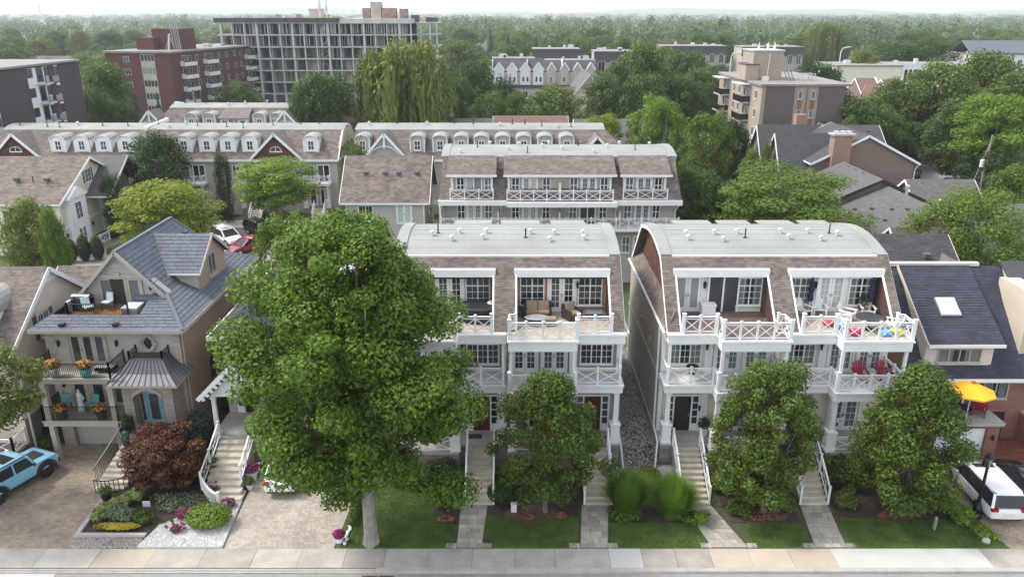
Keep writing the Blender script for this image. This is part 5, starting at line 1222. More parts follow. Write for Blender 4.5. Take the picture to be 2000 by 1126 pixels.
def row(root, W, wall, ze=7.3, zt=10.45, deep=12.0, hipR=False, hipL=False, endwall='stucco_beige'):
    MB().box(0.15, W - 0.15, 0, deep, 0, ze).build('wall', wall, root)
    MB().box(-0.15, W + 0.15, -0.5, deep + 0.5, ze - 0.28, ze).build('eave_band', 'white', root)
    i0, i1 = (3.2 if hipL else 0.0), (3.4 if hipR else 0.0)
    B = [(-0.1, -0.45, ze), (W + 0.1, -0.45, ze), (W + 0.1, deep + 0.45, ze), (-0.1, deep + 0.45, ze)]
    T = [(i0, 3.6, zt), (W - i1, 3.6, zt), (W - i1, deep - 3.6, zt), (i0, deep - 3.6, zt)]
    m = MB()
    for i in range(4): m.poly([B[i], B[(i + 1) % 4], T[(i + 1) % 4], T[i]])
    m.poly(T); m.poly(B[::-1]); mo = m.build('mansard', 'shingle_brown_far', root)
    t = MB(); tile_mesh(t, [B[0], B[1], T[1], T[0]], 0.6, 0.3, 0.025, 200 + int(W)); tag(t.build('roof_shingles', 'shingle_brown', mo), kind='stuff')
    n = 6; crest = [(3.5 + (deep - 7.0) * i / n, zt + 0.5 * math.sin(math.pi * i / n)) for i in range(n + 1)]
    for i in range(n):
        (y0, z0), (y1, z1) = crest[i], crest[i + 1]
        MB().hexa([(i0 - .15, y0, z0 - .1), (W - i1 + .15, y0, z0 - .1), (W - i1 + .15, y1, z1 - .1), (i0 - .15, y1, z1 - .1), (i0 - .15, y0, z0 + .06), (W - i1 + .15, y0, z0 + .06), (W - i1 + .15, y1, z1 + .05), (i0 - .15, y1, z1 + .05)]).build('roof_sheet', 'white_roof', root)
    if not hipR: 
        MB().prism([(W - 0.02, 1.0, ze + 1.2), (W - 0.02, 3.6, zt + 0.0), (W - 0.02, deep - 3.6, zt), (W - 0.02, deep - 1.0, ze + 1.2)], (0.12, 0, 0)).build('end_wall', 'siding_cream', root)
        m = MB(); shell(m, [(-0.45, ze)] + crest + [(deep + 0.45, ze)], [(-0.2, ze)] + [(y, z - 0.22) for y, z in crest] + [(deep + 0.2, ze)], W + 0.1, W + 0.22); m.build('end_trim', 'white', root)
    q = random.Random(int(W)); x = 1.5 + i0
    while x < W - i1 - 1:
        y = q.uniform(4.0, 6.0); k = q.random(); roof_vent(root, (x, y, zt + 0.06 + 0.5 * math.sin(math.pi * (y - 3.5) / (deep - 7))), 1.0, 'pipe' if k < 0.7 else 'mushroom'); x += q.uniform(1.6, 4.2)
def porch_bay(root, x, zf=1.25, zb=4.15, w=3.4, wall='white'):
    F = Fr((0, 0, 0))
    MB().box(x - w / 2, x + w / 2, -1.6, -0.01, 0, zf).build('porch_base', 'stone_plinth', root)
    MB().box(x - w / 2 - .1, x + w / 2 + .1, -1.7, -0.01, zb, zb + 0.3).build('balcony_slab', 'white', root)
    railing(root, F, x - w / 2, x + w / 2, zb + 0.3, 0.95, 1.6, 3)
    for s in (-1, 1):
        column(root, F, x + s * (w / 2 - 0.25), zf, zb, 1.35, ped=0.9)
        railing(root, Fr((x + s * w / 2, -1.6, 0), (0, 1, 0), (s, 0, 0)), 0.1, 1.5, zb + 0.3, 0.95, 0, 1, ends=(False, False))
    french_door(root, F, x - 1.3, zf, 1.0, 2.2, 1, leaves=1, cols=1); french_door(root, F, x + 0.1, zf, 1.3, 2.2, 1, cols=1)
    window(root, F, x - 1.4, zb + 0.5, 1.0, 1.8, 2, 3, mull=1); sliding_door(root, F, x + 0.1, zb + 0.32, 1.4, 2.0, glass='glass')
    stairs(root, F, x - 0.3, x + 1.0, 0.0, zf - 0.02, 1.62, 6)
    for a in (x - 0.35, x + 1.05): handrail(root, F, a, [(1.7, zf), (3.4, 0.05)])
rl = thing('row_house', 'long row with white round-headed dormers and red shingled gables, left of the driveway', 'row house', (-66.5, 98, 0))
row(rl, 44.2, 'siding_greige')
for X in (-58.0, -55.0, -52.2, -49.4, -41.9, -39.0, -36.3, -33.5, -25.7): barrel_dormer(rl, X + 66.5, 0.55, 7.9, 1.95, 2.3, 'white')
front_gable(rl, 3.5, -0.3, 7.35, 3.1, 3.0, 'cedar'); front_gable(rl, 36.5, -0.3, 7.35, 3.1, 3.0, 'cedar')
for x in (25.5, 33.5, 41.5): porch_bay(rl, x)
for x in (28.3, 30.6, 37.5): window(rl, Fr((0, 0, 0)), x, 4.9, 0.9, 1.6, 2, 2, sash=True)
m = MB(); m.bar((18.6, 3.4, 10.62), (19.4, 8.6, 11.15), 0.35, 0.45); m.build('fire_wall', 'white', rl)
rm = thing('row_house', 'row with greige arched dormers and white truss gable behind the greige block', 'row house', (-20.4, 98, 0))
row(rm, 35.8, 'siding_greige', hipR=True)
for X in (-19.1, -12.1, -9.2, -6.5, -3.9, -1.2, 1.5, 4.2, 7.0): barrel_dormer(rm, X + 20.4, 0.55, 7.9, 1.9, 2.35, 'siding_greige')
front_gable(rm, 4.3, -0.6, 7.35, 2.7, 3.1, 'siding_greige', True); front_gable(rm, 31.2, -0.3, 7.35, 2.3, 2.7, 'cedar_dark')
m = MB(); m.lathe([(1.9, 0), (1.9, 0.4), (1.6, 1.2), (0.8, 1.8), (0.1, 2.0)], (4.3, -0.9, 6.0), 14); m.build('domed_bay', 'white_roof', rm)
m = MB(); m.lathe([(1.5, 0), (1.5, 0.4), (1.2, 1.2), (0.6, 1.7), (0.1, 1.9)], (9.0, -0.9, 5.9), 14); m.build('domed_bay', 'white_roof', rm)
for x in (8, 14, 20, 26): porch_bay(rm, x)
r3 = thing('row_house', 'small row with white arched dormers standing in front of the brick apartment block', 'row house', (-57.5, 121, 0))
row(r3, 22.0, 'siding_greige', zt=10.6, hipL=True)
for X in (-50.0, -47.2, -39.4, -36.7): barrel_dormer(r3, X + 57.5, 0.5, 7.7, 2.0, 2.5, 'siding_greige')
front_gable(r3, 1.6, -0.5, 7.5, 2.5, 3.0, 'siding_greige', True); front_gable(r3, 22.5, -0.5, 7.5, 2.5, 3.0, 'siding_greige', True)
m = MB(); m.box(12.0, 16.3, 0.5, 3.0, 7.6, 9.4); m.build('dormer', 'white', r3)
MB().prism([(11.7, 0.1, 9.3), (16.6, 0.1, 9.3), (16.3, 3.2, 10.5), (12.0, 3.2, 10.5)], (0, 0, 0.12)).build('dormer_roof', 'shingle_brown_far', r3)
for x in (12.3, 15.1): window(r3, Fr((0, 0.5, 0)), x, 8.0, 0.8, 1.1, 2, 2)
sliding_door(r3, Fr((0, 0.5, 0)), 13.4, 7.7, 1.4, 1.5, glass='glass_pale')

# ------------------------------------------------------------------ small gabled house beside the rear block
sm = thing('coach_house', 'small brown shingle gabled house left of the long greige block', 'house', (-16.0, 72.2, 0))
gable(sm, 0, 7.6, 0, 8.0, 0, 8.0, 11.4, 'x', 'siding_greige', 'shingle_brown_far', 0.4, 0.5, tile=(0.4, 0.22, 0.02, 'shingle_brown'))
for x in (1.7, 3.6, 4.9, 6.7): roof_vent(sm, (x, 2.2, 10.1), 1.0, 'boxgrey')
F = Fr((0, 0, 0)); french_door(sm, F, 4.9, 5.6, 1.4, 2.1, 4, glass='glass_pale'); window(sm, F, 1.2, 5.9, 1.4, 1.6, 4, 2, mull=2)
FE = Fr((7.6, 0, 0), (0, 1, 0), (1, 0, 0))
for y, z in ((3.2, 5.8), (3.2, 8.6), (5.4, 5.8)): window(sm, FE, y, z, 0.9, 1.3, 2, 2)
m = MB(); m.box(7.61, 8.3, 4.6, 6.8, 6.2, 6.4); m.build('side_balcony', 'white', sm)
for a in (0.05, 7.5): downspout(sm, [(a, -0.3, 7.7), (a, -0.08, 7.3), (a, -0.08, 0.3)])
MB().box(-0.05, 7.65, -0.06, -0.005, 7.5, 7.9).build('frieze_board', 'white', sm)

# ------------------------------------------------------------------ cream yellow house, left
cy = thing('cream_house', 'cream yellow house with white trim and brown shingle gable beyond the beige house', 'house', (-64.0, 80, 0))
gable(cy, 0, 15.5, 0, 14, -0.5, 5.9, 9.4, 'x', 'siding_yellow', 'shingle_brown_far', 0.5, 0.6, tile=(0.45, 0.24, 0.022, 'shingle_brown'))
FE = Fr((15.5, 0, 0), (0, 1, 0), (1, 0, 0)); F = Fr((0, 0, 0))
MB().fbox(FE, -0.06, 14.06, 2.75, 3.05, 0, 0.12).build('belt_course', 'white', cy); MB().fbox(F, -0.06, 15.5, 2.75, 3.05, 0, 0.12).build('belt_course', 'white', cy)
MB().fbox(FE, 0, 14, -0.5, 0.6, 0.005, 0.1).build('stone_base', 'stone_veneer', cy)
for (a, b) in ((0.0, 0.35), (5.0, 5.3)): MB().fbox(FE, a, b, 0.6, 5.8, 0, 0.08).build('corner_board', 'white', cy)
MB().fbox(FE, 1.0, 4.4, 0.6, 5.9, 0.005, 0.7).build('bay', 'white', cy)
MB().prism([FE.p(0.6, 5.95, 0.0), FE.p(4.8, 5.95, 0.0), FE.p(2.7, 7.1, 0.0)], (0.95, 0, 0)).build('bay_gable', 'white', cy)
FB = Fr((16.2, 80 - 80, 0), (0, 1, 0), (1, 0, 0))
window(cy, FB, 2.0, 3.5, 1.3, 1.9, 4, 3, mull=2); french_door(cy, FB, 1.9, 0.65, 1.5, 1.9, 3)
MB().fbox(FE, 8.3, 11.8, 0.6, 6.4, 0.005, 0.7).build('bay', 'white', cy)
window(cy, FB, 9.3, 3.6, 1.4, 1.9, 4, 3, mull=2); window(cy, FB, 9.3, 0.9, 1.4, 1.7, 4, 3, mull=2)
window(cy, FE, 6.3, 6.7, 1.3, 1.5, 4, 3, mull=2); shutters(cy, FE, 6.3, 6.7, 1.3, 1.5, 'shingle_grey_far')
for y in (0.6, 6.0): lantern(cy, FE, y, 1.8, 0, 1.2)
railing(cy, Fr((17.9, 1.0, 0), (0, 1, 0), (1, 0, 0)), 0.0, 3.8, 0.5, 1.0, 0, 2); railing(cy, Fr((15.6, 1.0, 0)), 0.0, 2.3, 0.5, 1.0, 0, 1)
MB().box(15.52, 18.0, 0.9, 4.9, -0.5, 0.5).build('stoop', 'stone_veneer', cy)
for x in (9.5, 12.0): window(cy, F, x, 3.6, 1.2, 1.5, 4, 2, mull=2)
for x in (3.5, 7.2, 10.0, 13.3): roof_vent(cy, (x, 2.8, 7.7), 1.3, 'boxgrey')
for x in (4.8, 11.7): roof_vent(cy, (x, 2.9, 7.4), 1.0, 'pipe')
# darker cross roof behind it
gable(cy, 11.0, 15.3, 6.0, 16.5, -0.5, 5.4, 8.8, 'x', 'siding_yellow', 'shingle_grey_far', 0.4, 3.0, name='rear_wing')
# ------------------------------------------------------------------ apartment blocks
pm('apt_white', (0.62, 0.62, 0.62), 0.7, 0.05, 0.8); pm('panel_mauve', (0.28, 0.21, 0.21), 0.7, 0.1, 1); pm('roof_gravel', (0.26, 0.235, 0.215), 0.95, 0.15, 0.5, fine=0.2)
pm('raw_concrete', (0.46, 0.45, 0.43), 0.9, 0.15, 0.4, fine=0.12); pm('dark_void', (0.075, 0.075, 0.08), 0.9, 0.3, 0.5); pm('netting', (0.06, 0.06, 0.065), 0.8, 0.3, 0.6); pm('block_tan', (0.40, 0.34, 0.29), 0.9, 0.2, 0.4)
pm('formwork', (0.26, 0.17, 0.145), 0.8, 0.3, 0.8); pm('crane', (0.55, 0.55, 0.52), 0.5, 0.1, 1); pm('orange', (0.42, 0.2, 0.11), 0.7, 0.2, 1)
ad = thing('apartment_block', 'charcoal brick apartment block with white balcony bay at the left edge', 'apartment block', (-69, 104, 0))
FA = Fr((0, 0, 0), (0, 1, 0), (1, 0, 0))      # long side facing right
MB().box(-14, -0.3, 0, 23, 0, 17.6).build('wall', 'brick_charcoal', ad)
for y0, y1, mt in ((0, 1.6, 'apt_white'), (1.6, 9.0, 'brick_charcoal'), (9.0, 14.6, 'apt_white'), (14.6, 16.0, 'brick_charcoal'), (16.0, 17.2, 'apt_white'), (17.2, 23, 'brick_charcoal')):
    MB().fbox(FA, y0, y1, 0, 17.4, -0.3 if mt != 'apt_white' else -0.32, 0.0 if mt != 'apt_white' else -0.12).build('facade_panel', mt, ad)
MB().box(-14.2, 0.25, -0.2, 23.2, 17.6, 17.9).build('roof_slab', 'roof_gravel', ad)
for k in range(6):
    z = 1.4 + k * 2.75
    window(ad, FA, 9.2, z + 0.9, 1.3, 1.3, 2, 1, d=-0.12, mat='screen_dark', sill=False); window(ad, FA, 16.15, z + 0.8, 0.9, 1.3, 1, 1, d=-0.12, mat='screen_dark', sill=False)
    window(ad, FA, 13.5, z + 0.9, 1.0, 1.3, 1, 1, d=-0.12, mat='screen_dark', sill=False); window(ad, FA, 0.1, z + 0.7, 1.3, 1.2, 1, 1, d=-0.12, mat='screen_dark', sill=False)
    french_door(ad, FA, 11.6, z + 0.15, 1.3, 2.1, 1, d=-0.12, cols=1, leaves=1, mat='screen_dark', leaf='screen_dark')
    MB().fbox(FA, 11.2, 14.7, z - 0.12, z + 0.05, -0.12, 1.3).build('balcony_slab', 'apt_white', ad)
    MB().fbox(FA, 13.0, 14.75, z - 0.1, z + 0.95, 1.2, 1.3).build('balcony_panel', 'panel_mauve', ad)
    iron_railing(ad, Fr((1.25, 11.2, 0), (0, 1, 0), (1, 0, 0)), 0.0, 1.8, z + 0.05, 0.9, 0, 0.2)
MB().box(-6.5, -3.5, 2.5, 5.5, 17.9, 19.6).build('roof_hut', 'brick_red', ad); MB().tube([(-5.5, 3.0, 19), (-5.6, 3.0, 25)], 0.35, 8).build('flue', 'screen_dark', ad)

ab = thing('apartment_block', 'dark red brick apartment block with white striped balconies', 'apartment block', (-76, 178, 0), R(-10))
F = Fr((0, 0, 0)); FA = Fr((0, 0, 0), (0, 1, 0), (1, 0, 0))
MB().box(-16, 0, 0, 42, 0, 16.3).build('wall', 'brick_dark', ab)
MB().box(-16.4, 0.5, -0.4, 42.4, 16.3, 16.7).build('roof_slab', 'roof_gravel', ab)
for k in range(5):
    z = 2.2 + k * 2.8
    window(ab, F, -11.6, z + 0.9, 1.4, 1.3, 2, 1, mat='blind', sill=False)
    MB().fbox(F, -7.3, -3.9, z - 0.1, z + 1.1, 0.0, 0.08).build('spandrel', 'block_tan', ab)
    window(ab, F, -7.3, z + 1.15, 3.4, 1.5, 4, 1, mat='blind', sill=False, glass='glass_pale' if k == 3 else 'glass')
    for (y, w) in ((3.5, 5.0), (13.0, 5.0), (33.0, 6.0)):
        MB().fbox(FA, y, y + w, z + 0.0, z + 0.75, 1.1, 1.3).build('balcony_front', 'apt_white', ab); MB().fbox(FA, y, y + w, z + 0.75, z + 1.05, 1.12, 1.28).build('balcony_band', 'dark_void', ab)
        MB().fbox(FA, y, y + w, z - 0.15, z, 0.0, 1.3).build('balcony_slab', 'raw_concrete', ab)
        MB().fbox(FA, y, y + 0.15, z, z + 1.0, 0.0, 1.1).build('balcony_side', 'apt_white', ab)
        window(ab, FA, y + 0.8, z + 0.1, 2.0, 2.1, 2, 1, mat='blind', sill=False); window(ab, FA, y + 3.4, z + 0.8, 1.2, 1.3, 1, 1, mat='blind', sill=False)
    for y in (10.0, 20.0, 23.5, 27.5, 30.5): window(ab, FA, y, z + 0.9, 1.0, 1.3, 1, 1, mat='blind', sill=False)
MB().box(-18.0, -16.01, 2, 5, 12.5, 14.2).build('balcony_front', 'apt_white', ab)
MB().box(-12.0, -7.5, 6, 12, 16.7, 19.4).build('penthouse', 'brick_dark', ab); MB().box(-9.0, -2.5, 8, 15, 16.71, 21.3).build('penthouse', 'brick_dark', ab)
for i, x in enumerate((-2.8, -2.2, -1.7, -1.2)): MB().tube([(x, 6.5, 16.7), (x - 0.5, 6.5, 23.5 + (i % 2) * 1.2)], 0.12, 6).build('antenna_mast', 'metal_grey', ab)
MB().bar((-4.2, 6.4, 16.8), (-3.6, 6.4, 20.2), 0.5, 0.2).build('antenna_panel', 'apt_white', ab)
for s in (-5.0, -2.6): MB().bar((s, 6.4, 16.7), (-3.6, 6.4, 19.8), 0.1, 0.1).build('antenna_strut', 'metal_grey', ab)
for y, h in ((22, 0.8), (28, 0.5), (12, 0.6)): MB().box(-5, -3.5, y, y + 1.8, 16.7, 16.7 + h).build('roof_unit', 'galv', ab)

ar = thing('apartment_block', 'tan and plum brick apartment block with rooftop penthouse, right of centre', 'apartment block', (37.2, 117.5, 0))
Wd, Dp, zt = 12.4, 24.5, 14.6
MB().box(0, Wd, 0.02, Dp, 0, zt).build('wall', 'brick_tan', ar)
F = Fr((0, 0, 0)); FL = Fr((0, 0, 0), (0, 1, 0), (-1, 0, 0))
for x0, x1, mt in ((0.0, 0.6, 'brick_tan'), (0.6, 4.9, 'brick_plum'), (8.5, Wd - 0.02, 'brick_plum')): MB().fbox(F, x0, x1, 0, zt - 0.1, 0.0, 0.12 if mt == 'brick_plum' else 0.05).build('facade_panel', mt, ar)
MB().box(Wd, Wd + 0.8, 2, Dp - 2, 0, zt - 0.1).build('facade_panel', 'brick_plum', ar)
MB().box(-0.3, Wd + 0.9, -0.3, Dp + 0.3, zt, zt + 0.3).build('roof_slab', 'roof_gravel', ar)
for k in range(5):
    z = 0.6 + k * 2.75
    for x in (5.5, 7.4):
        window(ar, F, x, z + 1.1, 0.6, 1.2, 1, 1, mat='blind', sill=True, curtain='blind'); MB().fbox(F, x - 0.03, x + 0.63, z - 0.45, z + 1.0, -0.0, 0.03).build('spandrel', 'brick_red', ar)
    for y, w in ((5.5, 4.0), (17.5, 4.5)):
        MB().fbox(FL, y, y + w, z - 0.12, z + 0.06, 0.0, 1.6).build('balcony_slab', 'raw_concrete', ar)
        iron_railing(ar, Fr((-1.55, y, 0), (0, 1, 0), (-1, 0, 0)), 0.0, w, z + 0.06, 1.0, 0, 0.14)
        MB().fbox(FL, y, y + w, z + 0.1, z + 1.0, 1.50, 1.53).build('balcony_panel', 'cedar_dark', ar)
        MB().fbox(Fr((0, y, 0), (-1, 0, 0), (0, -1, 0)), 0.0, 1.5, z + 0.1, z + 1.0, -0.04, 0.0).build('balcony_side', 'black_iron', ar)
        french_door(ar, FL, y + 0.5, z + 0.08, 1.6, 2.0, 1, mat='blind', leaf='blind', cols=1); window(ar, FL, y + 2.6, z + 0.8, 0.9, 1.2, 1, 1, mat='blind')
    for y in (2.0, 11.0, 14.0): window(ar, FL, y, z + 0.9, 1.1, 1.3, 2, 1, mat='blind', sill=True)
MB().box(-2.0, -0.31, 5.0, 10, zt - 0.3, zt - 0.15).build('balcony_roof', 'raw_concrete', ar); MB().box(-2.0, -0.31, 17, 22, zt - 0.3, zt - 0.15).build('balcony_roof', 'raw_concrete', ar)
MB().fbox(F, 6.7, 6.85, 0, zt - 0.3, 0.0, 0.08).build('downspout', 'brick_red', ar)
MB().box(-0.8, 1.2, 6.5, 11, zt + 0.3, zt + 2.6).build('penthouse', 'brick_tan', ar); MB().box(0.4, 5.0, 7, 13, zt + 0.31, zt + 4.6).build('penthouse', 'brick_tan', ar)
MB().box(-0.9, 1.3, 6.4, 11.1, zt + 2.6, zt + 2.75).build('penthouse_coping', 'dark_void', ar); MB().box(0.25, 5.15, 6.85, 13.15, zt + 4.6, zt + 4.8).build('penthouse_coping', 'raw_concrete', ar)
for (x, y) in ((1.2, 7.5), (2.6, 7.5), (3.8, 8)): MB().tube([(x, y, zt + 4.8), (x, y, zt + 6.0)], [0.25, 0.03], 6).build('antenna', 'apt_white', ar)
MB().tube([(2.6, 9, zt + 4.8), (2.6, 9, zt + 9.5)], [0.08, 0.03], 6).build('antenna_mast', 'screen_dark', ar)
MB().tube([(2.6, 6.6, zt + 0.3), (2.8, 6.6, zt + 4.2)], 0.05, 6).build('antenna_mast', 'apt_white', ar)
fr_ = MB()
for x in (7.3, 8.9, 9.4): 
    for y in (4.5, 6.0): fr_.bar((x, y, zt + 0.3), (x, y, zt + 1.4), 0.12)
for y in (4.5, 6.0): fr_.bar((7.3, y, zt + 1.4), (9.4, y, zt + 1.4), 0.12); fr_.bar((7.3, y, zt + 0.5), (9.4, y, zt + 0.5), 0.12)
fr_.build('roof_frame', 'raw_concrete', ar)
for x in (5.4, 5.9, 6.4): MB().bar((x, 5, zt + 0.3), (x - 0.7, 5.4, zt + 2.0), 0.1).build('roof_strut', 'screen_dark', ar)
MB().box(1.6, 2.5, 5.2, 6.0, zt + 0.3, zt + 1.0).build('roof_unit', 'galv', ar)

# ------------------------------------------------------------------ concrete frame under construction with a tower crane
cs = thing('construction_frame', 'unfinished concrete building frame with open floors and props', 'building', (-77.3, 214, 0))
L = 51.0; SH = 3.02; base = 4.2; nf = 7
for k in range(nf):
    z = base + k * SH
    MB().box(-0.6 - (0.8 if k == nf - 1 else 0), L, -0.6, 20, z - 0.28, z).build('floor_slab', 'raw_concrete', cs)
MB().box(-1.0, 32, -0.9, -0.62, base + 6 * SH, base + 6 * SH + 1.1).build('safety_netting', 'netting', cs)
MB().box(32, L, -0.3, 19, base + 6 * SH, base + 6 * SH + 0.9).build('roof_pour', 'raw_concrete', cs)
xs = [0.2 + i * 3.14 for i in range(17)]
for k in range(nf - 1):
    z = base + k * SH; q = random.Random(k)
    for i, x in enumerate(xs): MB().box(x, x + (0.55 if i % 3 == 0 else 0.28), -0.45, 0.4, z + 0.001, z + SH - 0.281).build('column', 'raw_concrete', cs)
    MB().box(0, L, 9.5, 9.8, z + 0.001, z + SH - 0.281).build('back_wall', 'dark_void' if k > 3 else 'raw_concrete', cs)
    for i, x in enumerate(xs[:-1]):
        if q.random() < 0.55: MB().box(x + 0.4, x + 0.6, 0.5, 9.4, z + 0.001, z + SH - 0.282).build('partition', 'block_tan' if q.random() < 0.5 else 'raw_concrete', cs)
        if k < 4 and q.random() < 0.35: MB().box(x + 0.65, x + 3.3, 2.0 + q.random() * 4, 7.2, z + 0.001, z + SH - 0.283).build('infill_wall', 'block_tan', cs)
    pr = MB()
    for _ in range(150 if k >= 4 else 50): x = q.uniform(0.5, L - 0.5); y = q.uniform(0.2, 7); pr.bar((x, y, z), (x, y, z + SH - 0.29), 0.10)
    tag(pr.build('shoring_props', 'galv', cs), kind='stuff')
MB().box(0, L, 0, 19, 0, base - 0.3).build('ground_storey', 'dark_void', cs)
for x in xs: MB().box(x - 0.1, x + 0.6, -0.6, -0.01, 0, base - 0.281).build('column', 'raw_concrete', cs)
# recessed right end
for k in range(3, nf):
    z = base + k * SH; MB().box(L + 0.01, L + 6.5, 4.0, 16, z - 0.28, z).build('floor_slab', 'raw_concrete', cs)
    for x in (L + 1.5, L + 4, L + 5.8): MB().box(x, x + 0.4, 4.2, 4.8, z - SH, z - 0.281).build('column', 'raw_concrete', cs)
for x0, x1, h, mt in ((22.5, 26, 3.4, 'block_tan'), (37, 39, 3.6, 'formwork'), (39.2, 42, 5.2, 'block_tan'), (42.2, 46, 3.6, 'formwork'), (47, 49, 3.4, 'formwork'), (50, 52, 1.8, 'netting'), (54, 57, 1.2, 'netting')):
    MB().box(x0, x1, 6, 9, base + 6 * SH + 0.001, base + 6 * SH + h).build('core_form', mt, cs)
q = random.Random(9)
for i in range(12): x = q.uniform(34, 52); MB().box(x, x + 0.12, 7, 7.12, base + 6 * SH + 0.9, base + 6 * SH + q.uniform(3.5, 5.5)).build('rebar_post', 'crane', cs)
for x in (14, 19.5, 27): MB().box(x, x + 1.2, 4, 5, base + 6 * SH + 0.001, base + 6 * SH + 2.0).build('material_pile', 'orange', cs)
cr = thing('tower_crane', 'pale lattice mast of the tower crane rising out of the construction frame', 'crane', (-50, 216, 0))
m = MB(); a = 0.9
for sx in (-a, a):
    for sy in (-a, a): m.bar((sx, sy, 0), (sx, sy, 46), 0.2)
k = 0
while k * 1.8 < 44:
    z0, z1 = k * 1.8, (k + 1) * 1.8
    for s in (-a, a):
        m.bar((-a, s, z0 if k % 2 else z1), (a, s, z1 if k % 2 else z0), 0.11); m.bar((s, -a, z0 if k % 2 else z1), (s, a, z1 if k % 2 else z0), 0.11)
    k += 1
m.build('mast', 'crane', cr)
MB().box(-2.2, 2.2, -2.2, 2.2, -0.2, 0.5).build('base', 'raw_concrete', cr)

# ------------------------------------------------------------------ smaller buildings in the middle distance
def simple_house(name, label, loc, w, d, ze, zr, axis, wall, roof, rotz=0.0, wins=(), group=None, vents=0):
    o = thing(name, label, 'house', loc, rotz, group)
    gable(o, 0, w, 0, d, 0, ze, zr, axis, wall, roof, 0.4, 0.35)
    for (side, a, b, ww, hh) in wins:
        Fx = Fr((0, 0, 0)) if side == 'f' else (Fr((0, 0, 0), (0, 1, 0), (-1, 0, 0)) if side == 'l' else Fr((w, 0, 0), (0, 1, 0), (1, 0, 0)))
        window(o, Fx, a, b, ww, hh, 2, 2, mull=1)
    for i in range(vents): roof_vent(o, ((i + 0.7) * w / (vents + 0.5), d * 0.30, ze + (zr - ze) * 0.62), 1.3, 'boxgrey')
    return o
simple_house('row_house', 'low dark grey roof strip behind the truss gabled row', (-12.5, 118, 0), 12, 9, 6.4, 9.1, 'x', 'siding_greige', 'shingle_grey_far', vents=3)
simple_house('row_house', 'low red shingle roof strip behind the middle of the truss gabled row', (-2.6, 118, 0), 11, 9, 6.4, 9.5, 'x', 'brick_brown', 'shingle_red_far', vents=5)
simple_house('row_house', 'low grey roof end just left of the bright lime shrub', (10.0, 118, 0), 12, 9, 6.3, 9.0, 'x', 'siding_greige', 'shingle_grey_far', vents=3)
simple_house('row_house', 'low red shingle roof beneath the bare twigs of the dead tree', (-30.5, 124, 0), 12, 9, 6.0, 8.6, 'x', 'brick_brown', 'shingle_red_far', vents=4)
# row of pale gables
g6 = thing('gabled_row', 'row of pale narrow gabled fronts under one dark roof, upper centre', 'row house', (-5.6, 228, 0))
MB().box(0, 30, 0, 10, 0, 8.6).build('wall', 'siding_greige', g6)
MB().prism([(0, 0.3, 8.3), (30, 0.3, 8.3), (30, 5, 11.6), (0, 5, 11.6)], (0, 0, 0.15)).build('roof_slope', 'shingle_dark_far', g6)
MB().prism([(0, 5, 11.6), (30, 5, 11.6), (30, 10, 8.3), (0, 10, 8.3)], (0, 0, 0.15)).build('roof_slope', 'shingle_dark_far', g6)
MB().box(-0.1, 30.1, -0.6, -0.01, 4.4, 5.2).build('porch_roof', 'shingle_dark_far', g6)
for i in range(8):
    x = 1.9 + i * 3.75; pale = i < 4
    h = 1.45 if pale else 1.2
    MB().prism([(x - h, -0.5, 5.2), (x + h, -0.5, 5.2), (x + h, -0.5, 9.4), (x, -0.5, 11.3), (x - h, -0.5, 9.4)], (0, 3.5, 0)).build('gable', 'apt_white' if pale else 'stucco_beige', g6)
    for s in (-1, 1): MB().bar((x, -0.6, 11.4), (x + s * (h + 0.2), -0.6, 9.25), 0.2, 0.3).build('rake_trim', 'white', g6)
    for a in ((-0.9, 0.3) if pale else (-0.5,)): window(g6, Fr((0, -0.5, 0)), x + a, 6.0, 0.7, 1.5, 1, 1, sill=False)
    window(g6, Fr((0, 0, 0)), x - 0.8, 1.6, 1.6, 1.8, 2, 1)
for i in range(3): MB().box(i * 10 - 0.1, i * 10 + 0.15, -0.3, 5, 8, 11.9).build('fire_wall', 'apt_white', g6)
# flat roofed blocks behind it
def flat_block(name, label, loc, w, d, h, wall, roof='roof_gravel', cols=6, rows=2, para=0.5, mans=None, rotz=0.0):
    o = thing(name, label, 'building', loc, rotz)
    MB().box(0, w, 0, d, 0, h).build('wall', wall, o)
    MB().box(-0.3, w + 0.3, -0.3, d + 0.3, h, h + 0.25).build('roof_slab', roof, o)
    if mans: MB().prism([(-0.4, -0.5, h - 3.0), (-0.4, 0.0, h - 0.01), (-0.4, 0.3, h - 0.01), (-0.4, 0.3, h - 3.0)], (w + 0.8, 0, 0)).build('mansard', mans, o)
    for r_ in range(rows):
        for c in range(cols):
            window(o, Fr((0, -0.45 if mans else 0, 0)), (c + 0.25) * w / cols, 1.0 + r_ * (h - 1.0) / rows, w / cols * 0.5, (h - 1) / rows * 0.55, 2, 1, sill=False)
    q = random.Random(int(w * 7))
    for i in range(4): x = q.uniform(1, w - 2); MB().box(x, x + q.uniform(0.6, 1.6), d * 0.4, d * 0.4 + 1.2, h + 0.25, h + q.uniform(0.7, 1.5)).build('roof_unit', 'galv', o)
    return o
flat_block('flat_block', 'pale flat roofed block with dark mansard behind the row of gables', (7.0, 262, 0), 15, 10, 13.4, 'stucco_beige', mans='shingle_dark_far', cols=4)
flat_block('flat_block', 'dark mansard block with pale roof right of the row of gables', (26, 250, 0), 12, 12, 13.2, 'stucco_beige', mans='shingle_dark_far', cols=3)
flat_block('flat_block', 'low flat roofed terrace just behind the left end of the gabled row', (-6, 248, 0), 13, 8, 11.2, 'block_tan', cols=5)
flat_block('flat_block', 'low flat roofed terrace just behind the right end of the gabled row', (10.5, 245, 0), 15, 8, 10.8, 'block_tan', cols=6)
flat_block('flat_block', 'greige mansard terrace beyond the plum apartment block, left part', (56, 300, 0), 24, 12, 12.8, 'stucco_beige', mans='shingle_dark_far', cols=7)
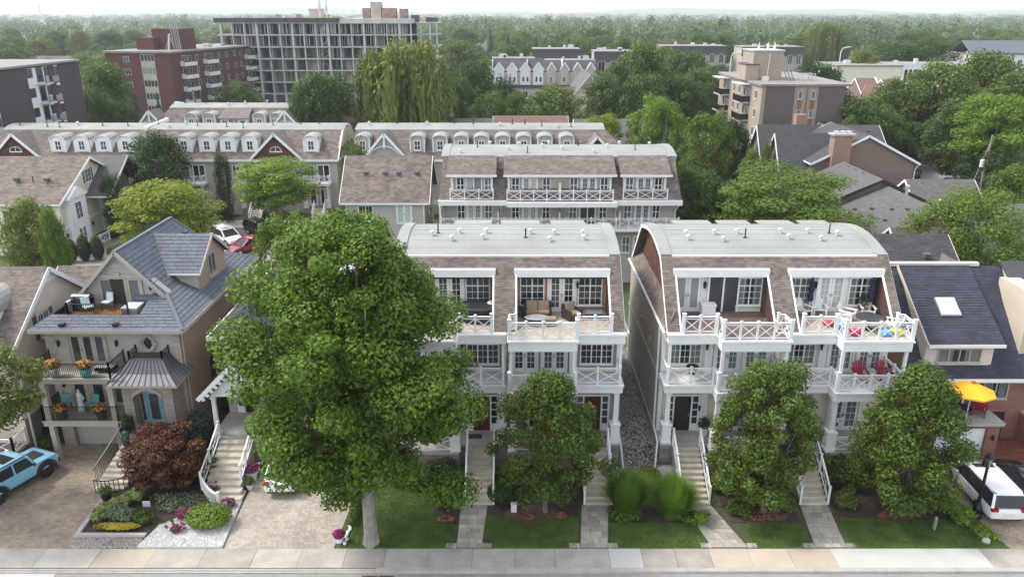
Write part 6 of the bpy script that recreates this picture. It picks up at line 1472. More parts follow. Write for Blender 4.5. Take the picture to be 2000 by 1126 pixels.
flat_block('flat_block', 'greige mansard terrace beyond the plum apartment block, right part', (84, 292, 0), 22, 12, 12.8, 'stucco_beige', mans='shingle_dark_far', cols=7)
wb_ = flat_block('flat_block', 'long white building with slate blue roof at the right edge', (150, 262, 0), 60, 14, 11.8, 'apt_white', cols=20, rows=3)
MB().prism([(-0.5, -0.5, 12.05), (60.5, -0.5, 12.05), (60.5, 6, 15.8), (-0.5, 6, 15.8)], (0, 0, 0.2)).build('roof_slope', 'slate', wb_); MB().prism([(-0.5, 6, 15.8), (60.5, 6, 15.8), (60.5, 14, 12.05), (-0.5, 14, 12.05)], (0, 0, 0.2)).build('roof_slope', 'slate', wb_)
flat_block('flat_block', 'white low building half hidden by trees left of the slate blue roof', (118, 255, 0), 26, 12, 12.5, 'apt_white', cols=7)
sc_ = flat_block('school', 'low flat building with cream wall, glazed entrance and red brick wing', (80, 196, 0), 38, 14, 12.4, 'siding_cream', cols=1, rows=1)
MB().box(22, 38.1, -0.3, 6, 4, 12.0).build('brick_wing', 'brick_red', sc_); MB().box(16, 22, -0.35, 6, 4, 12.6).build('entrance_bay', 'apt_white', sc_)
for i in range(5): window(sc_, Fr((0, -0.35, 0)), 16.4 + i * 1.1, 7.5, 0.9, 4.2, 1, 2, sill=False)
for i in range(3): window(sc_, Fr((0, -0.3, 0)), 23.5 + i * 2, 8.5, 1.0, 2.2, 1, 1, sill=False)
# tan house with grey hip roof among trees
th = thing('tan_house', 'tan house with pale grey cross gabled roof amid trees, upper centre', 'house', (12.5, 168, 0))
gable(th, 0, 8, 0, 14, 0, 7.6, 12.4, 'y', 'siding_beige', 'shingle_grey_far', 0.5, 0.4)
window(th, Fr((0, 0, 0)), 3.3, 5.2, 1.3, 1.7, 2, 2)
gable(th, -2.5, 3.0, 3, 7, 0, 6.8, 9.4, 'x', 'siding_beige', 'shingle_red_far', 0.4, 0.4, name='side_wing')
# saw-tooth brown roofs with white party walls
for i in range(4):
    x, y = 70.5 + i * 4.0, 158 - i * 3.0
    o = thing('terrace_house', 'brown roofed terrace unit with white raking party wall, %s' % ('leftmost of its row', 'second from the left of its row', 'third from the left of its row', 'rightmost of its row')[i], 'house', (x, y, 0), group='terrace units with white raking party walls')
    gable(o, 0, 4.0, 0, 10, 0, 8.6, 12.0, 'x', 'brick_brown', 'shingle_red_far', 0.3, 0.02, gut=False)
    MB().bar((4.05, -0.3, 8.55), (4.05, 5.0, 12.25), 0.25, 0.35).build('party_wall', 'white', o)
for i, (x, y) in enumerate(((68.0, 147), (71.0, 143))):
    o = thing('terrace_house', 'steep brown gabled terrace unit with white rakes, %s one of two' % ('farther', 'nearer')[i], 'house', (x, y, 0), group='steep gabled terrace units')
    gable(o, 0, 3.0, 0, 8, 0, 7.6, 11.4, 'y', 'brick_brown', 'shingle_red_far', 0.3, 0.3)
    window(o, Fr((0, 0, 0)), 1.0, 7.6, 1.0, 1.2, 1, 1)

# ------------------------------------------------------------------ houses on the right behind the brick house
gr = thing('bungalow_row', 'long grey shingle roofed house stepping back behind the yellow-green tree, right', 'house', (33.9, 69, 0))
for (y0, y1, dz, dx) in ((0, 11, 0.0, 0.0), (11.3, 21, 0.7, -0.6)):
    gable(gr, dx, 11.6 + dx, y0, y1, 0, 4.9 + dz, 7.5 + dz, 'y', 'brick_brown', 'shingle_grey_far', 0.4, 0.35, trim='plastic_black')
    t = MB(); s_ = 2.6 / 5.8
    tile_mesh(t, [(dx - 0.4, y0 - .3, 4.9 + dz - 0.4 * s_ + 0.19), (dx - 0.4, y1 + .3, 4.9 + dz - 0.4 * s_ + 0.19), (dx + 5.8, y1 + .3, 7.5 + dz + 0.19), (dx + 5.8, y0 - .3, 7.5 + dz + 0.19)], 0.6, 0.3, 0.02, 300 + int(y0)); tag(t.build('roof_shingles', 'shingle_grey_far', gr), kind='stuff')
for (x, y) in ((2.2, 3.0), (3.6, 4.8), (4.4, 3.4), (2.6, 6.8), (1.6, 8.4)): roof_vent(gr, (x, y, 4.95 + x * 0.448), 1.2, 'box')
for y in (1.2, 7.5): roof_vent(gr, (6.1, y, 7.4), 1.1, 'flue')
for y in (15, 17, 19): roof_vent(gr, (5.0, y, 8.1), 1.1, 'boxgrey')
gable(gr, 11.0, 19, 4, 10, 0, 4.6, 6.6, 'x', 'brick_brown', 'shingle_grey_far', 0.3, 0.3, name='side_wing'); gable(gr, 10.4, 17.5, 13, 19, 0, 5.0, 7.2, 'x', 'brick_brown', 'shingle_grey_far', 0.3, 0.3, name='side_wing')
g2 = thing('dark_roof_house', 'brown brick house with charcoal gabled roof right behind the cream townhouse block', 'house', (29.4, 55.5, 0))
gable(g2, 0, 5.2, 0, 8.5, 0, 5.0, 8.0, 'x', 'brick_brown', 'shingle_dark_far', 0.4, 0.5, tile=(0.4, 0.22, 0.02, 'shingle_char'), trim='siding_beige')
gable(g2, 2.6, 6.6, -2.0, 4, 0, 4.7, 6.9, 'y', 'brick_brown', 'shingle_grey_far', 0.4, 0.4, name='front_wing', trim='siding_beige')
roof_vent(g2, (3.2, 2.2, 6.9), 1.3, 'boxgrey')
g3 = thing('low_roof_house', 'low grey hip roofed house wedged between the charcoal roof and the long grey roofs', 'house', (34.5, 61.5, 0))
gable(g3, 0, 12, 2.8, 8, 0, 4.6, 6.6, 'x', 'brick_brown', 'shingle_grey_far', 0.4, 0.5)
chh = thing('chimney_house', 'brown brick gabled house with tall red brick chimney and charcoal roof', 'house', (36.5, 92.5, 0))
gable(chh, 0, 12.2, 0, 11, 0, 7.9, 11.0, 'y', 'brick_brown', 'shingle_dark_far', 0.5, 0.4)
m = MB(); m.box(1.7, 3.8, -1.0, 0.4, 0, 11.2); m.build('chimney', 'brick_salmon', chh); MB().box(1.45, 4.15, -1.15, 0.55, 11.2, 11.4).build('chimney_cap', 'concrete', chh)
for x in (2.1, 2.9, 3.6): MB().box(x - 0.25, x + 0.25, -0.6, 0.1, 11.4, 11.65).build('flue', 'galv', chh)
for i, y in enumerate((1.5, 9.0)):
    FL = Fr((-3.2, y, 0), (0, 1, 0), (-1, 0, 0))
    gable(chh, -3.2, 4.5, y, y + 5.5, 0, 7.0, 10.6, 'x', 'brick_tan', 'shingle_dark_far', 0.4, 0.5, name='cross_wing')
    m = MB(); N = 8; m.prism([FL.p(2.75 + 0.9 * math.cos(math.pi * k / N), 7.4 + 1.4 * math.sin(math.pi * k / N), 0.03) for k in range(N + 1)] + [FL.p(1.85, 4.2, 0.03), FL.p(3.65, 4.2, 0.03)], (-0.03, 0, 0)); m.build('arched_window', 'glass', chh)
    MB().box(-5.6, -3.21, y, y + 5, 3.6, 3.8).build('balcony_slab', 'concrete', chh); iron_railing(chh, Fr((-5.5, y, 0), (0, 1, 0), (-1, 0, 0)), 0, 5, 3.8, 1.0, 0, 0.15)
    MB().box(-5.5, -3.3, y - 0.15, y, 3.8, 5.6).build('privacy_screen', 'cedar_dark', chh)
downspout(chh, [(12.6, -0.2, 7.6), (12.3, -0.1, 7.0), (12.3, -0.1, 1)])
c2 = thing('charcoal_roof_house', 'charcoal roofed house directly behind the tall red chimney', 'house', (40, 105, 0))
gable(c2, 0, 11, 0, 8, 0, 7.0, 9.9, 'x', 'brick_brown', 'shingle_dark_far', 0.5, 0.4); gable(c2, 0.5, 6, -4, 4, 0, 6.8, 10.2, 'y', 'brick_brown', 'shingle_dark_far', 0.5, 0.4, name='front_wing')
MB().box(-0.6, 0.8, 3, 4.2, 6, 11.6).build('chimney', 'brick_salmon', c2)
roof_vent(c2, (9, 2, 9.4), 1.4, 'boxgrey')
# left horizon housing
simple_house('far_house', 'long pale roofed house among the trees far left, beyond the brick apartment block', (-190, 300, 0), 40, 10, 6, 9, 'x', 'apt_white', 'shingle_grey_far')
simple_house('far_house', 'pale roofed house among the trees at the far left edge', (-215, 262, 0), 16, 10, 6, 10, 'x', 'apt_white', 'shingle_grey_far')
simple_house('far_house', 'brown roofed bungalow in the trees left of the long white building', (96, 232, 0), 34, 12, 6, 10.5, 'x', 'brick_brown', 'shingle_grey_far')
# ------------------------------------------------------------------ foliage
def quads_mesh(name, V, mat):
    n = len(V); me = bpy.data.meshes.new(name)
    me.vertices.add(n * 4); me.vertices.foreach_set('co', np.ascontiguousarray(V, dtype=np.float32).ravel())
    me.loops.add(n * 4); me.loops.foreach_set('vertex_index', np.arange(n * 4, dtype=np.int32))
    me.polygons.add(n); me.polygons.foreach_set('loop_start', np.arange(0, n * 4, 4, dtype=np.int32)); me.polygons.foreach_set('loop_total', np.full(n, 4, dtype=np.int32))
    me.materials.append(M[mat] if isinstance(mat, str) else mat); me.update(calc_edges=True); me.validate(); return me
def leaves(P, N, size, rs, asp=0.62, jit=0.55):
    """rhombic leaves at points P facing roughly N"""
    n = len(P); N = N + rs.normal(0, jit, (n, 3)); N /= np.linalg.norm(N, axis=1)[:, None] + 1e-9
    T = rs.normal(0, 1, (n, 3)); T -= (T * N).sum(1)[:, None] * N; T /= np.linalg.norm(T, axis=1)[:, None] + 1e-9
    B = np.cross(N, T); s = size * rs.uniform(0.6, 1.35, n)[:, None]
    bend = N * s * 0.18
    return np.stack([P - T * s, P + B * s * asp - bend, P + T * s, P - B * s * asp - bend], axis=1)
def blob(c, r, n, rs, fill=0.42):
    D = rs.normal(0, 1, (n, 3)); D /= np.linalg.norm(D, axis=1)[:, None]
    t = rs.uniform(0, 1, n) ** fill
    return np.array(c) + D * np.array(r) * t[:, None], D
def crown_leaves(blobs, per, size, seed, up=0.45, **kw):
    rs = np.random.RandomState(seed); out = []
    tot = sum(b[1][0] * b[1][2] for b in blobs)
    for c, r in blobs:
        n = max(8, int(per * r[0] * r[2] / tot)); P, D = blob(c, r, n, rs); N = D + np.array([0, 0, up]); out.append(leaves(P, N, size, rs, **kw))
    return np.concatenate(out)
def crown_blobs(seed, H0, H1, Rx, n, br, Ry=None, shape='round', squash=0.75):
    """clump centres spread over the outside of a crown between heights H0 and H1"""
    q = random.Random(seed); Ry = Ry or Rx; out = []; zc = (H0 + H1) / 2; hz = (H1 - H0) / 2; g = math.pi * (3 - 5 ** 0.5)
    for i in range(n):
        u = 1 - 2 * (i + 0.5) / n; a = i * g + q.uniform(-0.3, 0.3)
        k = math.sqrt(max(0.0, 1 - u * u))
        if shape == 'oval': k = k ** 0.8
        if shape == 'cone': k = (1 - (u + 1) / 2) ** 0.75 * 1.0 + 0.06
        if shape == 'flat': k = k ** 0.5
        if shape == 'egg': k = k * (1.0 - 0.22 * u)
        if shape == 'pear': k = k * (1.0 - 0.40 * u) * 1.02
        t = q.uniform(0.72, 1.06) if i % 4 else q.uniform(0.25, 0.6)
        b = br * q.uniform(0.75, 1.3)
        out.append(((math.cos(a) * k * (Rx - b * 0.5) * t, math.sin(a) * k * (Ry - b * 0.5) * t, zc + u * (hz - b * 0.4) * (0.75 + 0.25 * t)), (b, b, b * squash)))
    return out
def trunk_mesh(name, h, r, limbs, mat, seed=1, lean=0.0):
    q = random.Random(seed); m = MB(); top = Vector((lean, 0, h))
    m.tube([(0, 0, -0.1), (0.02 * h * 0.1, 0, h * 0.06), (lean * 0.4, 0.0, h * 0.5), tuple(top)], [r * 1.5, r * 1.08, r * 0.85, r * 0.5], 10)
    for (c, b) in limbs:
        z0 = h * q.uniform(0.45, 0.95); c = Vector(c); p0 = Vector((lean * z0 / h, 0, z0)); mid = p0.lerp(c, 0.5) + Vector((q.uniform(-.1, .1), q.uniform(-.1, .1), -0.06 * c.length))
        m.tube([p0, mid, c], [r * 0.42, r * 0.26, r * 0.08], 5, False)
    return m.mesh(name, mat)
LIB = {}
def lib_tree(kind):
    """unit trees: height 1, crown diameter about 0.8"""
    if kind in LIB: return LIB[kind]
    tk, sd = kind[:-1], ord(kind[-1])
    if tk == 'round': bl = crown_blobs(sd, 0.16, 1.0, 0.42, 46, 0.12, shape='round'); V = crown_leaves(bl, 13000, 0.0145, sd); t = trunk_mesh('trunk', 0.55, 0.022, bl[::5], 'bark', sd)
    elif tk == 'oval': bl = crown_blobs(sd, 0.12, 1.0, 0.40, 44, 0.11, shape='oval'); V = crown_leaves(bl, 13000, 0.014, sd); t = trunk_mesh('trunk', 0.6, 0.02, bl[::5], 'bark', sd)
    elif tk == 'spread': bl = crown_blobs(sd, 0.3, 1.0, 0.42, 46, 0.13, shape='flat', squash=0.42); V = crown_leaves(bl, 16000, 0.0125, sd, up=0.9); t = trunk_mesh('trunk', 0.6, 0.02, bl[::4], 'bark', sd)
    elif tk == 'column': bl = crown_blobs(sd, 0.03, 1.0, 0.40, 60, 0.10, shape='oval', squash=1.3); V = crown_leaves(bl, 12000, 0.014, sd, up=0.8); t = trunk_mesh('trunk', 0.5, 0.03, bl[::12], 'bark', sd)
    elif tk == 'spruce':
        rs = np.random.RandomState(sd); n = 7000; z = 0.04 + 0.96 * (1 - np.sqrt(rs.uniform(0, 1, n))); lay = np.floor(z * 15) / 15; k = (1 - z) * 0.40 * (0.72 + 0.6 * (1 - (z - lay) * 15)); k = k * (1 + 0.16 * np.sin(rs.randint(0, 9, n) * 0.7 + lay * 40))
        a = rs.uniform(0, 6.283, n); rr = np.sqrt(rs.uniform(0.25, 1, n)) * k; P = np.stack([np.cos(a) * rr, np.sin(a) * rr, z - rr * 0.28], 1); D = np.stack([np.cos(a), np.sin(a), np.full(n, 0.5)], 1)
        V = leaves(P, D, 0.018, rs, asp=0.4); t = trunk_mesh('trunk', 0.85, 0.02, [], 'bark', sd)
    elif tk == 'willow':
        rs = np.random.RandomState(sd); q = random.Random(sd); out = []; tops = crown_blobs(sd, 0.45, 1.0, 0.40, 44, 0.12, shape='flat'); tops = [b for b in tops]
        for c, r in tops:
            P, D = blob(c, r, 55, rs); out.append(leaves(P, D + np.array([0, 0, 0.6]), 0.020, rs))
            for _ in range(15):
                x, y = c[0] + q.gauss(0, 0.05), c[1] + q.gauss(0, 0.05); L = q.uniform(0.2, 0.55); z0 = c[2] + 0.02; nn = int(L / 0.020); rr = math.hypot(x, y)
                tt = np.linspace(0, 1, nn); k = 1 + 0.12 * tt; zz = np.maximum(0.05, z0 - L * tt ** 1.1); sw_ = 0.02 * np.sin(tt * 3 + q.random() * 6)
                P = np.stack([x * k + sw_, y * k, zz], 1) + rs.normal(0, 0.008, (nn, 3)); a = math.atan2(y, x); s = rs.uniform(0.6, 1.2, nn)[:, None] * 0.017
                T = np.tile(np.array([0.0, 0, -1]), (nn, 1)) + rs.normal(0, 0.25, (nn, 3)); B = np.stack([np.full(nn, -math.sin(a)), np.full(nn, math.cos(a)), np.zeros(nn)], 1) + rs.normal(0, 0.3, (nn, 3))
                out.append(np.stack([P - T * s * 1.4, P + B * s * 0.5, P + T * s * 1.4, P - B * s * 0.5], 1))
        V = np.concatenate(out); t = trunk_mesh('trunk', 0.55, 0.03, [b for b in tops[::5]], 'bark', sd)
    elif tk == 'bare':
        rs = np.random.RandomState(sd); bl = crown_blobs(sd, 0.2, 1.0, 0.42, 40, 0.13); out = []
        for c, r in bl:
            P, D = blob(c, r, 120, rs, 0.6); T = D + rs.normal(0, 0.5, D.shape); T /= np.linalg.norm(T, axis=1)[:, None]; B = np.cross(T, rs.normal(0, 1, D.shape)); B /= np.linalg.norm(B, axis=1)[:, None]
            out.append(np.stack([P - T * 0.05, P + B * 0.0022, P + T * 0.05, P - B * 0.0022], 1))
        V = np.concatenate(out); t = trunk_mesh('trunk', 0.7, 0.022, bl, 'bark_pale', sd)
    if kind[-1] == 'z': V = crown_leaves(bl, 34000, 0.0085, sd, up=0.8)
    LIB[kind] = (quads_mesh('crown', V, 'leaf_mid'), t); return LIB[kind]
def tree(kind, loc, h, w, mat, label, group=None, rz=None, name='tree'):
    cm, tm = lib_tree(kind); k = w / 0.84
    o = thing(name, label, 'tree', loc, rz if rz is not None else (loc[0] * 7.3 + loc[1]) % 6.28, group); o.scale = (k, k, h)
    link('trunk', tm, o); c = link('crown', cm, o)
    c.material_slots[0].link = 'OBJECT'; c.material_slots[0].material = M[mat]
    return o
CP, SP = math.cos(R(19.8)), math.sin(R(19.8))
def at(px, py, Y):
    """world x, z of a place seen at (px, py) of the photograph when it stands at distance Y"""
    u, v = (px - 1000) / 1500, (563 - py) / 1500; t = Y / (CP + v * SP); return u * t, 25 + (-SP + v * CP) * t
def T(px, pyt, Y, wpx, kind, mat, label, group=None, name='tree'):
    X, h = at(px, pyt, Y); dep = Y * CP + (25 - h * 0.6) * SP; return tree(kind, (X, Y, 0), h, wpx * dep / 1500, mat, label, group, name=name)
# --- the big maple and the three street-side trees, built leaf by leaf
def hero(name, label, loc, blobs, per, size, mat, th, tr, bark, seed, lean=0.0, up=0.45):
    o = thing(name, label, 'tree', loc)
    link('trunk', trunk_mesh('trunk', th, tr, blobs[::6], bark, seed, lean), o); link('crown', quads_mesh('crown', crown_leaves(blobs, per, size, seed, up=up), mat), o)
    return o
bl = crown_blobs(11, 4.4, 17.0, 5.15, 150, 1.1, 5.0, 'egg', 0.66) + crown_blobs(13, 5.0, 14.0, 3.2, 30, 1.35, 3.2, 'round', 0.8)
bl += crown_blobs(12, 4.2, 9.5, 5.35, 30, 1.0, 4.7, 'flat', 0.6)
bl += [((-3.2 + 0.7 * i, -0.6 + 0.3 * (i % 3), (5.0 if i < 2 else 3.9) - 0.25 * (i % 4)), (1.0, 1.0, 0.7)) for i in range(12)]
qq = random.Random(5); bl = [(c, tuple(v * k for v in r)) for (c, r), k in ((b, qq.choice((0.6, 0.8, 1.0, 1.3))) for b in bl)]; bl = [((c[0] - 0.25 + 0.3 * math.sin(c[2] * 0.9), c[1], c[2]), r) for c, r in bl if qq.random() > 0.10 and not (c[0] < -2.3 and c[2] < 5.0 and c[1] < 2)]
bl = [b for b in bl if not (abs(b[0][0] + 0.2) < 0.7 and b[0][1] < -1.5 and 10.2 < b[0][2] < 12.6)]
hero('maple_tree', 'huge green maple with thick pale trunk on the lawn before the taupe block', (-7.05, 31.9, 0), bl, 185000, 0.09, 'leaf_maple', 9.5, 0.32, 'bark_pale', 11)
m = MB(); q = random.Random(3)
for (X, Y, cx, R_, H0, H1, sd, lab) in ((1.75, 34.4, 0.35, 3.05, 0.9, 8.3, 21, 'rounded green tree in front of the red doors, mulch ring at its foot'), (13.3, 34.4, -0.35, 3.0, 0.8, 8.5, 22, 'twin-topped green tree between the two flagstone walks of the cream block'), (20.55, 34.2, -0.25, 2.75, 0.6, 8.8, 23, 'dense green tree nearest the white minivan')):
    b = crown_blobs(sd, H0, H1, R_, {21: 62, 22: 70, 23: 84}[sd], {21: 0.66, 22: 0.6, 23: 0.7}[sd], R_ * 0.92, {21: 'pear', 22: 'egg', 23: 'pear'}[sd], 0.8); qq = random.Random(sd); b = [(c, tuple(v * k for v in r)) for (c, r), k in ((x_, qq.choice((0.7, 1.0, 1.25))) for x_ in b)]; b = [((c[0] + cx, c[1], c[2]), r) for c, r in b]
    if sd == 22: b += [((-0.9, 0, 8.0), (0.8, 0.8, 1.0)), ((0.9, 0.2, 7.9), (0.8, 0.8, 1.0))]
    hero('street_tree', lab, (X, Y, 0), b, {21: 25000, 22: 30000, 23: 36000}[sd], 0.08, 'leaf_small', 4.5, 0.12, 'bark', sd)
b = crown_blobs(31, 4.4, 10.9, 4.5, 64, 0.9, 3.8, 'round', 0.6)
hero('street_tree', 'pale green tree leaning into the picture at the left edge above the blue truck', (-28.3, 34.4, 0), b, 22000, 0.10, 'leaf_willow', 6, 0.2, 'bark', 31)
# japanese maple
b = crown_blobs(41, 0.3, 3.9, 2.25, 48, 0.6, 1.9, 'flat', 0.5)
hero('japanese_maple', 'rounded copper red japanese maple beside the stucco house steps', (-19.1, 36.6, 0), b, 15000, 0.085, 'leaf_copper', 2.2, 0.12, 'bark', 41, up=0.9)
TR = [
 (528, 303, 90, 172, 'spreada', 'leaf_bright', 'bright lime tree in front of the row with red shingled gables'), (300, 256, 93, 134, 'rounda', 'leaf_deep', 'dark round tree hiding the middle of the row with white dormers'),
 (312, 346, 75, 205, 'spreadb', 'leaf_yellow', 'yellow-green tree between cream house and lime tree'), (690, 273, 84, 78, 'columna', 'leaf_small', 'tall dark upright tree squeezed against the small brown roofed house'),
 (428, 296, 94, 40, 'columnb', 'leaf_deep', 'slim dark columnar tree beside the white porch balcony'), (214, 340, 87, 58, 'columnc', 'leaf_deep', 'dark clipped conifer at the end of the cream house'),
 (40, 383, 66, 125, 'rounda', 'leaf_willow', 'yellow tinged tree in front of the cream house at left'), (90, 400, 63, 60, 'roundb', 'leaf_fresh', 'thin yellow-green tree just right of the yellow tinged one'),
 (1545, 322, 70, 330, 'spreadz', 'leaf_fresh', 'broad lime tree behind the cream townhouse block'), (1915, 366, 62, 225, 'roundz', 'leaf_fresh', 'bright full-crowned tree behind the navy roofed house'),
 (1365, 325, 77, 120, 'roundc', 'leaf_mid', 'mid green tree at the right end of the greige block'), (1388, 213, 96, 112, 'ovala', 'leaf_small', 'olive rounded tree left of the plum apartment block'),
 (1436, 228, 98, 70, 'roundb', 'leaf_deep', 'dark tree against the balconies of the plum apartment block'), (1345, 308, 84, 46, 'sprucea', 'leaf_bluespruce', 'blue spruce near the right end of the greige block'),
 (1302, 243, 100, 66, 'spruceb', 'leaf_bluespruce', 'blue spruce standing right of the truss gabled row'), (1325, 248, 103, 60, 'sprucea', 'leaf_spruce', 'dark spruce touching the blue spruce by the truss gabled row'),
 (1286, 184, 112, 118, 'roundc', 'leaf_bright', 'yellow-green round tree above the end of the truss gabled row'), (1180, 216, 114, 80, 'spreadb', 'leaf_yellow', 'bright lime shrubby tree at the end of the red roof strip'),
 (1470, 285, 86, 60, 'ovalb', 'leaf_willow', 'light green birch before the brick gabled houses'), (1500, 270, 89, 34, 'ovala', 'leaf_willow', 'slender birch next to the arched window gables'),
 (1420, 345, 74, 90, 'ovala', 'leaf_deep', 'dark tree left of the broad lime tree'),
 (200, 118, 140, 110, 'roundb', 'leaf_mid', 'tall green tree between the charcoal and red brick apartment blocks'), (170, 170, 132, 90, 'rounda', 'leaf_mid', 'green tree at the foot of the charcoal apartment block'), (232, 195, 132, 70, 'ovalb', 'leaf_mid', 'green tree at the left corner of the red brick apartment block'),
 (262, 180, 137, 38, 'sprucea', 'leaf_spruce', 'leftmost of three spruces below the red brick apartment block'), (305, 176, 137, 36, 'spruceb', 'leaf_spruce', 'middle of three spruces below the red brick apartment block'), (393, 163, 140, 46, 'sprucea', 'leaf_spruce', 'rightmost of three spruces below the red brick apartment block'),
 (465, 157, 186, 100, 'rounda', 'leaf_mid', 'rounded tree at the foot of the construction frame'), (632, 138, 127, 132, 'roundc', 'leaf_mid', 'large dark green tree in front of the construction frame'), (588, 158, 124, 70, 'roundb', 'leaf_mid', 'smaller green tree left of the large one before the construction frame'),
 (735, 146, 129, 100, 'barea', 'twig', 'bare grey dead tree beside the great willow'),
 (806, 74, 122, 172, 'willowa', 'leaf_willow', 'great weeping willow right of the construction frame'), (735, 92, 126, 110, 'willowb', 'leaf_willow', 'shorter willow leaning over the dead tree'),
 (925, 112, 142, 112, 'ovalb', 'leaf_mid', 'green tree immediately right of the great willow'), (893, 150, 134, 80, 'ovala', 'leaf_mid', 'dark green tree at the foot of the great willow'), (985, 150, 150, 66, 'columna', 'leaf_deep', 'pointed dark tree before the row of pale gables'),
 (1085, 164, 134, 140, 'rounda', 'leaf_small', 'broad dark tree below the tan house'), (1010, 178, 140, 80, 'roundb', 'leaf_small', 'dark tree between the willow and the tan house'), (960, 175, 128, 95, 'roundc', 'leaf_mid', 'dark green tree in front of the pale gabled row, left'),
 (1185, 138, 141, 110, 'ovala', 'leaf_mid', 'leafy tree covering the right side of the tan house'), (1256, 78, 152, 138, 'roundb', 'leaf_mid', 'tallest round tree right of the tan house'), (1215, 120, 148, 90, 'roundc', 'leaf_mid', 'green tree filling in below the tallest round tree'),
 (1345, 95, 175, 110, 'roundc', 'leaf_mid', 'green tree left of the penthouse of the plum apartment block'), (1330, 145, 152, 120, 'roundb', 'leaf_mid', 'lower green tree left of the plum apartment block'), (1370, 130, 160, 100, 'rounda', 'leaf_mid', 'green tree meeting the upper balconies of the plum apartment block'),
 (1258, 140, 138, 130, 'ovalb', 'leaf_mid', 'broad lower tree under the tallest round tree'),
 (1612, 42, 300, 76, 'willowb', 'leaf_willow', 'far willow standing above the flat roofed school'), (1590, 118, 150, 90, 'roundc', 'leaf_deep', 'dark tree behind the roof of the plum apartment block'), (1625, 125, 155, 90, 'rounda', 'leaf_deep', 'dark tree right behind the plum apartment block'),
 (1672, 185, 118, 120, 'roundb', 'leaf_mid', 'green tree hugging the right wall of the plum apartment block'), (1715, 205, 122, 120, 'rounda', 'leaf_mid', 'green tree below the steep gabled terrace'), (1655, 235, 112, 70, 'roundc', 'leaf_mid', 'small green tree above the charcoal roofs'),
 (1775, 150, 138, 140, 'roundc', 'leaf_small', 'green tree right of the saw-tooth terrace roofs'), (1850, 118, 140, 180, 'rounda', 'leaf_small', 'large olive tree in the wooded corner at right'), (1938, 95, 150, 150, 'roundb', 'leaf_small', 'tall olive tree below the long white building'),
 (1895, 195, 116, 170, 'ovalb', 'leaf_mid', 'mid green tree above the parked black suv'), (1970, 175, 108, 180, 'spreadb', 'leaf_bright', 'bright green tree at the right edge'), (1800, 235, 128, 130, 'roundb', 'leaf_deep', 'dark tree shading the bend of the side street'),
 (1850, 235, 130, 120, 'rounda', 'leaf_deep', 'dark tree right behind the black suv'), (1745, 245, 126, 90, 'roundc', 'leaf_deep', 'dark tree left of the side street'), (1945, 285, 104, 120, 'roundc', 'leaf_deep', 'dark tree behind the timber utility pole'), (1985, 320, 84, 110, 'roundb', 'leaf_small', 'dark green tree low at the right edge'),
 (548, 412, 57, 150, 'ovala', 'leaf_fresh', 'pale green tree rising behind the left shoulder of the big maple'), (1745, 78, 238, 120, 'roundc', 'leaf_mid', 'tall tree screening the white low building at upper right'), (1820, 72, 240, 110, 'rounda', 'leaf_mid', 'spreading tree left of the slate blue roof'), (1690, 92, 205, 80, 'ovalb', 'leaf_willow', 'pale tree before the left half of the flat school'),
 (2020, 140, 140, 180, 'roundc', 'leaf_small', 'olive tree cut by the right edge below the white building'), (30, 170, 170, 120, 'roundb', 'leaf_mid', 'tree peeking over the roof of the charcoal apartment block'),
]
for t_ in TR: T(*t_)
# --- street of trees between the named ones and the horizon, each a copy
BOX = [(-98, -60, 170, 228), (-84, -8, 208, 238), (-10, 30, 222, 275), (52, 110, 286, 316), (112, 214, 246, 282), (78, 122, 190, 214), (92, 134, 226, 248), (-195, -145, 294, 314), (-218, -195, 256, 276), (66, 96, 140, 172), (34, 54, 112, 146), (8, 24, 160, 186), (-86, -66, 100, 130)]
ZN = ('beyond the charcoal apartment block at far left', 'beyond the red brick apartment block', 'around and beyond the construction frame', 'around and beyond the row of pale gables', 'beyond the plum apartment block', 'around the flat school and the long white building')
q = random.Random(77); placed = []; k = 0
while len(placed) < 235 and k < 9000:
    k += 1; Y = 165 + (q.random() ** 1.5) * 330; X = q.uniform(-0.80, 0.80) * Y
    if abs(X) > 0.74 * Y + 12 or (X > 60 and Y < 180 and X < 80): continue
    if any(a - 5 < X < b + 5 and c - 5 < Y < d + 4 for a, b, c, d in BOX): continue
    if any((X - a) ** 2 + (Y - b) ** 2 < (0.026 * Y + 1.5) ** 2 for a, b in placed): continue
    # keep sight lines to the named buildings of the middle distance
    fac = 1.0
    for (a, b, yy, top) in ((-90, -8, 208, 3.5), (-10, 38, 222, 4.5), (112, 212, 246, 6.0), (55, 108, 286, 7.0), (78, 120, 190, 5.5), (-100, -60, 170, 4), (92, 132, 226, 6.5)):
        if Y < yy and a / yy - 0.01 < X / Y < b / yy + 0.01: fac = min(fac, top / 13.0)
    placed.append((X, Y)); h = q.uniform(10.5, 17.5) * fac; kd = q.choice(('rounda', 'roundb', 'roundc', 'ovala', 'ovalb', 'rounda', 'roundb', 'sprucea'))
    tree(kd, (X, Y, 0), h, h * q.uniform(0.75, 1.05) * (0.5 if 'spruce' in kd else 1) * (1.3 if fac < 1 else 1), 'leaf_spruce' if 'spruce' in kd else q.choice(('leaf_mid', 'leaf_mid', 'leaf_small', 'leaf_willow', 'leaf_mid')), '%s %s' % ('pointed dark spruce' if 'spruce' in kd else ('round leafy tree' if 'round' in kd else 'tall oval tree'), ZN[sum(X / Y > z_ for z_ in (-0.5, -0.37, -0.1, 0.2, 0.42))]), 'garden trees of the suburb towards the horizon')
